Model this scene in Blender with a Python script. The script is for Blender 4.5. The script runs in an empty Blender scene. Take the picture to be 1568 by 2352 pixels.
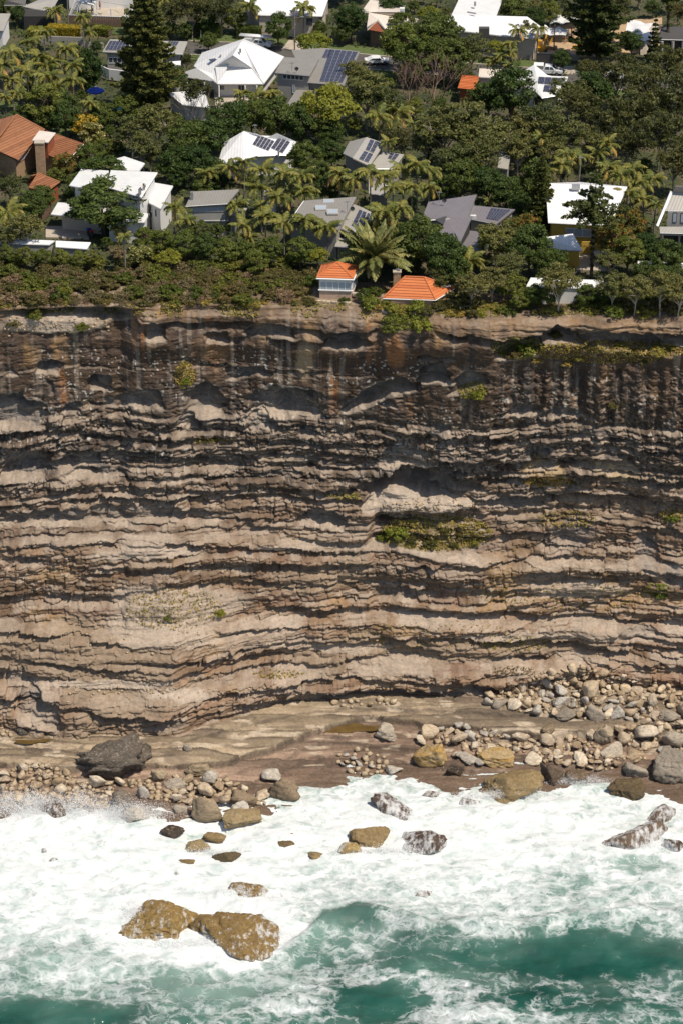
import bpy, bmesh, math, random
import numpy as np
from mathutils import Vector, Matrix
R = math.radians
rnd = random.Random(7)
scene = bpy.context.scene
COL = scene.collection

# ------------------------------------------------------------------ camera, sky, sun, exposure
CAM = np.array((0.0, -362.0, 231.0)); PITCH = R(29.5); FOC = 6000.0; CX, CY = 784.0, 1176.0
cam = bpy.data.objects.new('camera', bpy.data.cameras.new('camera')); COL.objects.link(cam)
cam.location = CAM; cam.rotation_euler = (R(90) - PITCH, 0, 0)
cam.data.sensor_fit = 'HORIZONTAL'; cam.data.sensor_width = 24.0; cam.data.lens = FOC / 1568.0 * 24.0
cam.data.clip_start = 1.0; cam.data.clip_end = 3000.0
scene.camera = cam
SUN_EL, SUN_AZ = R(62), R(126)          # azimuth clockwise from +y (inland): sun stands to the right, seaward
world = bpy.data.worlds.new('World'); scene.world = world; world.use_nodes = True
wn = world.node_tree; bg = wn.nodes['Background']
sky = wn.nodes.new('ShaderNodeTexSky'); sky.sky_type = 'NISHITA'; sky.sun_disc = False
sky.sun_elevation = SUN_EL; sky.sun_rotation = SUN_AZ
wn.links.new(sky.outputs[0], bg.inputs[0]); bg.inputs[1].default_value = 0.10
sun = bpy.data.objects.new('sun', bpy.data.lights.new('sun', 'SUN')); COL.objects.link(sun)
sd = Vector((math.sin(SUN_AZ) * math.cos(SUN_EL), math.cos(SUN_AZ) * math.cos(SUN_EL), math.sin(SUN_EL)))
sun.rotation_euler = sd.to_track_quat('Z', 'Y').to_euler(); sun.location = (200, -300, 500)
sun.data.energy = 4.2; sun.data.angle = R(0.5); sun.data.color = (1.0, 0.91, 0.77)
vs = scene.view_settings; vs.view_transform = 'Standard'; vs.look = 'None'; vs.gamma = 1; vs.use_curve_mapping = False
vs.exposure = 0.22
scene.cycles.max_bounces = 5; scene.cycles.diffuse_bounces = 3; scene.cycles.transparent_max_bounces = 6

# ------------------------------------------------------------------ where a point of the photograph lies in the place
FW = np.array((0, math.cos(PITCH), -math.sin(PITCH))); UP = np.array((0, math.sin(PITCH), math.cos(PITCH)))
SLOPE, TOP = 0.02, 62.0
def ray(px, py): return FW + np.array((1.0, 0, 0)) * ((px - CX) / FOC) + UP * ((CY - py) / FOC)
def at_h(px, py, h=0.0):
    d = ray(px, py); t = (TOP + h + SLOPE * CAM[1] - CAM[2]) / (d[2] - SLOPE * d[1]); return Vector(CAM + t * d)
def at_z(px, py, z):
    d = ray(px, py); return Vector(CAM + d * ((z - CAM[2]) / d[2]))
def on_plane(px, py, p0, n):
    d = Vector(ray(px, py)); c = Vector(CAM); return c + d * ((Vector(p0) - c).dot(n) / d.dot(n))
def ground(x, y): return TOP + SLOPE * y
def proj(x, y, z):
    dy, dz = y - CAM[1], z - CAM[2]
    dep = dy * FW[1] + dz * FW[2]
    return CX + FOC * x / dep, CY - FOC * (dy * UP[1] + dz * UP[2]) / dep
def scale_at(p): return FOC / ((p[1] - CAM[1]) * FW[1] + (p[2] - CAM[2]) * FW[2])   # pixels per metre

# ------------------------------------------------------------------ noise
def hsh(ix, iy, seed):
    a = (ix.astype(np.int64) * 374761393 + iy.astype(np.int64) * 668265263 + seed * 2147483647 * 3 + seed * 97531) & 0xffffffff
    a = ((a ^ (a >> 13)) * 1274126177) & 0xffffffff
    a = ((a ^ (a >> 16)) * 2246822519) & 0xffffffff
    return ((a ^ (a >> 15)) & 0xffffff) / float(0xffffff)
def vnoise(x, y, seed=0):
    x, y = np.broadcast_arrays(np.asarray(x, float), np.asarray(y, float))
    ix, iy = np.floor(x), np.floor(y); u, v = x - ix, y - iy
    u = u * u * u * (u * (u * 6 - 15) + 10); v = v * v * v * (v * (v * 6 - 15) + 10)
    a, b = hsh(ix, iy, seed), hsh(ix + 1, iy, seed); c, d = hsh(ix, iy + 1, seed), hsh(ix + 1, iy + 1, seed)
    return ((a + (b - a) * u) * (1 - v) + (c + (d - c) * u) * v) * 2 - 1
def fbm(x, y, seed=0, o=4, g=0.5):
    s, a, n = 0, 1, 0
    for i in range(o):
        s = s + a * vnoise(np.asarray(x) * 2 ** i + 13.7 * i, np.asarray(y) * 2 ** i + 7.1 * i, seed + i); n += a; a *= g
    return s / n
def sst(a, b, x):
    t = np.clip((x - a) / (b - a), 0, 1); return t * t * (3 - 2 * t)
def poly(pts, x): return np.interp(x, [p[0] for p in pts], [p[1] for p in pts])
def mixc(a, b, t): t = np.asarray(t)[..., None]; return np.asarray(a) * (1 - t) + np.asarray(b) * t

# ------------------------------------------------------------------ objects
def mesh_obj(name, verts, faces, m=None, parent=None, smooth=False, loc=None):
    me = bpy.data.meshes.new(name); me.from_pydata([tuple(v) for v in verts], [], faces); me.update()
    if smooth: me.shade_smooth()
    return link(name, me, m, parent, loc)
def link(name, me, m=None, parent=None, loc=None):
    o = bpy.data.objects.new(name, me); COL.objects.link(o)
    if m and not me.materials: me.materials.append(m)
    if parent: o.parent = parent
    if loc is not None: o.location = loc
    return o
def tag(o, label=None, cat=None, group=None, kind=None):
    if label: o['label'] = label
    if cat: o['category'] = cat
    if group: o['group'] = group
    if kind: o['kind'] = kind
    return o
def thing(name, label, cat, loc, rz=0.0, group=None):
    o = bpy.data.objects.new(name, None); COL.objects.link(o); o.location = loc; o.rotation_euler = (0, 0, rz)
    o.empty_display_size = 0.3
    return tag(o, label, cat, group)
def grid_obj(name, X, Y, Z, m, attrs=None, smooth=True):
    nv, nx = X.shape
    co = np.stack([X, Y, Z], -1).reshape(-1, 3)
    idx = np.arange(nv * nx).reshape(nv, nx)
    q = np.stack([idx[:-1, :-1], idx[1:, :-1], idx[1:, 1:], idx[:-1, 1:]], -1).reshape(-1, 4)
    me = bpy.data.meshes.new(name)
    me.vertices.add(len(co)); me.vertices.foreach_set('co', co.ravel())
    me.loops.add(q.size); me.loops.foreach_set('vertex_index', q.ravel().astype(np.int32))
    me.polygons.add(len(q)); me.polygons.foreach_set('loop_start', np.arange(0, q.size, 4, dtype=np.int32))
    me.update(calc_edges=True); me.validate()
    if smooth: me.shade_smooth()
    for k, v in (attrs or {}).items():
        v = v.reshape(len(co), -1)
        if v.shape[1] == 1:
            a = me.attributes.new(k, 'FLOAT', 'POINT'); a.data.foreach_set('value', v.ravel().astype(np.float32))
        else:
            a = me.color_attributes.new(k, 'FLOAT_COLOR', 'POINT')
            a.data.foreach_set('color', np.concatenate([v, np.ones((len(v), 1))], 1).ravel().astype(np.float32))
    return link(name, me, m)
class MB:
    """collects boxes, prisms, tubes and faces for one mesh"""
    def __init__(s): s.v, s.f = [], []
    def add(s, vs, fs):
        n = len(s.v); s.v += [tuple(v) for v in vs]; s.f += [[i + n for i in f] for f in fs]; return s
    def box(s, c, d, rz=0.0):
        cs, sn = math.cos(rz), math.sin(rz); V = []
        for z in (-.5, .5):
            for x, y in ((-.5, -.5), (.5, -.5), (.5, .5), (-.5, .5)):
                a, b = x * d[0], y * d[1]; V.append((c[0] + a * cs - b * sn, c[1] + a * sn + b * cs, c[2] + z * d[2]))
        return s.add(V, [(3, 2, 1, 0), (4, 5, 6, 7), (0, 1, 5, 4), (1, 2, 6, 5), (2, 3, 7, 6), (3, 0, 4, 7)])
    def slab(s, top, t):
        n = len(top); b = [Vector(p) - Vector((0, 0, t)) for p in top]
        c = sum((Vector(p) for p in top), Vector()) / n; cb = c - Vector((0, 0, t))
        return s.add(list(top) + b, [tuple(range(n)), tuple(range(2 * n - 1, n - 1, -1))] + [(i, i + n, (i + 1) % n + n, (i + 1) % n) for i in range(n)])
    def prism(s, bot, top):
        n = len(bot)
        return s.add(list(bot) + list(top), [tuple(range(n - 1, -1, -1)), tuple(range(n, 2 * n))] + [(i, (i + 1) % n, (i + 1) % n + n, i + n) for i in range(n)])
    def tube(s, p, q, r, r2=None, n=6):
        p, q = Vector(p), Vector(q); r2 = r if r2 is None else r2
        d = (q - p).normalized(); a = d.orthogonal().normalized(); b = d.cross(a); V = []
        for c, rr in ((p, r), (q, r2)):
            for i in range(n):
                t = 2 * math.pi * i / n; V.append(c + (a * math.cos(t) + b * math.sin(t)) * rr)
        return s.add(V, [(i, (i + 1) % n, (i + 1) % n + n, i + n) for i in range(n)] + [tuple(range(n - 1, -1, -1)), tuple(range(n, 2 * n))])
    def build(s, name, m, parent=None, smooth=False, origin=None):
        o0 = Vector(origin) if origin is not None else Vector()
        return mesh_obj(name, [Vector(v) - o0 for v in s.v], s.f, m, parent, smooth)

# ------------------------------------------------------------------ materials
def new_mat(name):
    m = bpy.data.materials.new(name); m.use_nodes = True; nt = m.node_tree
    return m, nt, nt.nodes['Principled BSDF'], nt.nodes, nt.links
def noise_node(nt, scale, detail=4, rough=.6, vec=None, stretch=None):
    t = nt.nodes.new('ShaderNodeTexNoise'); t.inputs['Scale'].default_value = scale
    t.inputs['Detail'].default_value = detail; t.inputs['Roughness'].default_value = rough
    if vec is None: vec = nt.nodes.new('ShaderNodeNewGeometry').outputs['Position']
    if stretch:
        mp = nt.nodes.new('ShaderNodeMapping'); mp.inputs['Scale'].default_value = stretch
        nt.links.new(vec, mp.inputs[0]); vec = mp.outputs[0]
    nt.links.new(vec, t.inputs['Vector']); return t
def ramp(nt, fac, stops):
    r = nt.nodes.new('ShaderNodeValToRGB'); e = r.color_ramp.elements
    while len(e) < len(stops): e.new(0.5)
    for i, (p, c) in enumerate(stops):
        e[i].position = p; e[i].color = (*c, 1) if not np.isscalar(c) else (c, c, c, 1)
    nt.links.new(fac, r.inputs[0]); return r.outputs[0]
def mixn(nt, a, b, fac, mode='MIX'):
    n = nt.nodes.new('ShaderNodeMix'); n.data_type = 'RGBA'; n.blend_type = mode
    for s, v in ((n.inputs[6], a), (n.inputs[7], b), (n.inputs[0], fac)):
        if hasattr(v, 'is_linked') or isinstance(v, bpy.types.NodeSocket): nt.links.new(v, s)
        elif np.isscalar(v): s.default_value = v if s.type == 'VALUE' else (v, v, v, 1)
        else: s.default_value = (*v, 1)
    return n.outputs[2]
def mathn(nt, op, a, b=0.0, c=0.0, clamp=False):
    n = nt.nodes.new('ShaderNodeMath'); n.operation = op; n.use_clamp = clamp
    for i, v in enumerate((a, b, c)):
        if isinstance(v, bpy.types.NodeSocket): nt.links.new(v, n.inputs[i])
        else: n.inputs[i].default_value = v
    return n.outputs[0]
def bump(nt, bs, h, strength, dist):
    b = nt.nodes.new('ShaderNodeBump'); b.inputs['Strength'].default_value = strength; b.inputs['Distance'].default_value = dist
    nt.links.new(h, b.inputs['Height']); nt.links.new(b.outputs[0], bs.inputs['Normal'])
def plain(name, c, rough=.7, var=.18, scale=1.2, bmp=0.0, metal=0.0):
    m, nt, bs, N, L = new_mat(name)
    t = noise_node(nt, scale, 6, .65)
    c = np.array(c)
    col = ramp(nt, t.outputs[0], [(.3, tuple(c * (1 - var))), (.55, tuple(c)), (.75, tuple(np.minimum(c * (1 + var), .9)))])
    L.new(col, bs.inputs['Base Color']); bs.inputs['Roughness'].default_value = rough; bs.inputs['Metallic'].default_value = metal
    if bmp: bump(nt, bs, noise_node(nt, scale * 6, 4).outputs[0], .5, bmp)
    return m
def sheet_metal(name, c, pitch=.35, rough=.45, ang=0.0, dirt=.12):
    """ribbed roof sheeting with faint weathering"""
    m, nt, bs, N, L = new_mat(name)
    g = N.new('ShaderNodeNewGeometry')
    mp = N.new('ShaderNodeMapping'); mp.inputs['Rotation'].default_value = (0, 0, ang); L.new(g.outputs['Position'], mp.inputs[0])
    w = N.new('ShaderNodeTexWave'); w.inputs['Scale'].default_value = .314 / pitch; w.bands_direction = 'X'; L.new(mp.outputs[0], w.inputs[0])
    t = noise_node(nt, .7, 6, .7); c = np.array(c)
    col = ramp(nt, t.outputs[0], [(.3, tuple(c * (1 - dirt))), (.6, tuple(c)), (.8, tuple(c * (1 - dirt * .4)))])
    rib = ramp(nt, w.outputs[1], [(0, .86), (.25, 1.0), (1, 1.0)])
    L.new(mixn(nt, col, rib, .4, 'MULTIPLY'), bs.inputs['Base Color']); bs.inputs['Roughness'].default_value = rough
    bump(nt, bs, w.outputs[1], .5, .03); return m
def leafmat(name, dark, lite, extra=None, trans=.38):
    m, nt, bs, N, L = new_mat(name)
    g = N.new('ShaderNodeNewGeometry'); oi = N.new('ShaderNodeObjectInfo')
    t = noise_node(nt, .45, 3, .6)
    f = mathn(nt, 'ADD', mathn(nt, 'MULTIPLY', g.outputs['Random Per Island'], .5), mathn(nt, 'MULTIPLY', t.outputs[0], .5))
    st = [(.2, dark), (.75, lite)]
    if extra: st = [(.2, dark), (.62, lite), (.8, extra)]
    col = ramp(nt, f, st)
    hv = N.new('ShaderNodeHueSaturation'); L.new(col, hv.inputs['Color'])
    L.new(mathn(nt, 'MULTIPLY_ADD', oi.outputs['Random'], .55, .72), hv.inputs['Value'])
    L.new(mathn(nt, 'MULTIPLY_ADD', oi.outputs['Random'], -.05, .525), hv.inputs['Hue'])
    bs.inputs['Roughness'].default_value = .55; bs.inputs['Specular IOR Level'].default_value = .3
    L.new(hv.outputs[0], bs.inputs['Base Color'])
    tr = N.new('ShaderNodeBsdfTranslucent'); L.new(hv.outputs[0], tr.inputs[0])
    mx = N.new('ShaderNodeMixShader'); mx.inputs[0].default_value = trans
    L.new(bs.outputs[0], mx.inputs[1]); L.new(tr.outputs[0], mx.inputs[2]); L.new(mx.outputs[0], N['Material Output'].inputs[0])
    return m

# ================================================================== sea cliff and rock shelf (one landform)
def knots(pts, fn):
    q = sorted(((fn(px, py)[0], fn(px, py)[1]) for px, py in pts)); return [a for a, _ in q], [b for _, b in q]
EDGE = [(-150, 712), (0, 708), (150, 706), (270, 706), (300, 712), (500, 703), (700, 708), (860, 716), (1000, 730), (1120, 737), (1250, 730), (1400, 738), (1568, 736), (1720, 738)]
FOOT = [(-150, 1665), (0, 1672), (150, 1700), (250, 1692), (400, 1700), (470, 1672), (600, 1640), (720, 1612), (850, 1600), (1000, 1612), (1150, 1600), (1300, 1588), (1568, 1580), (1720, 1580)]
SHORE = [(-150, 1868), (0, 1868), (250, 1865), (400, 1880), (600, 1850), (720, 1812), (820, 1780), (900, 1764), (1050, 1788), (1200, 1800), (1400, 1775), (1568, 1800), (1720, 1810)]
NX = 880
xs = np.linspace(-66, 66, NX)
ye = np.interp(xs, *knots(EDGE, lambda a, b: at_h(a, b, 0))); yf = np.interp(xs, *knots(FOOT, lambda a, b: at_z(a, b, 2.4)))
ysh = np.interp(xs, *knots(SHORE, lambda a, b: at_z(a, b, 0.1)))
def smooth1(a, k):
    p = np.pad(a, k, mode='edge'); return np.convolve(p, np.hanning(2 * k + 1) / np.hanning(2 * k + 1).sum(), 'same')[k:-k]
ye, yf, ysh = smooth1(ye, 8), smooth1(yf, 10), smooth1(ysh, 12)
ye = ye + .7 * fbm(xs / 3, 0, 5); ysh = ysh + 1.2 * fbm(xs / 5, 0, 6)
NC = 580
f = np.linspace(0, 1, NC)[:, None]; X = np.broadcast_to(xs, (NC, NX)); ze = TOP + SLOPE * ye
def gprof(t): return np.interp(t, [0, .05, .2, .3, .45, .55, .72, .86, .95, 1.0], [0, .02, .06, .11, .22, .34, .56, .80, .94, 1.0])
yb = ye + (yf - ye) * gprof(f); zb = ze + (2.4 - ze) * f
PX, PY = proj(X, yb, zb)
# beds of the sandstone
br = random.Random(11); bounds = [0.0]
while bounds[-1] < 64:
    u = bounds[-1] / 61
    if u < .035: th = br.uniform(.9, 1.6)
    elif u < .295: th = br.choice((br.uniform(3, 5.5), br.uniform(1.2, 2.4)))
    elif u < .5: th = br.choice((br.uniform(.5, 1.0), br.uniform(1.1, 2.5)))
    elif u < .72: th = br.choice((br.uniform(.5, 1.1), br.uniform(1.2, 2.9)))
    else: th = br.choice((br.uniform(.45, 1.0), br.uniform(1.0, 2.4)))
    bounds.append(bounds[-1] + th)
bounds = np.array(bounds)
s = f * 61 + 1.5 * vnoise(xs / 34, 0, 21) + .7 * vnoise(xs / 18, f * 5, 20) + .16 * fbm(xs / 6, f * 9, 22, 2) + .05 * fbm(xs / 1.2, f * 40, 23, 2)
jc = X / 8.5 + .35 * fbm(X / 4, f * 14, 24, 2) + .5 * vnoise(X * 0, f * 5, 26)
s = s + .8 * (hsh(np.floor(jc), np.floor(f * 6 + .5 * vnoise(X / 9, 0, 27)), 25) - .5)
s = np.clip(s, 0, 63.5)
k = np.clip(np.searchsorted(bounds, s, 'right') - 1, 0, len(bounds) - 2); thk = (bounds[1:] - bounds[:-1])[k]
t = (s - bounds[k]) / thk
u = s / 61
massive = sst(.315, .27, u) * sst(.02, .05, u)
amp = .55 + .6 * sst(.25, .35, u) - .25 * massive
# steps: within a bed the face stands nearly upright, the tread lies at its top
tt = sst(.0, .3, t) * .85 + t * .15
s2 = bounds[k] + tt * thk
bs1 = sst(.45, .85, hsh(k, k * 0 + 4, 17)); loc = sst(-.28, .3, fbm(X / 15 + k * .37, s / 6, 18, 2)); bedw = .28 + .95 * bs1 * loc
calm = sst(.12, .42, fbm(X / 17, s / 5.5, 19, 2)) * sst(.5, .62, u)
bedw = bedw * (1 - .8 * calm); stepmix = (.3 + .7 * bedw) * sst(.26, .36, u) * (.25 + .75 * sst(-.35, .25, vnoise(X / 13 + k * 3.3, k * 1.7, 28)))
yq = ye + (yf - ye) * gprof(np.clip((s * (1 - stepmix) + (bounds[k] + (.15 * t + .45) * thk) * stepmix) / 61 + (f - s / 61), 0, 1))
BENCH = [([(-150,1250),(480,1240),(860,1262),(1100,1300),(1720,1322)],1.6,9),([(-150,1435),(0,1440),(300,1478),(600,1440),(860,1430),(1130,1450),(1720,1462)],2.2,10),([(-150,1575),(0,1580),(270,1608),(400,1608),(620,1556),(860,1536),(1100,1545),(1720,1515)],3.6,13)]
bsand = np.zeros_like(yq); btot = 0 * yq
for pl, dep_, hw_ in BENCH:
    e_ = (PY - poly(pl, PX) + 7 * fbm(X / 5, s / 8, 15, 4)) / hw_; fd = .45 + .55 * sst(-.35, .25, vnoise(X / 11, dep_, 16)); f0 = np.interp(poly(pl, PX), [700, 1690], [0, 1])
    yq = yq - dep_ * fd * (sst(-1, 1, e_) - np.clip((f - f0 + .16) / .3, 0, 1)); bsand = np.maximum(bsand, fd * sst(1.5, .5, np.abs(e_)) * sst(-.5, .3, fbm(X / 4, s / 3, 14, 3) + .1))
Yb = yq
ph = hsh(k, k * 0 + 3, 31) - .5
nb = vnoise(X / 20 + k * 7.3, k * 3.1, 32) * .40 + vnoise(X / 6 + k * 3.7, k * 5.1, 33) * .08
cellw = .9 + 3.2 * hsh(k, k * 0 + 1, 34)
blk = hsh(np.floor(X / cellw + 20 * hsh(k, k * 0, 35) + .16 * vnoise(X * .9, s * 1.2, 36) + .25 * vnoise(k * 1.0, s * .8, 30)), k, 37) - .5
blk2 = hsh(np.floor(X / (cellw * .37) + 9 * hsh(k, k * 0, 39)), np.floor(t * 2.4) + k * 5, 40) - .5
D = amp * (ph * 1.45 * (.25 + bedw) + nb + .50 * blk * sst(.2, .32, u) + .26 * blk2 * sst(.24, .34, u))
sb = np.floor(s / .38 + .3 * hsh(k, k * 0, 70)); sf = s / .38 + .3 * hsh(k, k * 0, 70) - sb; cw2 = 1.0 + 3.0 * hsh(sb, sb * 0 + 2, 73)
subb = hsh(np.floor(X / cw2 + 9 * hsh(sb, sb * 0, 74)), sb, 72) - .5; D = D + (.34 * subb + .22 * (hsh(sb, sb * 0 + 7, 75) - .5) - .16 * sst(.7, 1, sf)) * (1 - .75 * calm) * sst(.22, .33, u)
joint = sst(.06, .0, np.abs(X / cellw + 20 * hsh(k, k * 0, 35) + .16 * vnoise(X * .9, s * 1.2, 36) + .25 * vnoise(k * 1.0, s * .8, 30) - np.round(X / cellw + 20 * hsh(k, k * 0, 35) + .16 * vnoise(X * .9, s * 1.2, 36) + .25 * vnoise(k * 1.0, s * .8, 30)))); D = D - .35 * joint * sst(.22, .33, u)
ucx = np.clip(.55 + 1.0 * vnoise(X / 7 + k * 2.9, k * 1.3, 29), 0, 1.5)
D = D - amp * 1.5 * bedw * (.6 * hsh(k, k * 0 + 9, 38) + .4) * ucx * sst(.6, .96, t)            # undercut below every bed
D = D + amp * .22 * (sst(0, .2, t) - 1)                                         # worn upper lip
lam = fbm(X / 5, s / .24, 41, 3); D = D + lam * .26 * (1 - .6 * massive)
lam2 = vnoise(X / 14, s * 2.3, 44); D = D + .22 * np.sign(lam2) * np.abs(lam2) ** .5 * (1 - massive)
D = D + 1.6 * fbm(X / 19, s / 26, 42, 2) + .5 * fbm(X / 7, s / 9, 43, 3)
rough = fbm(X / 1.6, s / 1.1, 45, 5, .6); D = D + (.24 + .12 * massive) * rough
pit = np.clip(fbm(X / 1.5, s / .9, 46, 3) - .22, 0, 1); D = D - 1.5 * pit * (.35 + .65 * sst(.2, .3, u) * sst(.75, .5, u))
# vertical flutes and honeycomb on the right of the upper wall
flute = sst(1080, 1200, PX) * sst(830, 860, PY) * sst(1000, 950, PY) + .5 * sst(1200, 1300, PX) * sst(950, 1000, PY) * sst(1150, 1100, PY)
D = D + flute * (.55 * vnoise(X / .9, s / 9, 51) + .5 * fbm(X / .7, s / .6, 52, 3))
# the corner left of the big hollow: ground to its right stands back
cor = sst(845, 872, PX + 10 * vnoise(s / 2, 0, 53)) * sst(1090, 1125, PY) * sst(1330, 1250, PY); D = D - 2.2 * cor
cor2 = sst(300, 320, PX + 8 * vnoise(s / 2, 0, 54)) * sst(708, 722, PY) * sst(840, 780, PY); D = D + 1.3 * cor2 - .6 * sst(708, 720, PY) * sst(790, 750, PY)
sand = np.zeros_like(D); hollow = np.zeros_like(D)
CAVES = [  # px, py, half width, half height, depth m, slant
 (110,845,33,17,2.2,0),(28,857,17,9,1.3,0),(228,881,30,20,2.4,0),(168,939,22,15,1.8,0),(114,890,8,20,1.0,0),(30,945,75,42,2.4,0),
 (255,928,20,14,1.5,0),(325,918,58,26,2.0,0),(472,915,50,40,3.2,0),(568,858,56,13,1.3,-.12),(655,917,88,36,3.2,0),(600,966,42,20,2.0,0),
 (705,991,26,12,1.4,0),(870,898,86,26,3.0,-.33),(1000,853,40,27,2.8,0),(985,815,25,10,1.0,0),(1030,818,20,9,1.0,0),(1072,872,42,24,2.0,-.2),
 (1008,988,30,18,1.6,-.3),(925,981,14,10,1.1,0),(893,928,18,9,1.0,0),(430,968,34,17,1.6,0),(60,1075,62,32,2.5,0),(195,1078,85,26,2.4,0),
 (925,1055,68,26,2.0,0),(965,1128,135,46,5.6,.05),(745,1192,62,24,2.4,0),(362,758,26,20,2.0,0),(500,772,28,14,1.8,0),(625,756,60,14,1.5,-.05),
 (800,770,55,20,2.4,.05),(1195,792,58,22,2.6,-.2),(1440,782,120,25,3.4,.05),(1285,762,44,20,2.8,.1),(1545,782,40,16,2.2,-.1),(1200,940,42,13,1.2,0),
 (1295,952,56,14,1.5,0),(190,728,110,13,2.2,.02),(60,722,60,12,2.0,0),(1250,1062,24,26,1.8,0),(1215,1050,14,14,1.2,0),(540,1062,22,12,1.2,0),(500,1060,30,10,1.2,0),
 (250,1195,330,22,1.9,-.01),(1180,1175,110,16,1.8,.0),(1490,1290,28,46,2.2,.1),(1320,1245,60,30,1.4,.1),(1545,1330,30,30,1.6,0),(1260,1340,90,20,1.3,0),
 (60,1290,50,16,1.2,0),(430,1265,60,12,1.0,0),(600,1225,60,12,1.0,0),(1470,1470,70,16,1.6,0),(90,1625,60,45,2.6,.5),(40,1560,60,22,1.6,.05),
 (860,1600,260,20,1.8,.02),(1095,1588,50,14,2.2,0),(660,1625,120,14,1.3,-.1),(370,1668,60,18,1.3,0),(900,1375,60,22,1.0,0),(1350,1000,60,14,1.0,0),(1400,1050,50,14,1.1,0),
 (720,1062,50,9,.9,0),(300,1050,60,10,.9,0),(640,1090,60,9,.9,0),(1120,1280,60,10,.9,0),(700,1410,90,8,.8,0),(1080,1470,90,8,.8,0),(380,1530,90,9,.9,0)]
jx = PX + 11 * fbm(X / 1.8, s / 1.8, 61, 5); jy = PY + 7 * fbm(X / 1.8, s / 1.8, 62, 5)
LEDGES = [  # shadow lines read along the face: points, how far the lip stands out, how deep it is undercut
 ([(-60,1000),(150,985),(250,1000),(420,1008)],.3,.9),([(-60,1040),(300,1040),(560,1070)],.3,.8),([(-60,1125),(300,1120),(600,1130),(850,1112)],.4,.9),([(200,1146),(600,1152)],.2,.7),([(-60,1255),(280,1245),(480,1250)],.4,.8),
 ([(370,1270),(600,1256),(850,1270)],.4,1.0),([(-60,1312),(130,1300),(300,1310),(600,1300),(860,1290)],.4,1.0),([(-60,1370),(200,1385),(450,1346),(850,1340)],.4,.9),([(-60,1440),(170,1465),(300,1480)],.5,1.1),
 ([(-60,1505),(200,1540),(420,1532),(560,1502),(700,1482),(860,1490)],.5,1.0),([(-60,1585),(100,1612),(270,1642),(400,1642),(480,1602),(620,1572),(760,1552),(860,1552),(1000,1570),(1100,1562)],.9,1.3),([(900,1310),(1150,1300),(1300,1320)],.4,.9),
 ([(870,1410),(1130,1420),(1400,1440),(1630,1440)],.4,.8),([(870,1470),(1130,1480),(1420,1500),(1630,1500)],.5,1.1),([(1130,1522),(1400,1536),(1630,1526)],.6,1.2),([(900,1010),(1100,1000),(1300,1030)],.3,.8),([(1000,1060),(1250,1070),(1450,1080)],.3,.9),
 ([(1150,1160),(1350,1150),(1630,1165)],.5,1.2),([(1140,1240),(1330,1238)],.5,1.2),([(1440,1232),(1630,1240)],.5,1.1),([(300,738),(560,734),(720,744),(865,746)],.9,1.5),([(1000,752),(1150,770),(1300,752),(1630,762)],.6,1.3),([(430,830),(560,845),(760,850)],.2,.4),([(480,765),(620,770),(860,775)],.4,.8),
 ([(600,1412),(860,1400)],.3,.8),([(450,1460),(860,1440)],.3,.8),([(870,1365),(1200,1370),(1560,1390)],.3,.7),([(1290,1340),(1630,1330)],.3,.8)]
for (pl, out_, uc) in LEDGES:
    xa, xb = pl[0][0], pl[-1][0]; m = (PX > xa - 20) & (PX < xb + 20)
    e = (jy[m] - poly(pl, jx[m])) / 14.5; fade = sst(xa - 15, xa + 40, PX[m]) * sst(xb + 15, xb - 40, PX[m]) * (.55 + .75 * sst(-.4, .4, vnoise(X[m] / 6, pl[0][1] * .37, 57)))
    D[m] += fade * (out_ * sst(-2.6, -.4, e) * (e < 0) - uc * (e >= 0) * sst(1.9, .25, e))
hcomb = fbm(X / .62, s / .5, 58, 3); D = D - .55 * np.clip(hcomb - .18, 0, .4) * 2 * sst(.16, .28, u) * sst(.62, .5, u) * sst(.0, .4, fbm(X / 7, s / 5, 59, 2) + .12)
for (cx, cy, hw, hh, dp, sl) in CAVES:
    m = (np.abs(PX - cx) < hw * 1.6 + 20) & (np.abs(PY - cy) < hh * 1.8 + 25 + abs(sl) * hw * 1.4)
    a = (jx[m] - cx) / hw; b = (cy + (jx[m] - cx) * sl - jy[m]) / hh          # b: +1 at the roof, -1 at the floor lip
    a = a + .18 * vnoise(jy[m] / 11, cx, 79); side = np.clip(1 - a * a, 0, 1); arch = .55 + .5 * hsh(np.array([cx]), np.array([cy]), 77)[0]; roof = side ** arch * .95 + .16 * vnoise(jx[m] / 13, cy, 78)
    d = np.sqrt(side) * sst(-1.05, -.72, b) * (1 - sst(roof - .13, roof, b))
    D[m] = D[m] * (1 - .35 * sst(0, .4, d)) - 1.1 * dp * d * (.75 + .35 * vnoise(jx[m] / 30, jy[m] / 22, 80))
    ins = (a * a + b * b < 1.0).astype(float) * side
    hollow[m] = np.maximum(hollow[m], ins * sst(-1, -.6, b) * min(1, dp / 2)); sand[m] = np.maximum(sand[m], sst(.1, .5, side) * sst(-1.25, -1.0, b) * sst(-.6, -.85, b) * (1.0 if dp > 4 else .55 * min(1, dp / 2.2)))
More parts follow.
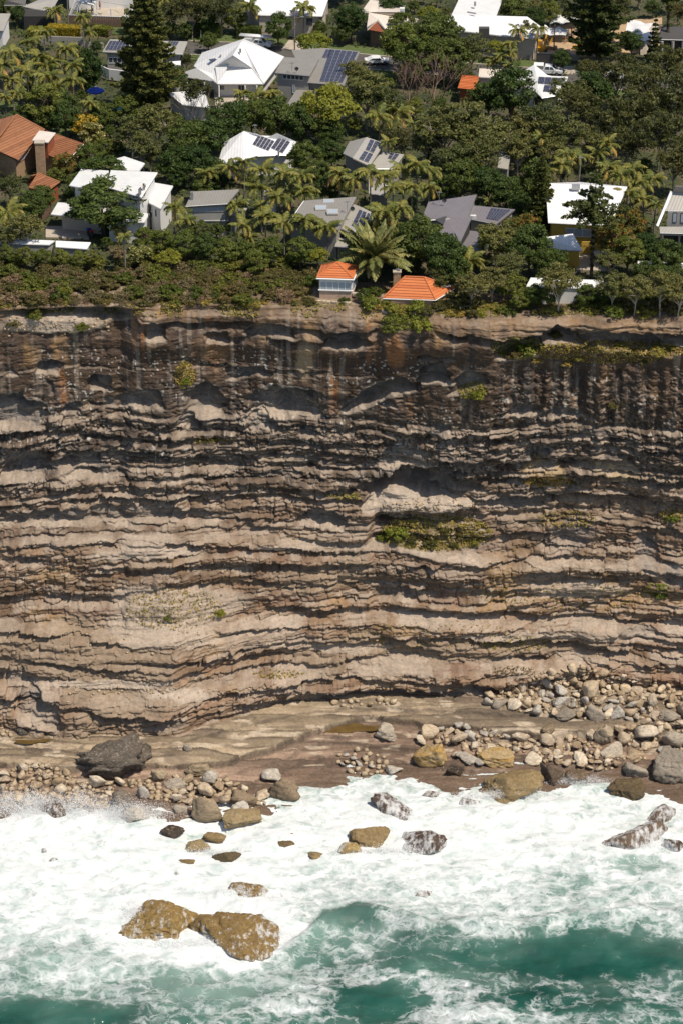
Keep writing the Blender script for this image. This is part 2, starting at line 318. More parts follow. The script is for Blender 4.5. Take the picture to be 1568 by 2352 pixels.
# scree and sand aprons: (px, py, rx, ry)
for (cx, cy, rx, ry, w) in [(900,1165,75,28,1),(1010,1180,80,16,.7),(330,1275,140,14,.8),(380,1440,150,60,.75),(470,1400,120,40,.7),(330,1385,90,40,.7),(1330,1375,130,22,.7),
   (250,1580,170,12,.9),(420,1600,90,12,.9),(1280,1475,280,10,.6),(120,750,130,22,.85),(330,1260,60,10,.9),(640,1260,70,8,.8),(600,1480,140,30,.5),(800,1500,110,12,.6)]:
    q = ((jx - cx) / rx) ** 2 + ((jy - cy) / ry) ** 2
    w_ = w * sst(1.15, .5, q); sand = np.maximum(sand, w_); D = D * (1 - .72 * w_) + w_ * .12 * fbm(X / .5, s / .5, 66, 3)
D = D * (1 - .65 * bsand); sand = np.maximum(sand, .62 * bsand)
D = D * sst(-.004, .012, f) * 1.0
YC = Yb - D
ZC = zb + .12 * fbm(X / 1.1, s / .7, 71, 3) * sst(0, .02, f) * sst(1, .98, f)
# apron of bare rock behind the edge
NA = 34
ta = np.linspace(1, 0, NA, endpoint=False)[:, None]
YA = YC[0] + ta * 13.0
XA = np.broadcast_to(xs, (NA, NX))
za_n = .35 * fbm(XA / 3.2, YA / 1.6, 81, 4) + .5 * fbm(XA / 9, YA / 6, 82, 2)
ZA = TOP + SLOPE * YA + .25 + za_n * np.minimum(1, ta * 5) - 1.2 * sst(.7, 1.0, ta)
# shelf below the foot, down into the water
NP = 190
tp = np.linspace(0, 1, NP + 1)[1:, None]
XPf = np.broadcast_to(xs, (NP, NX))
yend = ysh - 5.0
yfoot = smooth1(YC[-1], 3)
YP = yfoot + (yend - yfoot) * tp
sh = np.clip((yfoot - YP) / np.maximum(yfoot - ysh, .5), 0, 3)
LX, LY = proj(XPf, YP, 1.5 + 0 * XPf)
LIPS = [([(-150,1735),(0,1720),(200,1735),(420,1712),(600,1665),(800,1632),(1000,1642),(1250,1655),(1720,1640)],.35,5),
  ([(-150,1752),(0,1756),(160,1764),(380,1756),(500,1760),(600,1728),(700,1694),(760,1670),(850,1652),(950,1658),(1100,1676),(1250,1694),(1400,1690),(1720,1700)],.95,6),
  ([(-150,1790),(0,1780),(400,1775),(500,1780),(620,1742),(760,1692),(850,1674),(960,1684),(1100,1702),(1720,1730)],.28,8),
  ([(-150,1820),(400,1812),(520,1800),(620,1772),(720,1734),(850,1704),(960,1716),(1100,1730),(1720,1760)],.35,8),
  ([(-150,1840),(400,1840),(560,1822),(680,1776),(760,1742),(860,1730),(1000,1750),(1720,1785)],.3,9)]
ZP = 2.35 + 0 * XPf; riser = 0 * XPf; tier = 0 * XPf
for pl, dr, am in LIPS:
    dd_ = LY - poly(pl, LX) + am * 1.6 * fbm(XPf / 5, YP / 4, 91 + int(dr * 100), 5, .6)
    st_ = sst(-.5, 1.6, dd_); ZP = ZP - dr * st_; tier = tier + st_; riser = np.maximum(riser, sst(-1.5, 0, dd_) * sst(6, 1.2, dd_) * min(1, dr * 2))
lamz = vnoise(XPf / 9, YP * 3.2 + 1.5 * fbm(XPf / 7, YP / 3, 97, 3), 96); ZP = ZP + .09 * np.sign(lamz) * np.abs(lamz) ** .6 * sst(.5, 1.5, tier) + .25 * fbm(XPf / 12, YP / 4, 98, 3)
ZP = ZP * sst(1.15, .92, sh) + (.25 - 2.2 * (sh - .92)) * sst(.92, 1.15, sh)
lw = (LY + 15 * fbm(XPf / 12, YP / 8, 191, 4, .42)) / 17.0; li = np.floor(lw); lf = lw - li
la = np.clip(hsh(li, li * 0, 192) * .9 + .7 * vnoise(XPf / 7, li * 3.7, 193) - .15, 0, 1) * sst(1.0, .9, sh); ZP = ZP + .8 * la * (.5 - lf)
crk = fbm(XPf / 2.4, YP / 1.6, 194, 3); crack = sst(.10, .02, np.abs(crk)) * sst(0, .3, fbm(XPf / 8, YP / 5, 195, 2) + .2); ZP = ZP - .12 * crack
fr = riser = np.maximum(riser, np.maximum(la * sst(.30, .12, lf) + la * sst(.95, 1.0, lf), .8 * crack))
ZP = ZP + .06 * fbm(XPf / 1.2, YP / .5, 92, 4) + .1 * fbm(XPf / 4, YP / .6, 94, 3)
ZP = ZC[-1] * (1 - sst(0, .05, tp)) + ZP * sst(0, .05, tp)
GX = np.concatenate([XA, X, XPf]); GY = np.concatenate([YA, YC, YP]); GZ = np.concatenate([ZA, ZC, ZP])
GPX, GPY = proj(GX, GY, GZ)
# ---- rock colour (bed, stain, lichen, sand, weed; shelf steps also carry painted undercut shade)
def vn(x, y, sd, o=3): return fbm(x, y, sd, o) * .5 + .5
uu = u + .02 * fbm(X / 8, s / 3, 101, 3)
zc = np.array([[.33,.25,.17],[.27,.205,.145],[.125,.094,.074],[.12,.092,.074],[.165,.137,.115],[.185,.155,.13],[.23,.185,.15],[.25,.195,.15],[.27,.20,.142],[.265,.198,.145],[.25,.195,.145]])
zp = [0, .028, .06, .24, .29, .45, .53, .65, .78, .9, 1.0]
zc = zc * np.interp(zp, [0, .028, .06, .3, .6, 1], [.56, .58, .50, .46, .55, .66])[:, None] * np.array([1.13, .95, .79]); C = np.stack([np.interp(uu, zp, zc[:, i]) for i in range(3)], -1); C = C * (.78 + .5 * vn(X / 15, s / 6, 99))[..., None]
bt = (hsh(k, k * 0 + 5, 102) - .5); C = C * (1 + .6 * bt[..., None] * sst(.25, .35, u)[..., None])
red = sst(.55, .85, vn(X / 12 + k * 3.3, k * 2.2, 103)) * sst(.55, .68, u); C = mixc(C, [.22, .125, .085], .6 * red)
och = sst(.62, .8, vn(X / 9, s / 4, 104)) * sst(.6, .7, u); C = mixc(C, [.36, .23, .11], .55 * och)
och2 = sst(.68, .8, vn(X / 4, s / 9, 105)) * sst(.0, .03, u) * sst(.25, .1, u); C = mixc(C, [.30, .18, .08], .65 * och2)
st1 = sst(.56, .74, vn(X / .8, s / 13, 106, 4)); C = mixc(C, [.30, .245, .19], .55 * st1 * sst(.01, .04, u) * sst(.42, .25, u))
st2 = sst(.55, .75, vn(X / 1.1, s / 10, 107, 4)); C = mixc(C, [.05, .042, .04], .6 * st2 * sst(.005, .04, u) * sst(.75, .3, u))
rust = sst(.72, .84, vn(X / 1.6, s / 16, 108, 3)); C = mixc(C, [.24, .105, .04], .7 * rust * massive)
blot = sst(.5, .75, vn(X / 2.2, s / 1.4, 109, 4)); C = mixc(C, [.05, .043, .04], .55 * blot * sst(.75, .4, u))
lich = sst(.745, .8, vn(X / .34, s / .34, 110, 2)); C = mixc(C, [.52, .49, .44], .8 * lich * sst(.09, .16, u) * sst(.52, .42, u) * sst(.35, .6, vn(X / 5, s / 5, 111)))
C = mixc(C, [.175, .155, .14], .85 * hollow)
for (cx, cy, rx, ry, cc, w) in [(1250,1100,60,25,[.42,.30,.15],.7),(1430,1100,45,25,[.45,.34,.2],.7),(960,1075,40,12,[.30,.20,.1],.5),(1240,1090,30,30,[.42,.28,.14],.6),(1390,1090,30,22,[.46,.34,.2],.6),(905,800,24,50,[.26,.12,.05],.7),(700,820,22,60,[.36,.27,.17],.6),(480,800,60,40,[.16,.09,.05],.5),(1300,1260,60,40,[.2,.16,.135],.5)]:
    q = ((jx - cx) / rx) ** 2 + ((jy - cy) / ry) ** 2; C = mixc(C, cc, w * sst(1.1, .4, q))
def normal_z(Xa, Ya, Za):
    P3 = np.stack([Xa, Ya, Za], -1); du = np.gradient(P3, axis=1); dv = np.gradient(P3, axis=0)
    n = np.cross(dv, du); n /= np.maximum(np.linalg.norm(n, axis=-1, keepdims=True), 1e-9); n *= np.sign(-n[..., 1:2] + n[..., 2:3] + 1e-6); return n[..., 2]
nz = normal_z(X, YC, ZC)
dust = sst(.45, .95, nz) * sst(.25, .7, vn(X / 2.5, s / 1.2, 112, 4)) * (.5 + .4 * sst(.2, .35, u)); C = mixc(C, [.34, .268, .205], np.clip(dust, 0, .85))
C = mixc(C, mixc([.30, .225, .155], [.22, .165, .115], vn(X / .9, s / .35, 114, 3)), .7 * calm); C = mixc(C, [.44, .36, .285], np.clip(sand, 0, .95) * (.7 + .3 * vn(X / .6, s / .6, 113)))
# apron
CA = mixc([.22, .155, .105], [.135, .095, .06], vn(XA / 2.5, YA / 2, 121, 4)); CA = mixc(CA, [.33, .26, .19], .8 * sst(.58, .75, vn(XA / 1.1, YA / .8, 122, 3))); CA = mixc(CA, [.16, .13, .06], .6 * sst(.5, .7, vn(XA / 4, YA / 3, 123)) * sst(.25, .5, ta))
# shelf
pw = sst(.75, 1.0, sh + .18 * fbm(XPf / 5, YP / 2, 131, 3))
SPX, SPY = proj(XPf, YP, ZP)
CP = mixc([.37, .29, .195], [.27, .20, .13], vn(XPf / 3, YP / .8, 132, 4)); CP = mixc(CP, [.20, .15, .105], .8 * sst(.55, .72, vn(XPf / 5, YP / 1.4, 133, 4)))
t1 = sst(1.4, 2.1, tier); CP = mixc(CP, mixc([.31, .215, .155], [.22, .15, .105], vn(XPf / 5, YP / .35, 138, 4)), t1)
CP = mixc(CP, [.15, .10, .07], .8 * sst(2.6, 4.0, tier + .8 * fbm(XPf / 5, YP / 1.2, 139, 3)))
CP = mixc(CP, [.15, .115, .085], .8 * sst(960, 1060, SPX) * sst(2.1, 1.2, tier) * (.4 + .6 * vn(XPf / 2, YP, 135)))
CP = CP * (.68 + .62 * hsh(li, li * 0, 196) + .12 * (lf - .5))[..., None]; CP = mixc(CP, [.42, .34, .25], .6 * sst(.6, .75, vn(XPf / 4, YP / .9, 134, 3)) * sst(2.2, 1.2, tier)); CP = mixc(CP, [.07, .052, .04], .9 * riser * (.45 + .55 * vn(XPf / .8, YP, 140)))  # step faces painted dark as undercut shade, along with the dark cracks
CP = mixc(CP, [.13, .088, .06], .8 * pw); CP = mixc(CP, [.47, .38, .28], .7 * sst(.62, .75, vn(XPf / 4, YP / .9, 134, 3)) * sst(1, .7, sh))
CP = mixc(CP, [.30, .22, .15], .0 * pw)
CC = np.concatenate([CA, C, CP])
wet = np.concatenate([CA[..., 0] * 0, C[..., 0] * 0, sst(.8, 1.02, sh + .12 * fbm(XPf / 4, YP / 2, 136, 3))])

m_rock, nt, bs, N, L = new_mat('sandstone_cliff')
at = N.new('ShaderNodeAttribute'); at.attribute_name = 'col'
aw = N.new('ShaderNodeAttribute'); aw.attribute_name = 'wet'
n1 = noise_node(nt, 1.9, 9, .74, stretch=(1, 1, 2.0)); n2 = noise_node(nt, .9, 5, .6, stretch=(.25, .25, 3.5))
c1 = mixn(nt, at.outputs['Color'], ramp(nt, n1.outputs[0], [(.25, .55), (.5, 1.0), (.72, 1.45)]), .8, 'MULTIPLY')
c2 = mixn(nt, c1, ramp(nt, n2.outputs[0], [(.3, .72), (.5, 1.0), (.7, 1.22)]), .6, 'MULTIPLY')
L.new(c2, bs.inputs['Base Color']); L.new(mathn(nt, 'MULTIPLY_ADD', aw.outputs['Fac'], -.6, .92), bs.inputs['Roughness'])
bs.inputs['Specular IOR Level'].default_value = .3
bump(nt, bs, n1.outputs[0], .8, .22)
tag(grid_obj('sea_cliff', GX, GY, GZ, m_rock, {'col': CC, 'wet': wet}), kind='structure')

# look a surface point of the landform up from where it shows
dxc = xs[1] - xs[0]
def cliff_point(px, py, r0=0):
    d = FOC / 404.0
    i = int(round(((px - CX) / d - xs[0]) / dxc)); i = min(max(i, 2), NX - 3)
    j = None
    for _ in range(3):
        j = r0 + int(np.argmin(np.abs(GPY[r0:, i] - py)))
        i = min(max(int(round(i + (px - GPX[j, i]) / max(1e-6, GPX[j, i + 1] - GPX[j, i]))), 2), NX - 3)
    j = r0 + int(np.argmin(np.abs(GPY[r0:, i] - py)))
    return Vector((GX[j, i], GY[j, i], GZ[j, i])), j, i

# ================================================================== headland ground, street
def gz_line(n0, n1, a, b, c): return np.concatenate([np.linspace(n0, a, 12, endpoint=False), np.linspace(a, b, c, endpoint=False), np.linspace(b, n1, 12)])
gx = gz_line(-420, 420, -75, 75, 150); gt = np.concatenate([np.linspace(0, 140, 150, endpoint=False), np.linspace(140, 480, 12)])
yi = np.interp(gx, xs, ye); GXX = np.broadcast_to(gx, (len(gt), len(gx))); GYY = yi + 3.0 + gt[:, None]
GZZ = TOP + SLOPE * GYY - .15 + .12 * fbm(GXX / 5, GYY / 5, 141, 3)
m_ground, nt, bs, N, L = new_mat('garden_ground')
t1 = noise_node(nt, .25, 6, .6); t2 = noise_node(nt, 2.5, 6, .7)
cg = ramp(nt, t1.outputs[0], [(.35, (.028, .036, .014)), (.5, (.055, .06, .022)), (.62, (.10, .075, .045)), (.75, (.05, .07, .02))])
L.new(mixn(nt, cg, ramp(nt, t2.outputs[0], [(.3, .5), (.7, 1.4)]), .8, 'MULTIPLY'), bs.inputs['Base Color']); bs.inputs['Roughness'].default_value = .95
bump(nt, bs, t2.outputs[0], .7, .15)
tag(grid_obj('headland_ground', GXX[::-1], GYY[::-1], GZZ[::-1], m_ground), kind='structure')
m_asph = plain('asphalt', (.085, .078, .07), .9, .2, .8, .01)
m_conc = plain('concrete', (.42, .36, .29), .85, .15, .6, .01); m_lawn = plain('lawn_grass', (.085, .115, .03), .9, .35, 2.5, .06)
m_sandg = plain('building_site_sand', (.42, .29, .17), .95, .25, .7, .06); m_pave = plain('paving', (.42, .36, .29), .8, .15, .8)
def sheet(name, pts, m, lift, kind='structure', h=0.0):
    v = [at_h(a, b, h) + Vector((0, 0, lift)) for a, b in pts]; n = len(v)
    mb = MB(); mb.add(v + [p - Vector((0, 0, .35)) for p in v], [tuple(range(n))] + [(i, i + n, (i + 1) % n + n, (i + 1) % n) for i in range(n)])
    o = mb.build(name, m); return tag(o, kind=kind)
def strip(name, line, w, m, lift):
    P_ = [at_h(a, b, 0) for a, b in line]; V, F = [], []
    for i, p in enumerate(P_):
        d = (P_[min(i + 1, len(P_) - 1)] - P_[max(i - 1, 0)]); nrm = Vector((-d.y, d.x, 0)).normalized()
        for sg in (1, -1):
            qq = p + nrm * sg * w / 2; qq.z = ground(qq.x, qq.y) + lift; V.append(qq)
    n = len(V); V += [v - Vector((0, 0, .4)) for v in V]
    for i in range(len(P_) - 1):
        a = 2 * i; F += [(a, a + 1, a + 3, a + 2), (a, a + 2, a + 2 + n, a + n), (a + 1, a + 1 + n, a + 3 + n, a + 3)]
    return tag(mesh_obj(name, V, F, m), kind='structure')
ROAD = [(425, 108.5), (560, 114), (700, 127), (860, 143), (1060, 160), (1270, 176), (1450, 192), (1900, 225)]
strip('street', ROAD, 7.0, m_asph, .02)
def offset_line(line, m_):
    out = []
    P_ = [at_h(a, b, 0) for a, b in line]
    for i, p in enumerate(P_):
        d = (P_[min(i + 1, len(P_) - 1)] - P_[max(i - 1, 0)]); nrm = Vector((-d.y, d.x, 0)).normalized(); qq = p + nrm * m_; qq.z = ground(qq.x, qq.y)
        out.append(proj(*qq))
    return out
strip('kerb', offset_line(ROAD, 3.62), .25, m_conc, .14); strip('kerb', offset_line(ROAD, -3.62), .25, m_conc, .14)
strip('grass_verge', offset_line(ROAD, 5.5), 3.4, m_lawn, .10); strip('grass_verge', offset_line(ROAD, -5.0), 2.4, m_lawn, .10)
sheet('driveway', [(648, 112), (692, 116), (684, 93), (664, 92)], m_conc, .13)
sheet('lawn', [(92, 292), (165, 288), (160, 315), (110, 318)], m_lawn, .1); sheet('lawn', [(-20, 232), (40, 230), (42, 246), (-20, 248)], m_lawn, .1)
sheet('lawn', [(245, 60), (300, 62), (300, 78), (250, 78)], m_lawn, .1); sheet('lawn', [(1165, 28), (1215, 28), (1215, 38), (1160, 38)], m_lawn, .1)
sheet('building_site_ground', [(1252, 60), (1520, 40), (1520, 118), (1330, 130), (1240, 128)], m_sandg, .1)
sheet('driveway', [(1322, 580), (1362, 576), (1420, 605), (1400, 622), (1322, 620)], m_conc, .1)
sheet('courtyard_paving', [(105, 520), (200, 518), (205, 548), (105, 545)], m_pave, .1)
sheet('pool_terrace', [(490, 200), (580, 200), (575, 252), (496, 254)], m_pave, .12); sheet('pool_terrace', [(200, 15), (285, 15), (285, 45), (200, 45)], m_pave, .12)
sheet('pavement', [(1225, 150), (1320, 152), (1320, 170), (1225, 170)], m_conc, .11)

# ================================================================== sea
sx = gz_line(-500, 500, -72, 72, 600); sy = np.concatenate([np.linspace(-420, -104, 10, endpoint=False), np.linspace(-104, -10, 440)])
SX = np.broadcast_to(sx, (len(sy), len(sx))); SY = np.broadcast_to(sy[:, None], SX.shape)
fx, fy = proj(SX, SY, SX * 0)
FB = [(-400, 2250), (0, 2235), (150, 2240), (300, 2225), (420, 2215), (520, 2220), (640, 2175), (700, 2110), (760, 2078), (850, 2085), (960, 2125), (1060, 2132), (1180, 2120), (1300, 2092), (1420, 2088), (1568, 2110), (1900, 2110)]
wx = fx + 26 * fbm(SX / 3, SY / 4, 201, 4); wy = fy + 26 * fbm(SX / 3, SY / 4, 202, 4)
below = wy - np.interp(wx, [p[0] for p in FB], [p[1] for p in FB])
dens = .97 - .30 * sst(-190, -5, below) - .17 * sst(-5, 45, below) - .08 * sst(40, 150, below)
dens = dens - .12 * sst(.1, .5, fbm(SX / 6, SY / 7, 203, 3)) * sst(-260, -100, below)
for (cx, cy, rx, ry, a) in [(460,2140,260,95,.55),(1340,2192,300,56,-.30),(985,2190,120,50,-.18),(110,2335,250,44,-.30),(850,2300,130,44,-.22),(1320,2300,220,36,-.2),(820,2115,90,30,-.2),(480,2300,170,50,-.02),(1120,2330,200,40,.26),(700,2290,110,40,.22),(1400,2290,180,22,.22),
   (900,2240,120,18,.26),(1030,2275,110,22,.26),(640,2330,180,30,.16),(250,2240,200,30,.14),(800,2180,60,30,.14),(620,2240,200,30,.12),(560,2230,120,12,-.1),(470,1925,40,25,-.22),(1480,1990,80,22,-.34),(1330,2020,70,16,-.2),(790,2105,70,28,-.3),(900,1830,90,40,-.12),(1060,1980,60,12,-.16),(1400,1860,90,24,-.16),(1490,1890,90,26,-.2),(700,1900,70,24,-.12),(200,2060,150,40,-.05),(160,2170,180,30,-.1),(80,2050,90,60,-.06),(1380,2050,150,16,-.1)]:
    qq = ((wx - cx) / rx) ** 2 + ((wy - cy) / ry) ** 2; dens = dens + a * sst(1.2, .25, qq)
rowy = np.interp(fx, [p[0] for p in SHORE], [p[1] for p in SHORE])
dens = dens - .22 * sst(70, 10, fy - rowy) * sst(560, 640, fx)
dens = np.clip(dens, 0, 1.1)
milk_ = 1.0 - .35 * sst(-120, 40, below) - .35 * sst(30, 190, below)
for (cx, cy, rx, ry, a) in [(1340,2192,310,62,.42),(985,2190,130,54,.3),(110,2335,250,46,.36),(850,2300,140,46,.22),(1320,2300,240,40,.22),(820,2112,90,30,.3),(250,2215,300,40,-.15),(520,2260,180,60,-.2)]:
    qq = ((wx - cx) / rx) ** 2 + ((wy - cy) / ry) ** 2; milk_ = milk_ - a * sst(1.25, .2, qq)
milk_ = np.clip(milk_ + .12 * fbm(SX / 5, SY / 4, 231, 3), 0, 1)
for (cx, cy, rx, ry, a) in [(200,2235,320,40,-.12),(520,2270,170,50,-.1)]:
    qq = ((wx - cx) / rx) ** 2 + ((wy - cy) / ry) ** 2; dens = dens + a * sst(1.2, .25, qq)
lowsea = sst(-30, 60, below)
SZ = .65 * fbm(SX / 9, SY / 5, 211, 3) * (1 + .5 * lowsea) + .18 * fbm(SX / 2.2, SY / 1.5, 212, 3) + .10 * np.clip(dens - .5, 0, 1) * fbm(SX / 1.6, SY / 1.3, 213, 3)
CREST = [(640, 2190), (700, 2150), (780, 2100), (870, 2095), (980, 2135), (1080, 2125), (1190, 2130), (1320, 2105), (1450, 2100), (1600, 2110)]
cd_ = fy - np.interp(fx, [p[0] for p in CREST], [p[1] for p in CREST]) - 8 * fbm(SX / 3, 0, 215)
SZ = SZ + 1.6 * np.exp(-np.where(cd_ > 0, cd_ / 26, -cd_ / 12) ** 2) * sst(600, 720, fx) * (.7 + .3 * vnoise(SX / 5, 0, 216))
for (cx, cy, rx, ry, h) in [(150, 1905, 260, 34, .5), (60, 1890, 120, 26, .3), (300, 1915, 90, 30, .3), (1150, 1870, 120, 26, .5), (560, 2080, 120, 30, .7), (330, 2060, 120, 26, .6)]:
    qq = ((wx - cx) / rx) ** 2 + ((wy - cy) / ry) ** 2; SZ = SZ + h * sst(1.2, .0, qq) * (.6 + .4 * fbm(SX / 1.4, SY / 1.2, 217, 3))
# swash level drops towards the shelf so stones stand clear
m_sea, nt, bs, N, L = new_mat('sea_water')
at = N.new('ShaderNodeAttribute'); at.attribute_name = 'foam'
pos = N.new('ShaderNodeNewGeometry').outputs['Position']
wp = noise_node(nt, .5, 4, .6, stretch=(1, 1, 0)); wv = N.new('ShaderNodeVectorMath'); wv.operation = 'MULTIPLY_ADD'
L.new(wp.outputs['Color'], wv.inputs[0]); wv.inputs[1].default_value = (3.2, 3.2, 0); L.new(pos, wv.inputs[2])
mp = N.new('ShaderNodeMapping'); mp.inputs['Scale'].default_value = (.78, 1.15, 0); L.new(wv.outputs[0], mp.inputs[0])
def lace(scale, width):
    v = N.new('ShaderNodeTexVoronoi'); v.feature = 'DISTANCE_TO_EDGE'; v.inputs['Scale'].default_value = scale; L.new(mp.outputs[0], v.inputs['Vector'])
    return mathn(nt, 'SUBTRACT', 1.0, mathn(nt, 'DIVIDE', v.outputs['Distance'], width), clamp=True)
l1, l2 = lace(.42, .30), lace(1.25, .34)
nf = noise_node(nt, .55, 8, .68, vec=mp.outputs[0]); nf2 = noise_node(nt, 2.6, 6, .7, vec=mp.outputs[0])
pat = mathn(nt, 'ADD', mathn(nt, 'MULTIPLY', l1, .28), mathn(nt, 'MULTIPLY', l2, .22))
pat = mathn(nt, 'ADD', pat, mathn(nt, 'MULTIPLY', nf.outputs[0], .75)); pat = mathn(nt, 'ADD', pat, mathn(nt, 'MULTIPLY', nf2.outputs[0], .35))   # ~0.55..1.1
val = mathn(nt, 'SUBTRACT', mathn(nt, 'ADD', pat, mathn(nt, 'MULTIPLY', at.outputs['Fac'], 1.08)), 1.25)
foam = mathn(nt, 'MULTIPLY', val, 1.75, clamp=True)
am = N.new('ShaderNodeAttribute'); am.attribute_name = 'milk'; haze_ = mathn(nt, 'MULTIPLY', am.outputs['Fac'], .62, clamp=True)
deepn = noise_node(nt, .09, 4, .6)
deep = ramp(nt, deepn.outputs[0], [(.35, (.006, .048, .036)), (.6, (.016, .085, .062)), (.75, (.04, .13, .10))])
milk = mixn(nt, deep, (.40, .53, .47), mathn(nt, 'POWER', haze_, 1.35, clamp=True))
wvar = ramp(nt, noise_node(nt, .42, 9, .66, vec=mp.outputs[0]).outputs[0], [(.33, (.46, .53, .51)), (.48, (.63, .66, .65)), (.62, (.74, .74, .74))])
fcol = mixn(nt, milk, wvar, foam)
L.new(fcol, bs.inputs['Base Color']); L.new(mathn(nt, 'MULTIPLY_ADD', foam, .7, .07), bs.inputs['Roughness']); bs.inputs['IOR'].default_value = 1.33
b1 = noise_node(nt, 1.5, 9, .72, stretch=(.7, 1.3, 1)); bump(nt, bs, mathn(nt, 'MULTIPLY', b1.outputs[0], mathn(nt, 'MULTIPLY_ADD', foam, -.75, 1.0)), .5, .35)
tag(grid_obj('sea', SX, SY, SZ, m_sea, {'foam': dens, 'milk': milk_}), kind='structure')

def soup(name, V, F4, m=None):
    me = bpy.data.meshes.new(name); V = np.asarray(V, np.float32).reshape(-1, 3); n = len(V) // 4
    me.vertices.add(len(V)); me.vertices.foreach_set('co', V.ravel()); me.loops.add(n * 4); me.loops.foreach_set('vertex_index', np.arange(n * 4, dtype=np.int32))
    me.polygons.add(n); me.polygons.foreach_set('loop_start', np.arange(0, n * 4, 4, dtype=np.int32)); me.update(calc_edges=True)
    if m: me.materials.append(m)
    return me
def cards(c, nrm, size, rs, jit=.8, asp=1.5):
    """leaf sprays: small folded quads at c, facing roughly along nrm"""
    n = len(c); nn = nrm + jit * rs.normal(size=(n, 3)); nn /= np.linalg.norm(nn, axis=1, keepdims=True) + 1e-9
    a = np.cross(nn, rs.normal(size=(n, 3))); a /= np.linalg.norm(a, axis=1, keepdims=True) + 1e-9; b = np.cross(nn, a)
    s = (size * rs.uniform(.6, 1.35, n))[:, None]
    return np.stack([c - a * s * asp, c - b * s * .7 - nn * s * .25, c + a * s * asp, c + b * s * .7 - nn * s * .25], 1)
# ================================================================== boulders
def rock_mesh(seed, sub=3, planes=11, rough=.07, sharp=14, ridge=0.0, flat=1.0):
    bm = bmesh.new(); bmesh.ops.create_icosphere(bm, subdivisions=sub, radius=1)
    v = np.array([p.co[:] for p in bm.verts]); rs = np.random.RandomState(seed)
    nrm = rs.normal(size=(planes, 3)); nrm /= np.linalg.norm(nrm, axis=1, keepdims=True); dd = rs.uniform(.45, .85, planes)
    dots = v @ nrm.T; rr = np.where(dots > .05, dd / np.maximum(dots, .05), 9.0)
    sharp = sharp * 2.6; rad = -np.log(np.exp(-sharp * np.minimum(rr, 1.15)).sum(1) + np.exp(-sharp * 1.1)) / sharp
    nz_ = fbm(v[:, 0] * 2.2 + seed, v[:, 1] * 2.2 + v[:, 2] * 2.7, seed, 4)
    nz2 = fbm(v[:, 0] * 7 + seed, v[:, 1] * 7 - v[:, 2] * 6, seed + 3, 3) - 1.2 * np.clip(.12 - np.abs(vnoise(v[:, 0] * 2.5 + v[:, 1] * 2 + seed, v[:, 2] * 4 - v[:, 1], seed + 9)), 0, .12) / .12
    rad = rad * (1 + rough * 1.6 * nz_ + rough * 1.15 * nz2)
    if ridge: rad = rad * (1 + ridge * np.sin(v[:, 2] * 17 + 3 * nz_ + v[:, 0] * 4))
    v = v * rad[:, None]; v /= np.abs(v).max(0)
    for p, c in zip(bm.verts, v): p.co = c
    me = bpy.data.meshes.new('rock'); bm.to_mesh(me); bm.free(); me.shade_smooth(); return me
def rockmat(name, stops, wetness=0.0, spots=None, band=None, bmp=.1):
    m, nt, bs, N, L = new_mat(name)
    oi = N.new('ShaderNodeObjectInfo'); n1 = noise_node(nt, .8, 8, .72); n2 = noise_node(nt, 2.2, 8, .74, stretch=(1, 1, 2.2))
    f_ = mathn(nt, 'ADD', mathn(nt, 'MULTIPLY', n1.outputs[0], .55), mathn(nt, 'MULTIPLY', oi.outputs['Random'], .5))
    col = ramp(nt, f_, stops)
    if band:
        nb_ = noise_node(nt, 1.0, 4, .6, stretch=(.25, .6, 2.6)); col = mixn(nt, col, band, ramp(nt, nb_.outputs[0], [(.46, 0.0), (.58, 1.0)]))
    if spots: col = mixn(nt, col, spots, ramp(nt, n2.outputs[0], [(.56, 0.0), (.66, 1.0)]))
    col = mixn(nt, col, ramp(nt, n2.outputs[0], [(.3, .5), (.45, .85), (.55, 1.05), (.7, 1.25)]), .9, 'MULTIPLY')
    vo = N.new('ShaderNodeTexVoronoi'); vo.feature = 'DISTANCE_TO_EDGE'; vo.inputs['Scale'].default_value = .75; wj = noise_node(nt, .9, 5, .7); wm = N.new('ShaderNodeVectorMath'); wm.operation = 'MULTIPLY_ADD'
    L.new(wj.outputs['Color'], wm.inputs[0]); wm.inputs[1].default_value = (1.6, 1.6, .5); L.new(N.new('ShaderNodeNewGeometry').outputs['Position'], wm.inputs[2]); ms_ = N.new('ShaderNodeMapping'); ms_.inputs['Scale'].default_value = (.8, .8, 1.9); L.new(wm.outputs[0], ms_.inputs[0]); L.new(ms_.outputs[0], vo.inputs['Vector'])
    col = mixn(nt, col, ramp(nt, vo.outputs['Distance'], [(.0, .35), (.03, .75), (.07, 1.0)]), ramp(nt, n1.outputs[0], [(.42, .0), (.6, .75)]), 'MULTIPLY')
    L.new(col, bs.inputs['Base Color']); bs.inputs['Roughness'].default_value = .9 - .55 * wetness; bs.inputs['Specular IOR Level'].default_value = .3 + .2 * wetness
    bump(nt, bs, n2.outputs[0], .9, bmp * 2.6); return m
PALE, TAN, GREY, OCH, BRN, WHT = (.46, .41, .34), (.36, .28, .19), (.27, .245, .21), (.42, .29, .13), (.17, .12, .085), (.50, .46, .40)
m_bould = rockmat('boulder_sandstone', [(.2, (.24, .165, .10)), (.38, (.43, .325, .21)), (.5, (.55, .435, .30)), (.6, (.38, .295, .21)), (.7, (.62, .53, .41)), (.9, (.50, .34, .16))], bmp=.08)
m_dark = rockmat('boulder_dark_weathered', [(.3, (.09, .075, .06)), (.5, (.16, .13, .10)), (.7, (.27, .215, .165))], spots=(.42, .38, .32), bmp=.25)
m_pale = rockmat('boulder_pale', [(.3, (.40, .355, .30)), (.6, (.50, .455, .39)), (.8, (.44, .38, .3))])
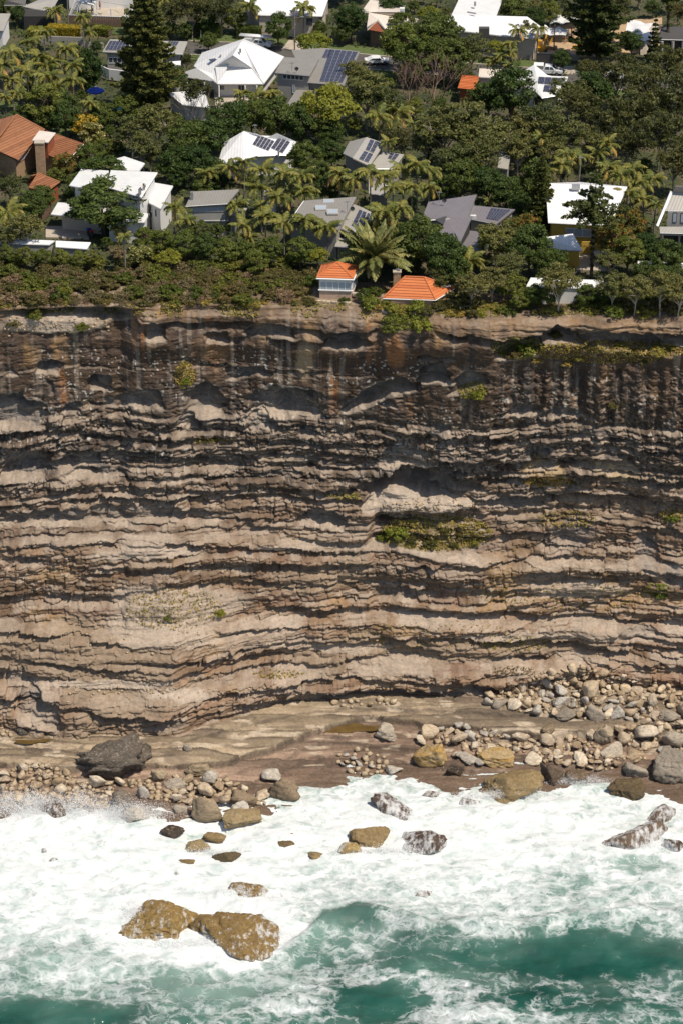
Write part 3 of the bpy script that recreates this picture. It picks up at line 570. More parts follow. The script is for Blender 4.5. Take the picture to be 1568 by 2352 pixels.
m_grey = rockmat('boulder_grey', [(.3, (.25, .21, .165)), (.6, (.38, .32, .25)), (.8, (.46, .39, .30))])
m_tan = rockmat('boulder_tan', [(.3, (.25, .185, .12)), (.55, (.36, .28, .18)), (.8, (.42, .34, .24))])
m_ochre = rockmat('boulder_ochre_banded', [(.3, (.40, .29, .15)), (.6, (.46, .36, .22)), (.8, (.48, .40, .28))], band=(.46, .28, .085))
m_gold = rockmat('boulder_golden_wet', [(.25, (.10, .07, .035)), (.5, (.22, .148, .062)), (.65, (.30, .215, .105)), (.85, (.36, .29, .18))], .45, bmp=.12)
m_wet = rockmat('boulder_dark_wet', [(.3, (.055, .038, .026)), (.55, (.10, .068, .045)), (.8, (.17, .115, .065))], .75, spots=(.30, .22, .12), bmp=.15)
def foamy(name, base_stops, lo, hi):
    """weedy rock that the swash runs over: white water lies round its foot and drains off in streaks"""
    m = rockmat(name, base_stops, .6, bmp=.14); nt = m.node_tree; bs = nt.nodes['Principled BSDF']; src = bs.inputs['Base Color'].links[0].from_socket
    a = noise_node(nt, .9, 5, .62, stretch=(2.2, 1.2, .35)); b_ = noise_node(nt, .5, 5, .6); sp = nt.nodes.new('ShaderNodeSeparateXYZ'); nt.links.new(nt.nodes.new('ShaderNodeNewGeometry').outputs['Position'], sp.inputs[0])
    v = mathn(nt, 'SUBTRACT', mathn(nt, 'ADD', mathn(nt, 'MULTIPLY', mathn(nt, 'SUBTRACT', a.outputs[0], .5), 3.4), mathn(nt, 'MULTIPLY', mathn(nt, 'SUBTRACT', b_.outputs[0], .5), 3.0)), mathn(nt, 'MULTIPLY_ADD', sp.outputs[2], hi, -lo))
    msk = ramp(nt, v, [(.0, 0.0), (.45, .55), (1.0, .95)])
    nt.links.new(mixn(nt, src, (.70, .70, .69), msk), bs.inputs['Base Color']); return m
m_gwash = foamy('boulder_golden_awash', [(.25, (.14, .085, .03)), (.5, (.31, .20, .065)), (.8, (.42, .30, .12))], .16, .24)
m_wash = foamy('boulder_dark_awash', [(.3, (.06, .036, .026)), (.55, (.10, .062, .042)), (.8, (.15, .10, .06))], .42, .22)
VAR = [rock_mesh(300 + i, 3, planes=rnd.choice((6, 7, 8, 10)), rough=rnd.choice((.05, .07, .09)), sharp=rnd.choice((18, 26, 40))) for i in range(16)]
def boulder(px, py, w, h, m=None, me=None, label=None, group=None, depth=None, sea=False, rz=None, sink=.3, name='boulder'):
    """w, h: size in picture units of the photograph at that spot; stands on the shelf (or in the sea)"""
    if sea: p = at_z(px, py + h * .22, 0.0)
    else: p = cliff_point(px, py + h * .30, NA + int(NC * .80))[0]
    sc = scale_at(p); W = w / sc; Dp = depth or W * (rnd.uniform(.62, .75) if me else rnd.uniform(.75, 1.05)); sn = .63 if sea else .57
    H = math.sqrt(max((h / sc) ** 2 - (sn * Dp) ** 2, (.36 * W) ** 2)) / .80
    H = min(H, 1.15 * W)
    o = bpy.data.objects.new(name, me or rnd.choice(VAR)); COL.objects.link(o)
    if m:
        if not (me and not me.users > 1): pass
        o.data.materials.append(None) if not o.data.materials else None
        o.material_slots[0].link = 'OBJECT'; o.material_slots[0].material = m
    a = rnd.uniform(0, 6.28) if rz is None else rz
    o.scale = (W / 2, Dp / 2, H / 2); tl = .15 if me else .5; o.rotation_euler = (rnd.uniform(-tl, tl), rnd.uniform(-tl, tl), a if rz is None and me is None else (rz or 0))
    if me is None: o.scale = (W / 2, W / 2 * rnd.uniform(.5, .95), H / 2 * rnd.uniform(.6, 1.0))
    o.location = (p.x, p.y + (Dp * .1 if not sea else 0), p.z + H * (.5 - sink))
    return tag(o, label, 'rock' if name != 'boulder' else 'boulder', group)
HERO = [ # px, py, w, h, material, seed, ridge, label, sea
 (258,1748,195,112,m_dark,401,.02,'huge dark pitted boulder beneath the layered cliff foot on the left',0),
 (652,1815,76,68,m_tan,402,.07,'round brown knobbly boulder at the end of the left rock pile',0),
 (628,1782,62,34,m_pale,403,0,'pale angular slab leaning behind the round knobbly boulder',0),
 (286,1838,60,76,m_dark,404,.03,'upright half dark, half pale boulder below the huge dark boulder',0),
 (312,1874,64,46,m_pale,405,0,'smooth pale grey boulder standing in the white splash on the left',0),
 (476,1862,76,72,m_tan,406,0,'big rounded tan boulder at the seaward tip of the left pile',0),
 (558,1838,72,52,m_tan,407,.03,'rough tan boulder beside the pale rock with a dark hollow',0),
 (560,1882,106,38,m_gold,408,0,'flat golden wet ledge rock under the left pile',0),
 (556,1860,58,40,m_pale,409,0,'pale carved rock resting on the flat golden wet ledge',0),
 (366,1778,42,52,m_tan,410,.04,'tall tilted tan slab just right of the huge dark boulder',0),
 (398,1800,58,32,m_grey,411,.05,'grey layered slab lying right of the tilted tan slab',0),
 (448,1768,76,44,m_tan,412,.04,'long tan slab fallen at the edge of the pale rock shelf',0),
 (484,1790,44,40,m_pale,413,0,'pale wedge rock beside the long fallen tan slab',0),
 (326,1822,38,38,m_pale,414,0,'pale boulder between the upright boulder and the tilted slab',0),
 (418,1856,40,28,m_grey,415,0,'dark grey boulder on the left of the big rounded tan boulder',0),
 (395,1908,62,44,m_wet,416,0,'dark wet rock nearest the left splash with a golden base',1),
 (452,1938,66,40,m_gold,417,0,'golden wet rock below the dark wet rock by the left splash',1),
 (492,1922,60,26,m_gold,418,0,'flat brown rock awash beside the golden wet rock',1),
 (520,1962,72,42,m_gold,419,0,'broad golden rock, lowest of the cluster off the left pile',1),
 (655,1938,48,20,m_gold,420,0,'low golden rock alone in the foam right of the cluster',1),
 (670,1917,16,14,m_gold,421,0,'small pointed golden rock above the low lone one',1),
 (728,1962,50,28,m_gold,422,0,'small pyramid shaped golden rock in the foam',1),
 (852,1908,106,84,m_gold,423,0,'large blocky golden boulder standing in the surf at centre',1),
 (796,1946,70,38,m_gwash,424,0,'low brown rock in front of the blocky golden boulder',1),
 (955,1918,170,82,m_wash,425,0,'dark brown rock awash, right of the blocky golden boulder',1),
 (905,1850,150,44,m_wash,426,0,'flat dark rock awash below the little pebble heap',1),
 (982,1818,60,14,m_wash,427,0,'thin dark rock awash left of the massive wet boulder',1),
 (1075,1840,60,14,m_wash,428,0,'tiny dark rock awash in front of the massive wet boulder',1),
 (1152,1788,196,84,m_gold,429,.02,'massive brown wet boulder with a dark top at the waterline',1),
 (998,1736,98,66,m_ochre,430,0,'big yellow banded boulder on the brown shelf',0),
 (1070,1738,58,36,m_pale,431,0,'smooth pale boulder right of the yellow banded one',0),
 (1150,1746,110,36,m_ochre,432,0,'flat ochre slab behind the massive wet boulder',0),
 (1040,1770,48,40,m_wet,433,0,'dark boulder squeezed between the yellow banded and the massive wet boulders',0),
 (1268,1780,66,54,m_wet,434,.02,'dark weedy boulder right of the massive wet boulder',0),
 (1326,1784,60,34,m_wet,435,0,'low wet boulder right of the dark weedy one',0),
 (1448,1808,112,62,m_gold,436,.03,'dark topped golden boulder at the waterline on the right',1),
 (1532,1756,118,84,m_grey,437,.02,'very big pale grey boulder at the right of the waterline',0),
 (1452,1768,78,42,m_grey,438,.03,'grey brown boulder between the golden waterline boulder and the pile',0),
 (1412,1724,76,34,m_grey,439,0,'long grey boulder left of the very big pale one',0),
 (1462,1914,190,56,m_wash,440,0,'long dark rock awash near the right of the surf',1),
 (1545,1930,90,60,m_wash,441,0,'dark rock with white water streaming off it, far right of the surf',1),
 (1520,1868,120,26,m_wash,442,0,'low rock barely showing in foam above the long dark rock',1),
 (886,1684,62,44,m_grey,443,.04,'squared grey brown block by the brown tide pool',0),
 (902,1768,46,30,m_pale,444,0,'pale boulder at the water edge below the pebble heap',0),
 (1390,1688,60,66,m_tan,445,.05,'rusty upright boulder in the middle of the right piles',0),
 (1262,1672,44,26,m_tan,446,.03,'hollowed tan boulder on the dark shelf edge',0),
 (380,2100,205,118,m_gwash,447,.01,'great golden rock out in the surf with water pouring off it',1),
 (548,2136,240,62,m_gwash,448,.01,'long low golden rock beside the great golden one in the surf',1),
 (570,2042,116,36,m_gwash,449,0,'narrow golden rock in the white foam behind the two biggest surf rocks',1),
 (1000-32,2052,54,16,m_wash,450,0,'faint brown rock under the foam at the centre',1),
 (100,1952,18,14,m_wash,451,0,'upper of two little rocks in the white foam at left',1),
 (122,1971,24,14,m_wash,452,0,'lower of two little rocks in the white foam at left',1),
 (405,2005,16,26,m_wash,453,0,'narrow brown rock tip in the foam under the golden cluster',1),
 (435,1717,26,20,m_grey,454,0,'single grey stone on the pale shelf right of the huge dark boulder',0),
 (50,1680,30,22,m_dark,455,0,'single dark stone against the cliff foot far left',0),
 (430,1975,40,22,m_gold,456,0,'small golden splinter at the bottom left of the cluster',1),
 (115,1855,90,48,m_wash,457,0,'dark boulder half buried in spray on the far left',0),
 (1545,1700,60,46,m_grey,458,0,'grey boulder above the very big pale one',0),
 (1420,1635,44,42,m_pale,459,0,'tall smooth pale boulder in front of the upper right pile',0),
 (1368,1640,52,48,m_grey,460,.03,'blocky pitted boulder left of the tall smooth pale one',0),
 (1285,1612,50,34,m_pale,461,0,'broad pale boulder inside the upper right pile',0),
 (1145,1615,38,28,m_grey,462,0,'round grey boulder at the left tip of the upper right pile',0),
 (1118,1612,34,26,m_pale,463,0,'rounded pale boulder, first on the left of the upper right pile',0),
 (1300,1640,56,30,m_grey,464,.03,'flat grey block at the front of the upper right pile',0),
 (1530,1640,64,36,m_grey,465,.03,'flat grey slab at the right end of the upper right pile',0),
 (1078,1688,34,30,m_pale,466,0,'pale cube shaped boulder topping the middle pile',0),
]
for (px, py, w, h, m, sd_, rg, lab, sea) in HERO:
    me = rock_mesh(sd_, 4, 16, .2, 10, .03) if m is m_dark and w > 100 else rock_mesh(sd_, 5 if w > 85 else 4 if w > 40 else 3, planes=10, rough=.07 if rg == 0 else (.15 if m is m_dark else .09), sharp=22, ridge=max(rg, .014))
    boulder(px, py, w, h, m, me, lab, None, sea=bool(sea), rz=rnd.uniform(-.3, .3), sink=(.66 if m is m_wash else .5) if sea else .26)
def inpoly(x, y, P_):
    c = False
    for i in range(len(P_)):
        (x1, y1), (x2, y2) = P_[i], P_[i - 1]
        if (y1 > y) != (y2 > y) and x < (x2 - x1) * (y - y1) / (y2 - y1) + x1: c = not c
    return c
heroes2 = [(h[0], h[1], h[2] / 2, h[3] / 2) for h in HERO]
def scatter(P_, n, lo, hi, pw=1.25, gap=.35):
    out, tries = [], 0
    x0, x1 = min(p[0] for p in P_), max(p[0] for p in P_); y0, y1 = min(p[1] for p in P_), max(p[1] for p in P_)
    while len(out) < n and tries < n * 60:
        tries += 1; x, y = rnd.uniform(x0, x1), rnd.uniform(y0, y1)
        if not inpoly(x, y, P_): continue
        w = lo + (hi - lo) * rnd.random() ** pw
        if any(abs(x - a) < b * .8 + w * .2 and abs(y - c) < d * .75 + w * .15 for a, c, b, d in heroes2): continue
        if any(abs(x - a) < (w + b) * gap and abs(y - c) < (w + b) * gap * .62 for a, c, b in out): continue
        out.append((x, y, w))
    return out
PILES = [
 ([(1105,1605),(1180,1572),(1250,1540),(1360,1535),(1450,1560),(1580,1590),(1580,1650),(1440,1652),(1300,1650),(1160,1628)], 210, 20, 60, 'sun bleached stone in the upper right pile against the cliff foot', 'stones of the upper right pile'),
 ([(960,1680),(1050,1668),(1120,1676),(1220,1700),(1340,1690),(1440,1665),(1580,1660),(1580,1720),(1460,1760),(1340,1772),(1180,1735),(1030,1765),(960,1730)], 150, 20, 62, 'rounded stone in the lower right pile along the waterline', 'stones of the lower right pile'),
 ([(-15,1775),(100,1752),(160,1775),(240,1800),(330,1790),(420,1780),(520,1790),(600,1825),(610,1845),(470,1850),(340,1835),(240,1858),(-15,1850)], 180, 14, 54, 'tan stone in the left pile around the huge dark boulder', 'stones of the left pile'),
 ([(765,1735),(830,1718),(882,1738),(888,1765),(850,1782),(780,1765)], 30, 12, 26, 'pale cobble of the little heap on the brown shelf', 'cobbles of the little heap'),
 ([(758,1607),(915,1606),(915,1622),(758,1622)], 14, 10, 22, 'white cobble of the short row along the cliff foot', 'cobbles in a row'),
 ([(-15,1668),(60,1672),(60,1690),(-15,1690)], 9, 9, 18, 'small tan stone beside the single dark stone far left', 'stones far left'),
]
small = []
for P_, n, lo, hi, lab, grp in PILES:
    for (x, y, w) in scatter(P_, n, lo, hi): small.append((w, x, y, lab, grp))
small.sort(key=lambda q: -q[0])
for me in VAR: me.materials.append(m_bould)
keep = small[:235]; rest = small[225:]
SHORT = [(258,1748,'huge dark pitted boulder'),(652,1815,'round knobbly boulder'),(286,1838,'upright half dark boulder'),(476,1862,'big rounded tan boulder'),(366,1778,'tall tilted tan slab'),(448,1768,'long fallen tan slab'),(398,1800,'grey layered slab'),(558,1838,'rough tan boulder'),(60,1790,'left edge above the spray'),
 (998,1736,'yellow banded boulder'),(1070,1738,'smooth pale boulder'),(1150,1746,'flat ochre slab'),(1268,1780,'dark weedy boulder'),(1532,1756,'very big pale grey boulder'),(1412,1724,'long grey boulder'),(1390,1688,'rusty upright boulder'),(1262,1672,'hollowed tan boulder'),(1078,1688,'pale cube shaped boulder'),
 (1420,1635,'tall smooth pale boulder'),(1368,1640,'blocky pitted boulder'),(1285,1612,'broad pale boulder'),(1145,1615,'round grey boulder'),(1300,1640,'flat grey block'),(1530,1640,'flat grey slab'),(1350,1560,'cliff foot behind the upper right pile'),(1500,1585,'cliff foot at the right edge'),(1450,1590,'dry back of the upper right pile')]
for w, x, y, lab, grp in keep:
    if 'pile' in grp:
        s_ = min(SHORT, key=lambda q: (q[0] - x) ** 2 + (2 * (q[1] - y)) ** 2)[2]; wd = 'tan' if 'left' in grp else 'bleached' if 'upper' in grp else 'rounded'
        lab = f'{wd} stone nearest the {s_}'; grp = f'{wd} stones nearest the {s_}'
    boulder(x, y, w, w * rnd.uniform(.6, .95), rnd.choice((m_pale, m_bould)) if 'pale' in lab or 'white' in lab else m_bould, None, lab, grp, sink=rnd.uniform(-.1, .25))
mb = MB(); RV = [rock_mesh(700 + i, 1, 7) for i in range(6)]
def add_small(p, W):
    me = rnd.choice(RV); a = rnd.uniform(0, 6.28); ca, sa = math.cos(a), math.sin(a); r = W / 2; hz = r * rnd.uniform(.55, .9)
    mb.add([(p.x + (c.co.x * ca - c.co.y * sa) * r, p.y + (c.co.x * sa + c.co.y * ca) * r, p.z + hz * .5 + c.co.z * hz) for c in me.vertices], [tuple(q.vertices) for q in me.polygons])
for w, x, y, lab, grp in rest:
    p = cliff_point(x, y + 3, NA + int(NC * .8))[0]; add_small(p, w / scale_at(p))
for P_, n, lo, hi, lab, grp in PILES[:3]:
    for (x, y, w) in scatter(P_, 260, 7, 14, 1.0, .3):
        p = cliff_point(x, y + 2, NA + int(NC * .8))[0]; add_small(p, w / scale_at(p))
for _ in range(420):                                          # debris on the ledges and the scree
    x, y = rnd.choice(((rnd.gauss(400, 90), rnd.gauss(1420, 40)), (rnd.uniform(150, 700), rnd.gauss(1590, 8)), (rnd.uniform(870, 1100), rnd.gauss(1165, 10)), (rnd.uniform(0, 250), rnd.gauss(748, 10))))
    p = cliff_point(x, y, NA)[0]; add_small(p, rnd.uniform(3, 9) / 14.5)
so = mb.build('loose_stones', m_bould, smooth=True); tag(so, kind='stuff')
# tide pools
m_pool_t = plain('tide_pool_water', (.12, .075, .025), .06, .3, .6)
def puddle(name, px, py, rx, ry, lift=.05):
    c = cliff_point(px, py, NA + int(NC * .8))[0]; V = []
    for i in range(26):
        a = 2 * math.pi * i / 26; rr = 1 + .22 * math.sin(a * 3 + px) + .1 * math.sin(a * 7)
        V.append((c.x + math.cos(a) * rx / 14.5 * rr, c.y + math.sin(a) * ry / 14.5 / .58 * rr, c.z + lift))
    return tag(mesh_obj(name, V, [tuple(range(26))], m_pool_t), kind='structure')
puddle('tide_pool', 800, 1674, 62, 12, .16); puddle('tide_pool', 70, 1702, 44, 7, .1)

# ================================================================== spray thrown up where the breakers hit
m_spray = leafmat('sea_spray', (.72, .72, .72), (.78, .78, .78), None, .45)
SP = []; rs_ = np.random.RandomState(77)
for px, py, rx, ry, h_, n_ in ((120, 1868, 15, 2.2, 3.6, 15000), (300, 1880, 5, 1.6, 3.0, 5000), (40, 1850, 7, 1.6, 2.6, 4000), (1160, 1832, 8, .9, 1.3, 2600), (1330, 1800, 5, .8, 1.4, 1600), (470, 2175, 10, 1.2, 1.0, 2600), (310, 2100, 2.2, 3.0, 1.4, 2200), (640, 2150, 4, 1.4, 1.0, 1200), (560, 2060, 6, 1, 1.0, 1500), (880, 1958, 8, .9, .9, 1500), (1480, 1945, 9, 1.0, .9, 1600), (850, 1880, 9, 1.2, .7, 1000), (480, 1960, 5, 1, .8, 900)):
    n_ = int(n_ * 1.8); c_ = np.array(at_z(px, py, 0)); q_ = rs_.normal(size=(n_, 3)) * np.array((rx * .5, ry * .5, 0)); pk = .5 + .5 * fbm(q_[:, 0] / 2.3 + px, 0 * q_[:, 0], 61, 3)
    z_ = np.abs(rs_.normal(size=n_)) * .42 * h_ * (.35 + 1.3 * pk) * np.exp(-(q_[:, 0] / rx) ** 2); q_[:, 2] = z_ + .15; SP.append(c_ + q_)
SP = np.concatenate(SP); tag(link('sea_spray', soup('sea_spray', cards(SP, np.tile((0, -.5, .8), (len(SP), 1)),   .052, rs_, .9, 1.1), None, m_spray)), kind='stuff')

# ================================================================== houses
m_white = sheet_metal('white_roof_sheeting', (.74, .73, .72), .5, .5); m_white2 = sheet_metal('pale_roof_sheeting', (.66, .655, .64), .5, .5, .8)
m_cream = sheet_metal('cream_roof_sheeting', (.66, .58, .50), .5, .5, .3); m_grey = sheet_metal('grey_roof_sheeting', (.235, .22, .195), .45, .5, .2)
m_lgrey = sheet_metal('light_grey_roof_sheeting', (.34, .32, .285), .45, .5, .5); m_slate = sheet_metal('slate_purple_roof', (.165, .15, .16), .45, .5, .4)
m_dgrey = sheet_metal('dark_roof_sheeting', (.07, .065, .06), .3, .6); m_wwall = plain('white_wall_paint', (.68, .67, .65), .8, .07, .8)
m_gwall = plain('grey_wall_paint', (.30, .285, .265), .8, .1, .8); m_cwall = plain('cream_wall_render', (.50, .43, .36), .85, .1, .7)
m_ywall = plain('yellow_wall_paint', (.52, .34, .06), .8, .1, .8); m_dwall = plain('dark_wall', (.035, .032, .03), .8, .2, .8)
m_timber = plain('brown_timber', (.16, .10, .07), .8, .3, 2.5); m_rwall = plain('red_timber', (.27, .075, .03), .8, .2, 2)
m_wtrim = plain('white_trim', (.74, .73, .71), .6, .05, 2); m_dtrim = plain('dark_trim', (.05, .05, .05), .5, .1, 2)
m_steel = plain('galvanised_steel', (.42, .42, .42), .4, .1, 3, metal=.6)
m_glass, nt, bs, N, L = new_mat('window_glass'); bs.inputs['Base Color'].default_value = (.045, .06, .075, 1); bs.inputs['Roughness'].default_value = .06; bs.inputs['Specular IOR Level'].default_value = .8
m_pglass, nt, bs, N, L = new_mat('pale_window_glass'); bs.inputs['Base Color'].default_value = (.33, .37, .42, 1); bs.inputs['Roughness'].default_value = .12
def brickmat(name, c1, c2, mort, sc=1.0):
    m, nt, bs, N, L = new_mat(name); g = N.new('ShaderNodeNewGeometry')
    sep = N.new('ShaderNodeSeparateXYZ'); L.new(g.outputs['Position'], sep.inputs[0]); cmb = N.new('ShaderNodeCombineXYZ')
    L.new(mathn(nt, 'ADD', sep.outputs[0], sep.outputs[1]), cmb.inputs[0]); L.new(sep.outputs[2], cmb.inputs[1])
    b = N.new('ShaderNodeTexBrick'); b.inputs['Scale'].default_value = 2.2 * sc; b.inputs['Mortar Size'].default_value = .03
    b.inputs['Color1'].default_value = (*c1, 1); b.inputs['Color2'].default_value = (*c2, 1); b.inputs['Mortar'].default_value = (*mort, 1)
    L.new(cmb.outputs[0], b.inputs['Vector']); t = noise_node(nt, 2, 5)
    L.new(mixn(nt, b.outputs[0], ramp(nt, t.outputs[0], [(.3, .7), (.7, 1.2)]), .7, 'MULTIPLY'), bs.inputs['Base Color']); bs.inputs['Roughness'].default_value = .9; return m
m_brick = brickmat('brown_brick', (.30, .17, .08), (.40, .25, .13), (.33, .26, .19)); m_pbrick = brickmat('pale_brick', (.46, .29, .19), (.54, .37, .26), (.45, .38, .3))
def tilemat(name, a, b_, lich):
    m, nt, bs, N, L = new_mat(name); t = noise_node(nt, 1.4, 6, .7); g = N.new('ShaderNodeNewGeometry')
    f_ = mathn(nt, 'ADD', mathn(nt, 'MULTIPLY', t.outputs[0], .6), mathn(nt, 'MULTIPLY', g.outputs['Random Per Island'], .4))
    col = ramp(nt, f_, [(.3, a), (.7, b_)]); n2 = noise_node(nt, 4, 4)
    L.new(mixn(nt, col, lich, ramp(nt, n2.outputs[0], [(.6, 0.), (.75, .5)])), bs.inputs['Base Color']); bs.inputs['Roughness'].default_value = .75; return m
m_otile = tilemat('orange_roof_tiles', (.42, .105, .03), (.54, .165, .05), (.46, .22, .10)); m_btile = tilemat('brown_roof_tiles', (.20, .075, .03), (.30, .125, .055), (.34, .2, .12))
m_pv, nt, bs, N, L = new_mat('solar_cells'); tcs = N.new('ShaderNodeTexCoord')
def gridlines(n, w):
    mp_ = N.new('ShaderNodeMapping'); L.new(tcs.outputs['UV'], mp_.inputs[0]); sp = N.new('ShaderNodeSeparateXYZ'); L.new(mp_.outputs[0], sp.inputs[0]); r = []
    for i, nn in ((0, n[0]), (1, n[1])):
        fr = mathn(nt, 'FRACT', mathn(nt, 'MULTIPLY', sp.outputs[i], nn)); r.append(mathn(nt, 'LESS_THAN', fr, w))
    return mathn(nt, 'MAXIMUM', r[0], r[1])
L.new(mixn(nt, (.030, .032, .055), (.15, .15, .18), gridlines((4, 6), .08)), bs.inputs['Base Color']); bs.inputs['Roughness'].default_value = .22
m_pvframe = plain('panel_frame', (.50, .50, .52), .4, .05, 2)
m_water = plain('pool_water', (.13, .48, .55), .05, .15, .6)

FOOT = []
class House:
    def __init__(s, name, label, pts, cat='house'):
        P_ = [at_h(*p) for p in pts]; c = sum(P_, Vector()) / len(P_); c.z = ground(c.x, c.y); s.o = c
        s.e = thing(name, label, cat, c); s.foot = [(p.x, p.y) for p in P_]; FOOT.append(s.foot)
    def roof(s, planes, m, t=.22, name='roof', tiles=0):
        mb = MB()
        for P_ in planes:
            ROOFPX.append([(p[0], p[1]) for p in P_]); V = [at_h(*p) for p in P_]
            if tiles:
                if len(P_) > 3:
                    q0 = V[0]; n_ = (V[len(V) // 2] - q0).cross(V[-1] - q0).normalized(); V = [on_plane(p[0], p[1], q0, n_) for p in P_]
                tile_plane(mb, V, tiles, t)
            else:
                mb.slab(V, t) if len(V) < 4 else tri_slab(mb, V, t)
        o = mb.build(name, m, s.e, origin=s.o)
        if not tiles and t > .1:
            for P_ in planes:
                V = [at_h(*p) for p in P_]; n = len(V); E_ = [(V[i], V[(i + 1) % n]) for i in range(n) if (V[i] - V[(i + 1) % n]).length > 2.0 and abs(V[i].z - V[(i + 1) % n].z) < .45]
                if E_:
                    a, b = min(E_, key=lambda q: q[0].z + q[1].z); g = MB(); c = sum(V, Vector()) / n; of = Vector(((a + b) / 2 - c).xy.to_3d()).normalized() * .07; g.tube(a + of - Vector((0, 0, .1)), b + of - Vector((0, 0, .1)), .085, n=6); g.build('gutter', m_steel, s.e, origin=s.o)
        return o
    def walls(s, pts, m, inset=.55, drop=.25, base=-.6, name='wall'):
        V = [at_h(*p) for p in pts]; c = sum(V, Vector()) / len(V); W = []
        for p in V:
            d = Vector((c.x - p.x, c.y - p.y, 0)); q = p + d.normalized() * min(inset, d.length * .4); q.z = p.z - drop; W.append(q)
        bot = [Vector((q.x, q.y, s.o.z + base)) for q in W]; mb = MB(); mb.prism(bot, W); s.w = bot
        return mb.build(name, m, s.e, origin=s.o)
    def gable(s, pts, m, name='gable_wall', t=.12):
        V = [at_h(*p) for p in pts]; n = (V[1] - V[0]).cross(V[2] - V[0]).normalized(); b = [v + Vector((0, .3, 0)) for v in V]
        mb = MB(); mb.prism(V, b); return mb.build(name, m, s.e, origin=s.o)
    def win(s, x0, y0, x1, y1, a, b, n=1, glass=None, frame=None, name='window', proud=.05, slant=0):
        """window seen at this spot on the upright plane through plan points a-b, cut into n panes"""
        a, b = Vector(a), Vector(b); nn = Vector((b.y - a.y, a.x - b.x, 0)).normalized()
        if nn.dot(Vector(CAM) - a) < 0: nn = -nn
        q = [on_plane(px, py, a, nn) for px, py in ((x0, y0), (x1, y0 + slant), (x1, y1 + slant), (x0, y1))]
        z0, z1 = min(q[2].z, q[3].z), max(q[0].z, q[1].z); A, B = Vector((q[3].x, q[3].y, z0)), Vector((q[2].x, q[2].y, z0)); H = z1 - z0
        u = (B - A); ln = u.length; u.normalize(); fw = min(.09, ln / n * .12); mb = MB()
        def bar(c0, c1, zz0, zz1):
            p = [A + u * c0, A + u * c1]; r = [p[0] - nn * .05, p[1] - nn * .05, p[1] + nn * (proud + .04), p[0] + nn * (proud + .04)]
            mb.prism([Vector((k_.x, k_.y, A.z + zz0)) for k_ in r], [Vector((k_.x, k_.y, A.z + zz1)) for k_ in r])
        bar(0, ln, 0, fw); bar(0, ln, H - fw, H)
        for i in range(n + 1):
            c = ln * i / n; bar(max(0, c - fw / 2), min(ln, c + fw / 2), fw, H - fw)
        wf = mb.build(name, frame or m_wtrim, s.e, origin=s.o)
        for i in range(n):
            c0, c1 = ln * i / n + fw * .5, ln * (i + 1) / n - fw * .5; g = MB()
            p = [A + u * c0 + nn * proud * .5, A + u * c1 + nn * proud * .5, A + u * c1 + nn * proud, A + u * c0 + nn * proud]
            g.prism([k_ + Vector((0, 0, fw)) for k_ in p], [k_ + Vector((0, 0, H - fw)) for k_ in p]); po = g.build('pane', glass or m_glass, wf, origin=s.o)
        return wf
    def panels(s, plane, quad, nu, nv, gap=.04, name='solar_panel'):
        """solar panels on the roof plane (three roof points); quad: four corners as seen"""
        A, B, C_ = [at_h(*p) for p in plane]; n = (B - A).cross(C_ - A).normalized()
        if n.z < 0: n = -n
        Q = [on_plane(px, py, A + n * .16, n) for px, py in quad]
        def bl(u_, v_): return (Q[0] * (1 - u_) + Q[1] * u_) * (1 - v_) + (Q[3] * (1 - u_) + Q[2] * u_) * v_
        for i in range(nu):
            for j in range(nv):
                g = gap; c = [bl((i + a_) / nu, (j + b_) / nv) for a_, b_ in ((g, g), (1 - g, g), (1 - g, 1 - g), (g, 1 - g))]
                mb = MB(); mb.prism([p - n * .05 for p in c], [p for p in c]); fo = mb.build(name, m_pvframe, s.e, origin=s.o)
                cc = [bl((i + a_) / nu, (j + b_) / nv) + n * .012 for a_, b_ in ((g * 1.7, g * 1.4), (1 - g * 1.7, g * 1.4), (1 - g * 1.7, 1 - g * 1.4), (g * 1.7, 1 - g * 1.4))]
                me = bpy.data.meshes.new('solar_cells'); me.from_pydata([tuple(p - s.o) for p in cc], [], [(0, 1, 2, 3)] if (cc[1] - cc[0]).cross(cc[2] - cc[0]).z > 0 else [(0, 3, 2, 1)])
                uv = me.uv_layers.new(); order = [me.loops[l].vertex_index for l in range(4)]
                for l, vi in enumerate(order): uv.data[l].uv = ((0, 0), (1, 0), (1, 1), (0, 1))[vi]
                link('cells', me, m_pv, fo)
    def box(s, px, py, h, size, m, name, rz=0):
        p = at_h(px, py, h); mb = MB(); mb.box((p.x, p.y, p.z - size[2] / 2), size, rz); return mb.build(name, m, s.e, origin=s.o)
    def pole(s, px, py, h, r, m, name, low=-.3, n=8):
        p = at_h(px, py, h); mb = MB(); mb.tube((p.x, p.y, ground(p.x, p.y) + low), p, r, n=n); return mb.build(name, m, s.e, origin=s.o)
    def mast(s, px, py, h, low, name='aerial', dish=False):
        p = at_h(px, py, h); mb = MB(); b = p - Vector((0, 0, low)); mb.tube(b, p, .04, n=5)
        for i in range(4): mb.tube(p + Vector((-.5 + .1 * i, -.25 + i * .18, -.05)), p + Vector((.5 - .1 * i, -.25 + i * .18, -.05)), .025, n=4)
        mb.tube(p + Vector((0, -.4, -.05)), p + Vector((0, .45, -.05)), .025, n=4)
        o = mb.build(name, m_steel, s.e, origin=s.o)
        if dish:
            d = MB(); c = b + Vector((.8, 0, .4)); V = [c]; K = 10
            for i in range(K): V.append(c + Vector((math.cos(6.283 * i / K) * .38, -.12 , math.sin(6.283 * i / K) * .38)))
            d.add(V, [(0, i + 1, (i + 1) % K + 1) for i in range(K)]); d.tube(c - Vector((0, 0, .5)), c, .05); d.build('satellite_dish', m_dtrim, s.e, origin=s.o)
ROOFPX = []
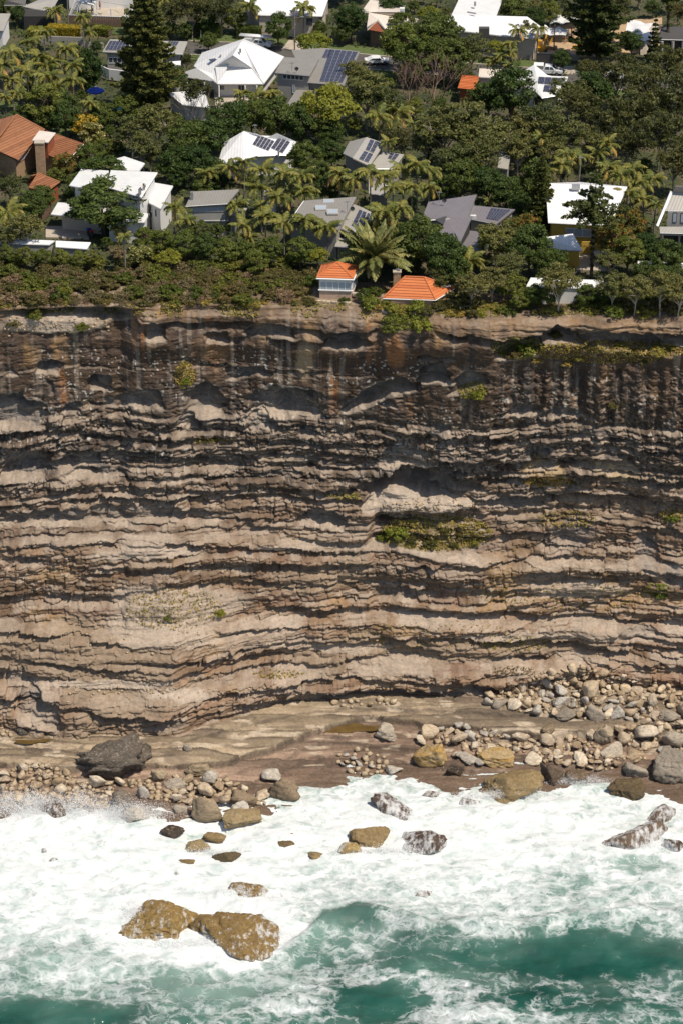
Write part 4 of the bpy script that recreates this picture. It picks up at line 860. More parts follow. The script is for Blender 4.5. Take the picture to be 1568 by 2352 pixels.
def tri_slab(mb, V, t):
    """a roof plane of four or more corners that need not be flat"""
    n = len(V); b = [v - Vector((0, 0, t)) for v in V]; T = [(0, i, i + 1) for i in range(1, n - 1)]
    fl = (V[1] - V[0]).cross(V[2] - V[0]).z < 0
    F = [tuple(reversed(x)) if fl else x for x in T] + [tuple(n + i for i in (x if fl else reversed(x))) for x in T]
    mb.add(list(V) + b, F + [(i, i + n, (i + 1) % n + n, (i + 1) % n) for i in range(n)])
def clipz(P_, z, above):
    out = []
    for i in range(len(P_)):
        a, b = P_[i - 1], P_[i]; ia, ib = (a.z >= z) == above, (b.z >= z) == above
        if ia != ib: out.append(a + (b - a) * ((z - a.z) / (b.z - a.z)))
        if ib: out.append(b)
    return out
def tile_plane(mb, V, course, t):
    """courses of roof tiles, each lapping the one below"""
    n = (V[1] - V[0]).cross(V[2] - V[0]).normalized()
    if n.z < 0: n = -n
    z0, z1 = min(v.z for v in V), max(v.z for v in V); dz = course * math.sqrt(max(1 - n.z ** 2, .01)); z = z0; i = 0
    while z < z1 - 1e-3:
        P_ = clipz(clipz(V, z, True), min(z + dz * 1.12, z1), False)
        if len(P_) > 2:
            top = [p + n * (.10 if p.z < z + dz * .5 else .0) for p in P_]; bot = [p - n * t for p in P_]
            c = len(P_); mb.add(top + bot, [tuple(range(c)), tuple(range(2 * c - 1, c - 1, -1))] + [(k_, k_ + c, (k_ + 1) % c + c, (k_ + 1) % c) for k_ in range(c)])
        z += dz; i += 1
def ridge(h, pts, m, r=.14, name='ridge_capping'):
    mb = MB()
    for a, b in pts: mb.tube(at_h(*a) + Vector((0, 0, .06)), at_h(*b) + Vector((0, 0, .06)), r, n=6)
    return mb.build(name, m, h.e, origin=h.o)
def fascia(h, P_, m, name='gutter', r=.09, dz=-.1):
    mb = MB(); V = [at_h(*p) + Vector((0, -.04, dz)) for p in P_]
    for a, b in zip(V, V[1:]): mb.tube(a, b, r, n=6)
    return mb.build(name, m, h.e, origin=h.o)

# --- cliff top lookout room with orange tiles
FL, FR, BR, BL, AP = (727, 637, 3.9), (811, 640, 3.9), (823, 612, 3.9), (739, 609, 3.9), (774, 602, 5.5)
h = House('lookout_house', 'small square lookout room with orange tiled roof and ribbon windows on the cliff edge', [FL, FR, BR, BL])
h.roof([[AP, FL, FR], [AP, FR, BR], [AP, BR, BL], [AP, BL, FL]], m_otile, .1, tiles=.42)
ridge(h, [(AP, FL), (AP, FR), (AP, BR), (AP, BL)], m_otile, .13)
h.walls([FL, FR, BR, BL], m_pbrick, .5, .25, -1.2); a, b, c, d = h.w
mbx = MB(); zc_ = at_h(*FL).z
mbx.prism([p + (p - h.o).normalized() * .03 + Vector((0, 0, 0)) for p in [Vector((q.x, q.y, zc_ - 2.15)) for q in (a, b, c, d)]], [p + (p - h.o).normalized() * .03 for p in [Vector((q.x, q.y, zc_ - .24)) for q in (a, b, c, d)]])
mbx.build('upper_wall', m_wwall, h.e, origin=h.o)
fw_ = at_z(0, 0, 0); h.win(736, 645, 806, 667, a, b, 5, m_pglass, slant=2); h.win(808.5, 644, 818, 660, b, c, 2, m_pglass, slant=-10)
mbx = MB(); A_, B_ = [Vector((q.x, q.y, zc_ - 2.2)) for q in (a, b)]; mbx.prism([A_ + Vector((-.15, -.2, 0)), B_ + Vector((.2, -.2, 0)), B_ + Vector((.2, .1, 0)), A_ + Vector((-.15, .1, 0))], [A_ + Vector((-.15, -.2, .12)), B_ + Vector((.2, -.2, .12)), B_ + Vector((.2, .1, .12)), A_ + Vector((-.15, .1, .12))]); mbx.build('window_sill', m_wtrim, h.e, origin=h.o)
fascia(h, [BL, FL, FR, BR], m_wtrim, r=.14, dz=-.16)
for i in range(6): st_ = h.box(818 + i * 3.2, 672 + i * 2.4, 1.1 - i * .2, (1.3, .5, .25), m_conc, 'step')
# --- long orange roof by the edge
FL, FR, BR, BL, R1, R2 = (879, 684, 1.5), (999, 688, 1.5), (1043, 661, 1.5), (908, 651, 1.5), (930, 635, 3.9), (974, 637, 3.9)
h = House('orange_roof_house', 'low cliff edge house with wide orange hip roof and brick chimney', [FL, FR, BR, BL])
h.roof([[R1, FL, FR, R2], [R2, FR, BR], [R2, BR, BL, R1], [R1, BL, FL]], m_otile, .1, tiles=.45)
ridge(h, [(R1, FL), (R2, FR), (R2, BR), (R1, R2), (R1, BL)], m_otile, .14); h.walls([FL, FR, BR, BL], m_pbrick, .5, .2, -1.5); fascia(h, [FL, FR, BR], m_wtrim)
p = at_h(911, 637, 3.2); mbx = MB(); mbx.box((p.x, p.y, p.z - .6), (1.1, .9, 3.2)); ch = mbx.build('chimney', m_brick, h.e, origin=h.o)
mbx = MB(); mbx.box((p.x, p.y, p.z + 1.08), (1.3, 1.1, .16)); mbx.build('chimney_cap', m_conc, ch, origin=h.o); h.mast(913, 617, 5.2, 1.4)
h.box(1022, 655, 2.3, (1.5, .7, .15), m_wtrim, 'roof_vent', .3)
# --- big brown tiled house, left
h = House('brown_tiled_house', 'large house with steep brown tiled roofs and a tall brick chimney', [(-40, 330, 5), (42, 366, 4), (192, 328, 4), (103, 297, 5.5), (-20, 262, 5)])
PK, HP, B1, B2, B3, B4 = (38, 263, 8.6), (-8, 322, 7.4), (-4, 346, 4.8), (42, 367, 3.9), (68, 335, 4.6), (103, 298, 5.6)
h.roof([[PK, HP, B1, B2, B3, B4], [PK, (-40, 285, 5.0), (-60, 330, 5), HP]], m_btile, .15, tiles=.45)
h.roof([[(106, 299, 5.7), (192, 329, 4.0), (151, 371, 3.3), (92, 349, 4.1), (78, 326, 5.2)]], m_btile, .15, tiles=.45)
ridge(h, [(PK, HP), (PK, B4)], m_btile, .15)
h.walls([(-30, 330, 4.6), B1, (36, 366, 4.0), (64, 338, 4.6), B4, (20, 285, 5)], m_brick, .4, .3); w_ = h.w
h.walls([(108, 303, 5.2), (186, 330, 4.0), (149, 368, 3.3), (94, 347, 4.0)], m_brick, .5, .2)
h.roof([[(90, 299, 6.9), (128, 304, 6.9), (111, 326, 6.6), (74, 321, 6.6)]], m_cream, .14, 'skylight_roof')
h.walls([(90, 299, 6.9), (127, 304, 6.9), (110, 325, 6.6), (76, 321, 6.6)], m_rwall, .25, .14, 3.4, 'skylight_wall')
h.win(44, 374, 60, 350, w_[2], w_[3], 4, m_pglass, m_rwall, slant=-14)
p = at_h(91, 326, 7.6); mbx = MB(); mbx.box((p.x, p.y, p.z - 3.9), (1.45, 1.2, 7.8)); ch = mbx.build('chimney', m_brick, h.e, origin=h.o)
mbx = MB(); mbx.box((p.x, p.y, p.z + .07), (1.7, 1.45, .2)); mbx.build('chimney_cap', m_conc, ch, origin=h.o)
fascia(h, [B1, B2, B3], m_dtrim); fascia(h, [(192, 329, 4.0), (151, 371, 3.3)], m_wtrim)
h = House('garden_shed', 'small brown tiled outbuilding with red walls below the brick chimney', [(60, 419, 2.8), (113, 437, 2.6), (138, 418, 2.8), (92, 400, 2.8)], 'shed')
PK, a1, a2, a3, a4 = (87, 397, 4.2), (60, 420, 2.7), (68, 432, 2.6), (113, 437, 2.6), (138, 418, 2.8)
h.roof([[PK, a1, a2], [PK, a2, a3, a4], [PK, a4, (98, 396, 2.8), (72, 402, 2.8), a1]], m_btile, .12, tiles=.45); ridge(h, [(PK, a2), (PK, a4)], m_btile, .12); h.walls([a1, a2, a3, a4, (98, 398, 2.8)], m_rwall, .4, .1)
# --- white two storey house behind the big tree
h = House('white_house', 'white two storey house with several pale metal roofs behind a big dark tree', [(117, 491, 3), (330, 509, 4), (398, 425, 5), (286, 358, 6)])
h.roof([[(265, 364, 6.4), (286, 358, 6.8), (333, 374, 6.2), (320, 391, 5.8), (262, 392, 5.8)]], m_white2)
h.walls([(265, 366, 6.2), (330, 375, 6.2), (319, 391, 5.8), (264, 391, 5.8)], m_wwall)
MR = [(255, 390, 8.0), (361, 395, 8.4), (324, 452, 7.2), (244, 428, 7.2)]; h.roof([MR], m_white2); h.walls(MR, m_wwall, .5); w_ = h.w
h.win(318.5, 470, 323, 434, w_[1], w_[2], 1, m_glass, m_timber, slant=-4); h.win(328, 452, 334, 428, w_[1], w_[2], 1, m_glass, m_wtrim, slant=-6)
h.win(311, 455, 317, 446, w_[2], w_[3], 1, m_glass, m_wtrim)
h.roof([[(187, 387, 7.2), (250, 391, 7.6), (242, 440, 6.4), (159, 425, 6.0)]], m_white2); h.walls([(190, 390, 7.2), (248, 393, 7.4), (240, 437, 6.3), (164, 423, 6)], m_wwall)
h.roof([[(352, 418, 5.8), (398, 426, 5.8), (369, 479, 4.8), (342, 464, 4.8)]], m_white2); h.walls([(352, 419, 5.6), (396, 427, 5.6), (368, 477, 4.8), (343, 463, 4.8)], m_wwall, .4); w2 = h.w
h.win(346, 487, 351, 500, w2[3], w2[2], 1, m_glass, m_wtrim); h.win(357, 497, 360, 480, w2[2], w2[3], 1, m_glass, m_wtrim)
h.roof([[(250, 478, 4.2), (343, 490, 4.4), (332, 510, 3.8), (240, 505, 3.8)]], m_white2); h.walls([(252, 480, 4.0), (341, 491, 4.2), (331, 508, 3.8), (242, 503, 3.8)], m_wwall)
h.roof([[(133, 464, 3.4), (246, 470, 3.6), (240, 505, 3.0), (117, 491, 3.0)]], m_white2, name='porch_roof'); h.walls([(140, 466, 3.2), (246, 472, 3.4), (240, 500, 2.9), (130, 489, 2.9)], m_cwall, .8)
h.box(330, 421, 8.6, (.3, .3, 2.0), m_timber, 'flue'); fascia(h, MR[1:3], m_wtrim)
for i, (q, lab) in enumerate((([(2, 546, 2.6), (126, 552, 2.6), (113, 561, 2.4), (-3, 558, 2.4)], 'long low white shed roof on the far left behind the heath'), ([(128, 552, 2.8), (209, 556, 2.8), (200, 571, 2.4), (128, 566, 2.4)], 'shorter white shed roof with a slanted end behind the heath'))):
    h = House('white_shed', lab, q, 'shed'); h.roof([q], m_white, .18); h.walls(q, m_gwall, .3, .15)
# --- grey skillion house
h = House('skillion_house', 'grey skillion roofed house with a row of louvre windows and solar panels', [(442, 440, 5), (550, 434, 5), (568, 478, 3), (455, 504, 3)])
Q1 = [(442, 439, 6.4), (550, 434, 6.6), (523, 466, 5.7), (427, 472, 5.5)]; h.roof([Q1], m_grey, .25); h.walls([(444, 442, 6.2), (546, 436, 6.3), (521, 465, 5.7), (440, 470, 5.5)], m_gwall, .35, .25); w_ = h.w
h.win(444, 477, 519, 487, w_[3], w_[2], 6, m_pglass, m_lgrey, slant=-4); h.win(526, 462, 533, 452, w_[1], w_[2], 1, m_pglass, m_wtrim)
Q2 = [(440, 484, 3.3), (530, 484, 3.5), (524, 505, 2.7), (452, 505, 2.7)]; h.roof([Q2], m_grey, .2); h.walls(Q2, m_gwall, .5); h.panels(Q2[:3], [(444, 486), (524, 488), (519, 501), (452, 500)], 12, 2)
Q3 = [(528, 477, 3.4), (568, 477, 3.4), (556, 494, 3.1), (522, 493, 3.1)]; h.roof([Q3], m_lgrey, .2); h.walls(Q3, m_gwall, .4); p = h.box(441, 440, 7.2, (.45, .45, 1.4), m_steel, 'flue')
# --- white hip house with two solar arrays
h = House('white_solar_house', 'white roofed house with two slanted solar arrays among palms', [(500, 372, 3), (592, 352, 4), (660, 353, 4), (682, 325, 4), (560, 300, 6)])
A1 = [(560, 300, 6.6), (515, 326, 4.6), (500, 376, 3.2), (560, 366, 4.4)]; A2 = [(560, 300, 6.6), (590, 306, 6.4), (612, 316, 5.5), (592, 356, 4.2), (560, 366, 4.4)]; A3 = [(612, 316, 5.5), (637, 305, 6.4), (682, 325, 4.8), (660, 354, 3.8), (592, 356, 4.2)]
h.roof([A1, A2, A3], m_white); h.walls([(515, 328, 4.4), (502, 374, 3.2), (592, 354, 4.0), (659, 352, 3.8), (680, 326, 4.6), (637, 307, 5.2), (560, 303, 5.2)], m_wwall, .5)
h.panels([A2[0], A2[2], A2[3]], [(594, 308), (632, 323), (617, 346), (580, 330)], 5, 3); h.panels([A3[0], A3[2], A3[3]], [(640, 313), (668, 325), (650, 351), (622, 339)], 3, 4)
h.mast(586, 286, 8.0, 1.6); h.box(640, 346, 4.8, (.3, .3, 1.0), m_steel, 'flue')
# --- grey roof with two strips of solar panels
h = House('grey_solar_house', 'pale grey gabled house with two dark solar panel strips', [(788, 352, 4.6), (848, 380, 4.4), (925, 354, 3.5), (882, 328, 4.8), (803, 323, 4.6)])
L_ = [(841, 314, 6.2), (809, 362, 5.8), (788, 352, 4.6), (803, 324, 4.6)]; R_ = [(841, 314, 6.2), (882, 328, 4.9), (848, 380, 4.5), (809, 362, 5.8)]
h.roof([L_, R_], m_lgrey); h.walls([(788, 351, 4.6), (809, 362, 4.8), (847, 379, 4.5), (881, 328, 4.9), (841, 316, 5), (803, 325, 4.6)], m_gwall, .4)
h.panels(R_[:3], [(849, 318), (871, 326), (858, 350), (838, 342)], 2, 3); h.panels(R_[:3], [(835, 345), (857, 353), (846, 372), (823, 363)], 2, 3)
R2_ = [(877, 346, 4.3), (927, 354, 3.7), (905, 386, 3.1), (846, 386, 3.3)]; h.roof([R2_], m_lgrey); h.walls(R2_, m_gwall, .5); h.panels(R2_[:3], [(896, 349), (917, 353), (906, 367), (889, 362)], 2, 2)
h = House('hidden_house', 'grey roof glimpsed between tall palm trunks', [(850, 412, 3.5), (895, 424, 3.5), (893, 449, 3), (850, 442, 3)]); Q = [(846, 412, 3.6), (897, 424, 3.6), (893, 450, 3), (846, 443, 3)]; h.roof([Q], m_lgrey); h.walls(Q, m_gwall)
# --- green grey house with skylights
h = House('skylight_house', 'olive grey flat pitched house with three raised skylights', [(698, 460, 6), (818, 451, 6), (848, 547, 4), (662, 512, 5)])
Q = [(698, 460, 6.4), (818, 451, 6.6), (777, 526, 5.4), (660, 514, 5.2)]; h.roof([Q], m_grey, .3); h.walls(Q, m_gwall, .6, .3); fascia(h, [Q[0], Q[3]], m_wtrim, r=.12)
for (a, b, c) in ((755, 465, 0), (737, 479, 0), (764, 488, 0)):
    p = at_h(a, b, 6.2); mbx = MB(); mbx.add([p + Vector(v) for v in ((-.9, -.45, -.25), (.9, -.45, -.25), (.9, .45, -.25), (-.9, .45, -.25), (-.9, -.45, .02), (.9, -.45, .02), (.9, .45, .5), (-.9, .45, .5))], [(3, 2, 1, 0), (4, 5, 6, 7), (0, 1, 5, 4), (1, 2, 6, 5), (2, 3, 7, 6), (3, 0, 4, 7)])
    so_ = mbx.build('skylight', m_lgrey, h.e, origin=h.o); g = MB(); g.add([p + Vector(v) for v in ((-.75, -.36, .08), (.75, -.36, .08), (.75, .36, .47), (-.75, .36, .47))], [(0, 1, 2, 3)]); g.build('pane', m_pglass, so_, origin=h.o)
W_ = [(811, 468, 4.9), (832, 476, 5.0), (812, 536, 4.6), (784, 524, 4.5)]; W2 = [(832, 476, 5.0), (857, 489, 4.5), (848, 548, 3.9), (812, 536, 4.6)]
h.roof([W_, W2], m_lgrey, .25); h.walls([(811, 469, 4.8), (856, 489, 4.5), (847, 546, 3.9), (785, 524, 4.4)], m_dwall, .5, .3)
h.panels([W_[0], W_[1], W_[2]], [(824, 480), (842, 487), (826, 524), (806, 516)], 2, 5); h.panels([W2[0], W2[1], W2[2]], [(844, 487), (857, 494), (847, 524), (828, 524)], 2, 3)
Q = [(776, 545, 3.0), (816, 547, 3.0), (811, 567, 2.7), (769, 564, 2.7)]; h.roof([Q], m_lgrey, .2); h.walls(Q, m_gwall); h.mast(797, 462, 8.0, 1.6, dish=True)
# --- purple slate house
h = House('slate_house', 'purple grey slate coloured house of overlapping roofs with a rooftop aerial', [(966, 504, 5), (983, 463, 6), (1094, 446, 6), (1181, 480, 4), (1057, 554, 4)])
Q = [(983, 463, 6.4), (1094, 446, 6.8), (1074, 498, 5.6), (966, 505, 5.4)]; h.roof([Q], m_slate, .25); h.walls(Q, m_gwall, .5)
Q = [(1022, 503, 5.6), (1084, 495, 5.8), (1057, 554, 4.4), (1002, 549, 4.3)]; h.roof([Q], m_slate, .25); h.walls(Q, m_dwall, .6)
h.gable([(998, 504, 5.4), (1025, 496, 6.6), (1018, 516, 5.4)], m_slate, 'clerestory', .2)
Q = [(1086, 471, 4.9), (1182, 480, 4.4), (1140, 513, 3.8), (1074, 500, 4.2)]; h.roof([Q], m_slate, .25); h.walls(Q, m_gwall, .5); h.panels(Q[:3], [(1127, 477), (1173, 481), (1143, 505), (1116, 500)], 6, 3, .015, 'heating_panel')
Q = [(1068, 528, 3.1), (1122, 533, 3.1), (1106, 577, 2.7), (1050, 571, 2.7)]; h.roof([Q], m_slate, .2); h.walls(Q, m_dwall, .5)
Q = [(918, 527, 3.6), (962, 535, 3.6), (952, 564, 3), (913, 560, 3)]; h.roof([Q], m_slate, .2); h.walls(Q, m_gwall, .5); h.mast(1008, 440, 8.6, 1.8, dish=True); h.box(1086, 494, 5.2, (.9, .6, .5), m_white2, 'roof_vent')
# --- yellow house with white roofs
h = House('yellow_house', 'yellow walled house under a broad white roof behind a spreading pine', [(1252, 418, 6), (1440, 428, 6), (1400, 516, 5), (1258, 509, 5)])
Q = [(1252, 420, 7.2), (1330, 417, 7.6), (1440, 428, 7.0), (1400, 517, 5.5), (1258, 510, 5.5)]; h.roof([Q], m_white); h.walls([Q[0], Q[2], Q[3], Q[4]], m_ywall, .9, .5); w_ = h.w; h.win(1298, 522, 1356, 540, w_[3], w_[2], 3, m_pglass, m_wtrim, slant=4)
h.box(1322, 424, 7.9, (1.3, .8, .7), m_steel, 'roof_vent'); fascia(h, [Q[4], Q[3]], m_wtrim)
Q = [(1248, 544, 4.3), (1315, 536, 4.4), (1337, 575, 3.1), (1252, 570, 3.0)]; h.roof([Q], m_white); h.walls(Q, m_ywall, .5)
p0 = at_h(1328, 560, 2.8); mbx = MB(); mbx.box((p0.x + .6, p0.y, p0.z), (4.0, .12, .9)); mbx.build('balcony', m_ywall, h.e, origin=h.o); h.mast(1333, 360, 11.5, 4.0)
# --- grey gabled house far right
h = House('gabled_house', 'grey two storey house with steep gabled roof and dark carport at the right edge', [(1512, 520, 5), (1548, 440, 8), (1660, 450, 8), (1650, 540, 5)])
Q = [(1541, 440, 9.0), (1650, 446, 9.0), (1650, 484, 7.0), (1527, 481, 7.0)]; h.roof([Q], m_lgrey); h.roof([[(1552, 425, 10.5), (1660, 430, 10.5), (1650, 446, 9.0), (1545, 440, 9.0)]], m_lgrey)
h.walls([(1536, 460, 7.6), (1650, 464, 7.6), (1645, 486, 7), (1531, 483, 7)], m_gwall, .2, .2); w_ = h.w; h.win(1544, 487, 1553, 510, w_[3], w_[2], 1, m_pglass, m_dtrim); h.win(1562, 488, 1574, 511, w_[3], w_[2], 1, m_pglass, m_dtrim)
mbx = MB(); A_, B_ = at_h(1541, 440, 9.1), at_h(1508, 519, 4.9); mbx.tube(A_, B_, .28, n=4); mbx.build('barge_board', m_wtrim, h.e, origin=h.o)
Q = [(1514, 520, 4.8), (1650, 520, 4.8), (1650, 536, 4.4), (1515, 533, 4.4)]; h.roof([Q], m_lgrey, .5, 'carport_roof'); h.walls([(1520, 520, 4.4), (1650, 521, 4.4), (1650, 530, 4.2), (1522, 528, 4.2)], m_dwall, .3)
for px in (1518, 1560): h.pole(px, 536, 3.9, .18, m_gwall, 'post')
h = House('white_carport', 'long white flat roofed building at the right edge below the gabled house', [(1464, 598, 3.2), (1640, 605, 3.2), (1640, 618, 3), (1464, 611, 3)], 'building'); Q = [(1464, 598, 3.2), (1640, 607, 3.2), (1640, 619, 3), (1464, 611, 3)]; h.roof([Q], m_white, .5); h.walls(Q, m_wwall, .3)
h = House('white_garage', 'white flat roofed building behind the low trees at the right of the cliff edge', [(1215, 640, 3), (1385, 643, 3), (1375, 660, 2.8), (1210, 655, 2.8)], 'building'); Q = [(1218, 637, 3.2), (1386, 643, 3.2), (1374, 662, 3), (1208, 656, 3)]; h.roof([Q], m_white, .3); h.walls(Q, m_wwall, .25)
# --- large white gabled house by the street
h = House('white_gabled_house', 'large brilliant white house with sweeping hip roof and a gable of three windows', [(502, 191, 3), (604, 190, 3), (653, 129, 3.6), (464, 120, 3.6), (446, 150, 3.2)])
A, G, gl, gr, fr, fl, rc, lc, le = (556, 95, 8.2), (536, 127, 7.5), (495, 152, 4.7), (580, 156, 4.7), (606, 191, 3.1), (500, 191, 3.1), (653, 129, 3.6), (464, 120, 3.7), (446, 150, 3.3)
h.roof([[A, G, gr, fr, rc], [A, lc, le, fl, gl, G], [gl, fl, fr, gr], [A, rc, (560, 88, 3.6), lc]], m_white); h.gable([gl, gr, G], m_wwall); h.walls([fl, fr, rc, (560, 92, 3.6), lc, le], m_wwall, 1.6, .25); w_ = h.w
gA, gB = at_h(*gl), at_h(*gr); h.win(522, 138, 552, 149.5, Vector((gA.x, gA.y - .12, 0)), Vector((gB.x, gB.y - .12, 0)), 3, m_pglass, m_wtrim)
h.win(505, 194, 516, 206, w_[0], w_[1], 1); h.win(548, 194, 562, 211, w_[0], w_[1], 2)
for px in (503, 563, 590): h.pole(px, 196, 2.9, .14, m_wtrim, 'verandah_post')
ridge(h, [(A, G), (G, gl), (G, gr), (gr, fr)], m_white, .1)
lp = [(452, 155, 4.6), (420, 160, 3.2), (440, 190, 3.0), (499, 178, 3.0)]; h.roof([[(452, 155, 4.8), (418, 166, 3.2), (432, 176, 3.1)], [(452, 155, 4.8), (432, 176, 3.1), (498, 186, 3.0), (499, 172, 3.2)]], m_white2, name='wing_roof')
h.box(552, 111, 8.2, (.35, .35, .7), m_steel, 'roof_vent'); h.box(507, 125, 6.0, (.35, .35, .6), m_steel, 'roof_vent'); h.box(491, 135, 5.2, (1.6, .8, .12), m_glass, 'roof_window', .5)
for px in (430, 470): h.pole(px, 188, 2.8, .12, m_wtrim, 'verandah_post')
h = House('white_annexe', 'low white roofed annexe half hidden by the sparse grey tree', [(380, 215, 3), (440, 225, 3), (480, 250, 2.6), (400, 240, 2.6)], 'building'); Q = [(385, 212, 3.2), (470, 205, 3.2), (482, 246, 2.8), (420, 240, 2.8)]; h.roof([Q], m_white2); h.walls(Q, m_wwall)
# --- grey house with long solar array
h = House('long_solar_house', 'grey roofed house with a long tapering array of many solar panels', [(632, 165, 5), (652, 130, 6), (824, 117, 5), (788, 192, 4.6)])
Q = [(652, 130, 6.5), (733, 134, 6.5), (712, 172, 6.0), (632, 165, 6.0)]; h.roof([Q], m_grey, .3); h.walls(Q, m_gwall, .5, .3); w_ = h.w; h.win(650, 171, 697, 180, w_[3], w_[2], 5, slant=2); h.win(672, 194, 678, 212, w_[3], w_[2], 1, m_pglass)
Q2 = [(670, 114, 5.3), (745, 109, 5.4), (826, 117, 5.4), (790, 194, 4.6), (706, 187, 4.6)]; h.roof([Q2], m_grey, .3); h.walls(Q2, m_gwall, .8, .3); h.panels([Q2[1], Q2[2], Q2[3]], [(758, 112), (822, 118), (787, 188), (734, 185)], 5, 10, .02); h.panels([Q2[1], Q2[2], Q2[3]], [(749, 112), (762, 113), (756, 131), (740, 130)], 2, 2, .02)
Q3 = [(682, 205, 3.0), (727, 206, 3.0), (714, 242, 2.7), (660, 240, 2.7)]; h.roof([Q3], m_grey, .25, 'garage_roof'); h.walls(Q3, m_gwall, .4); fascia(h, [Q3[0], Q3[3]], m_wtrim); h.mast(671, 143, 8.0, 1.5, dish=True)
# --- house behind the tallest pine
h = House('pine_shaded_house', 'pale grey house with solar panels half hidden behind the tallest pine', [(236, 117, 5), (252, 90, 5.5), (430, 94, 5), (420, 121, 4.8)])
Q = [(253, 89, 5.6), (345, 92, 5.6), (340, 121, 5.0), (236, 117, 5.0)]; Qb = [(345, 92, 5.6), (431, 94, 5.4), (420, 122, 4.8), (340, 121, 5.0)]; h.roof([Q, Qb], m_lgrey, .35); h.walls([Q[0], Qb[1], Qb[2], Q[3]], m_gwall, .8, .4); w_ = h.w
h.panels(Q[:3], [(253, 92), (300, 94), (293, 114), (241, 113)], 6, 2, .02); h.panels(Qb[:3], [(388, 93), (412, 94), (406, 104), (382, 103)], 4, 1, .03); h.win(250, 131, 290, 144, w_[3], w_[2], 4, m_glass, m_wtrim)
mbx = MB(); C0 = [at_h(232, 150, 2.2), at_h(250, 158, 2.2), at_h(268, 160, 2.2), at_h(283, 162, 2.2)]
for a_, b_ in zip(C0, C0[1:]): mbx.prism([a_ + Vector((0, 0, -2)), b_ + Vector((0, 0, -2)), b_ + Vector((0, .3, -2)), a_ + Vector((0, .3, -2))], [a_, b_, b_ + Vector((0, .3, 0)), a_ + Vector((0, .3, 0))])
mbx.build('curved_parapet', m_wwall, h.e, origin=h.o); h.walls([(388, 140, 4), (416, 138, 4), (414, 165, 3.6), (390, 163, 3.6)], m_wwall, .1, 0, name='wing')
# --- top row
h = House('pool_house', 'dark walled house with white stair and balcony above the fenced pool', [(20, -6, 5), (330, -10, 5), (330, -40, 5), (20, -36, 5)]); Q = [(150, -36, 5), (340, -40, 5), (340, -70, 6), (150, -66, 6)]; h.roof([Q], m_lgrey); h.walls(Q, m_wwall)
mbx = MB()
for i in range(11):
    p = at_h(166 + i * 1.1, 30 - i * 2.8, .2 + i * .24); mbx.box(p, (1.1, .35, .08))
p, q = at_h(160, 31, .3), at_h(172, 0, 2.9); mbx.tube(p, q, .12, n=4); mbx.tube(p + Vector((1.3, 0, 0)), q + Vector((1.3, 0, 0)), .12, n=4); mbx.build('stair', m_wtrim, h.e, origin=h.o)
mbx = MB(); mbx.slab([at_h(182, 3, 2.8), at_h(215, 10, 2.8), at_h(222, 0, 2.8), at_h(190, -8, 2.8)], .25); mbx.build('balcony', m_wtrim, h.e, origin=h.o)
for px, py in ((182, 3), (215, 10), (223, 4), (255, 18)): h.pole(px, py, 2.8, .12, m_wtrim, 'post')
h = House('grey_corner_house', 'grey sloped roof with white wall cut by the left edge near the top', [(-40, 29, 4), (24, 30, 4), (8, 70, 3.4), (-40, 70, 3.4)]); Q = [(-60, 29, 4.4), (24, 30, 4.4), (8, 69, 3.6), (-60, 66, 3.6)]; h.roof([Q], m_lgrey, .3); h.walls(Q, m_wwall)
h = House('dark_gable_house', 'dark roofed house behind the grey shade sail', [(15, -5, 3), (110, -5, 3), (110, 12, 3), (15, 12, 3)]); Q = [(15, 0, 5), (60, -3, 5), (58, 10, 4.2), (10, 10, 4.2)]; h.roof([Q], m_dgrey); h.walls([(50, 12, 3), (125, 12, 3), (125, 34, 2.8), (52, 34, 2.8)], m_dwall, .2)
h = House('white_street_house', 'white sheet roofed house with carport at the top beside the power pole', [(562, 0, 5), (752, 0, 5), (740, 35, 4), (580, 35, 4)])
Q = [(556, -8, 6.2), (756, -10, 6.2), (740, 36, 4.3), (588, 33, 4.3)]; h.roof([Q], m_white); h.walls(Q, m_cwall, .7); w_ = h.w; h.win(704, 41, 718, 56, w_[3], w_[2], 1, m_glass, m_dtrim)
Q = [(590, 28, 3.4), (605, 24, 3.9), (625, 30, 3.4), (628, 36, 3.2), (588, 37, 3.2)]; h.roof([Q], m_lgrey, .2, 'carport_roof'); h.pole(591, 38, 3.1, .14, m_wtrim, 'post'); h.pole(611, 38, 3.1, .14, m_wtrim, 'post')
h.gable([(752, -6, 5.6), (741, 36, 4.2), (739, 55, 0), (754, 30, 0)], m_cwall, 'end_wall')
h = House('cream_hip_house', 'cream hip roofed house with a small gabled porch and white chimney', [(846, 66, 4), (959, 42, 4), (919, 27, 5), (844, 27, 5), (891, 75, 3)])
A, B = (846, 27, 5.6), (917, 27, 5.6); h.roof([[A, (842, 60, 4), (868, 44, 5), (891, 74, 3.6), (940, 66, 3.6), (960, 43, 3.8), B], [A, B, (930, 12, 4), (850, 8, 4)]], m_cream); h.roof([[(868, 44, 5.0), (843, 67, 3.4), (841, 60, 3.6), (866, 40, 5)], [(868, 44, 5.0), (866, 40, 5), (893, 70, 3.6), (890, 75, 3.4)]], m_cream, name='porch_roof')
h.gable([(845, 67, 3.3), (889, 75, 3.3), (868, 46, 4.8)], m_rwall); h.walls([(846, 66, 3.3), (889, 74, 3.3), (940, 66, 3.4), (955, 45, 3.6), (917, 30, 4), (848, 30, 4)], m_timber, .4)
h.roof([[(849, -2, 7), (828, 27, 5), (868, 25, 5)], [(849, -2, 7), (868, 25, 5), (868, 0, 5)]], m_cream, name='rear_roof'); p = h.box(923, 17, 7.0, (.9, .9, 2.6), m_wwall, 'chimney')
h = House('pale_long_house', 'big pale L shaped house with a dark box on its long roof', [(1040, 33, 5), (1210, 37, 5), (1247, 64, 4), (1205, 86, 4), (1060, 72, 4)])
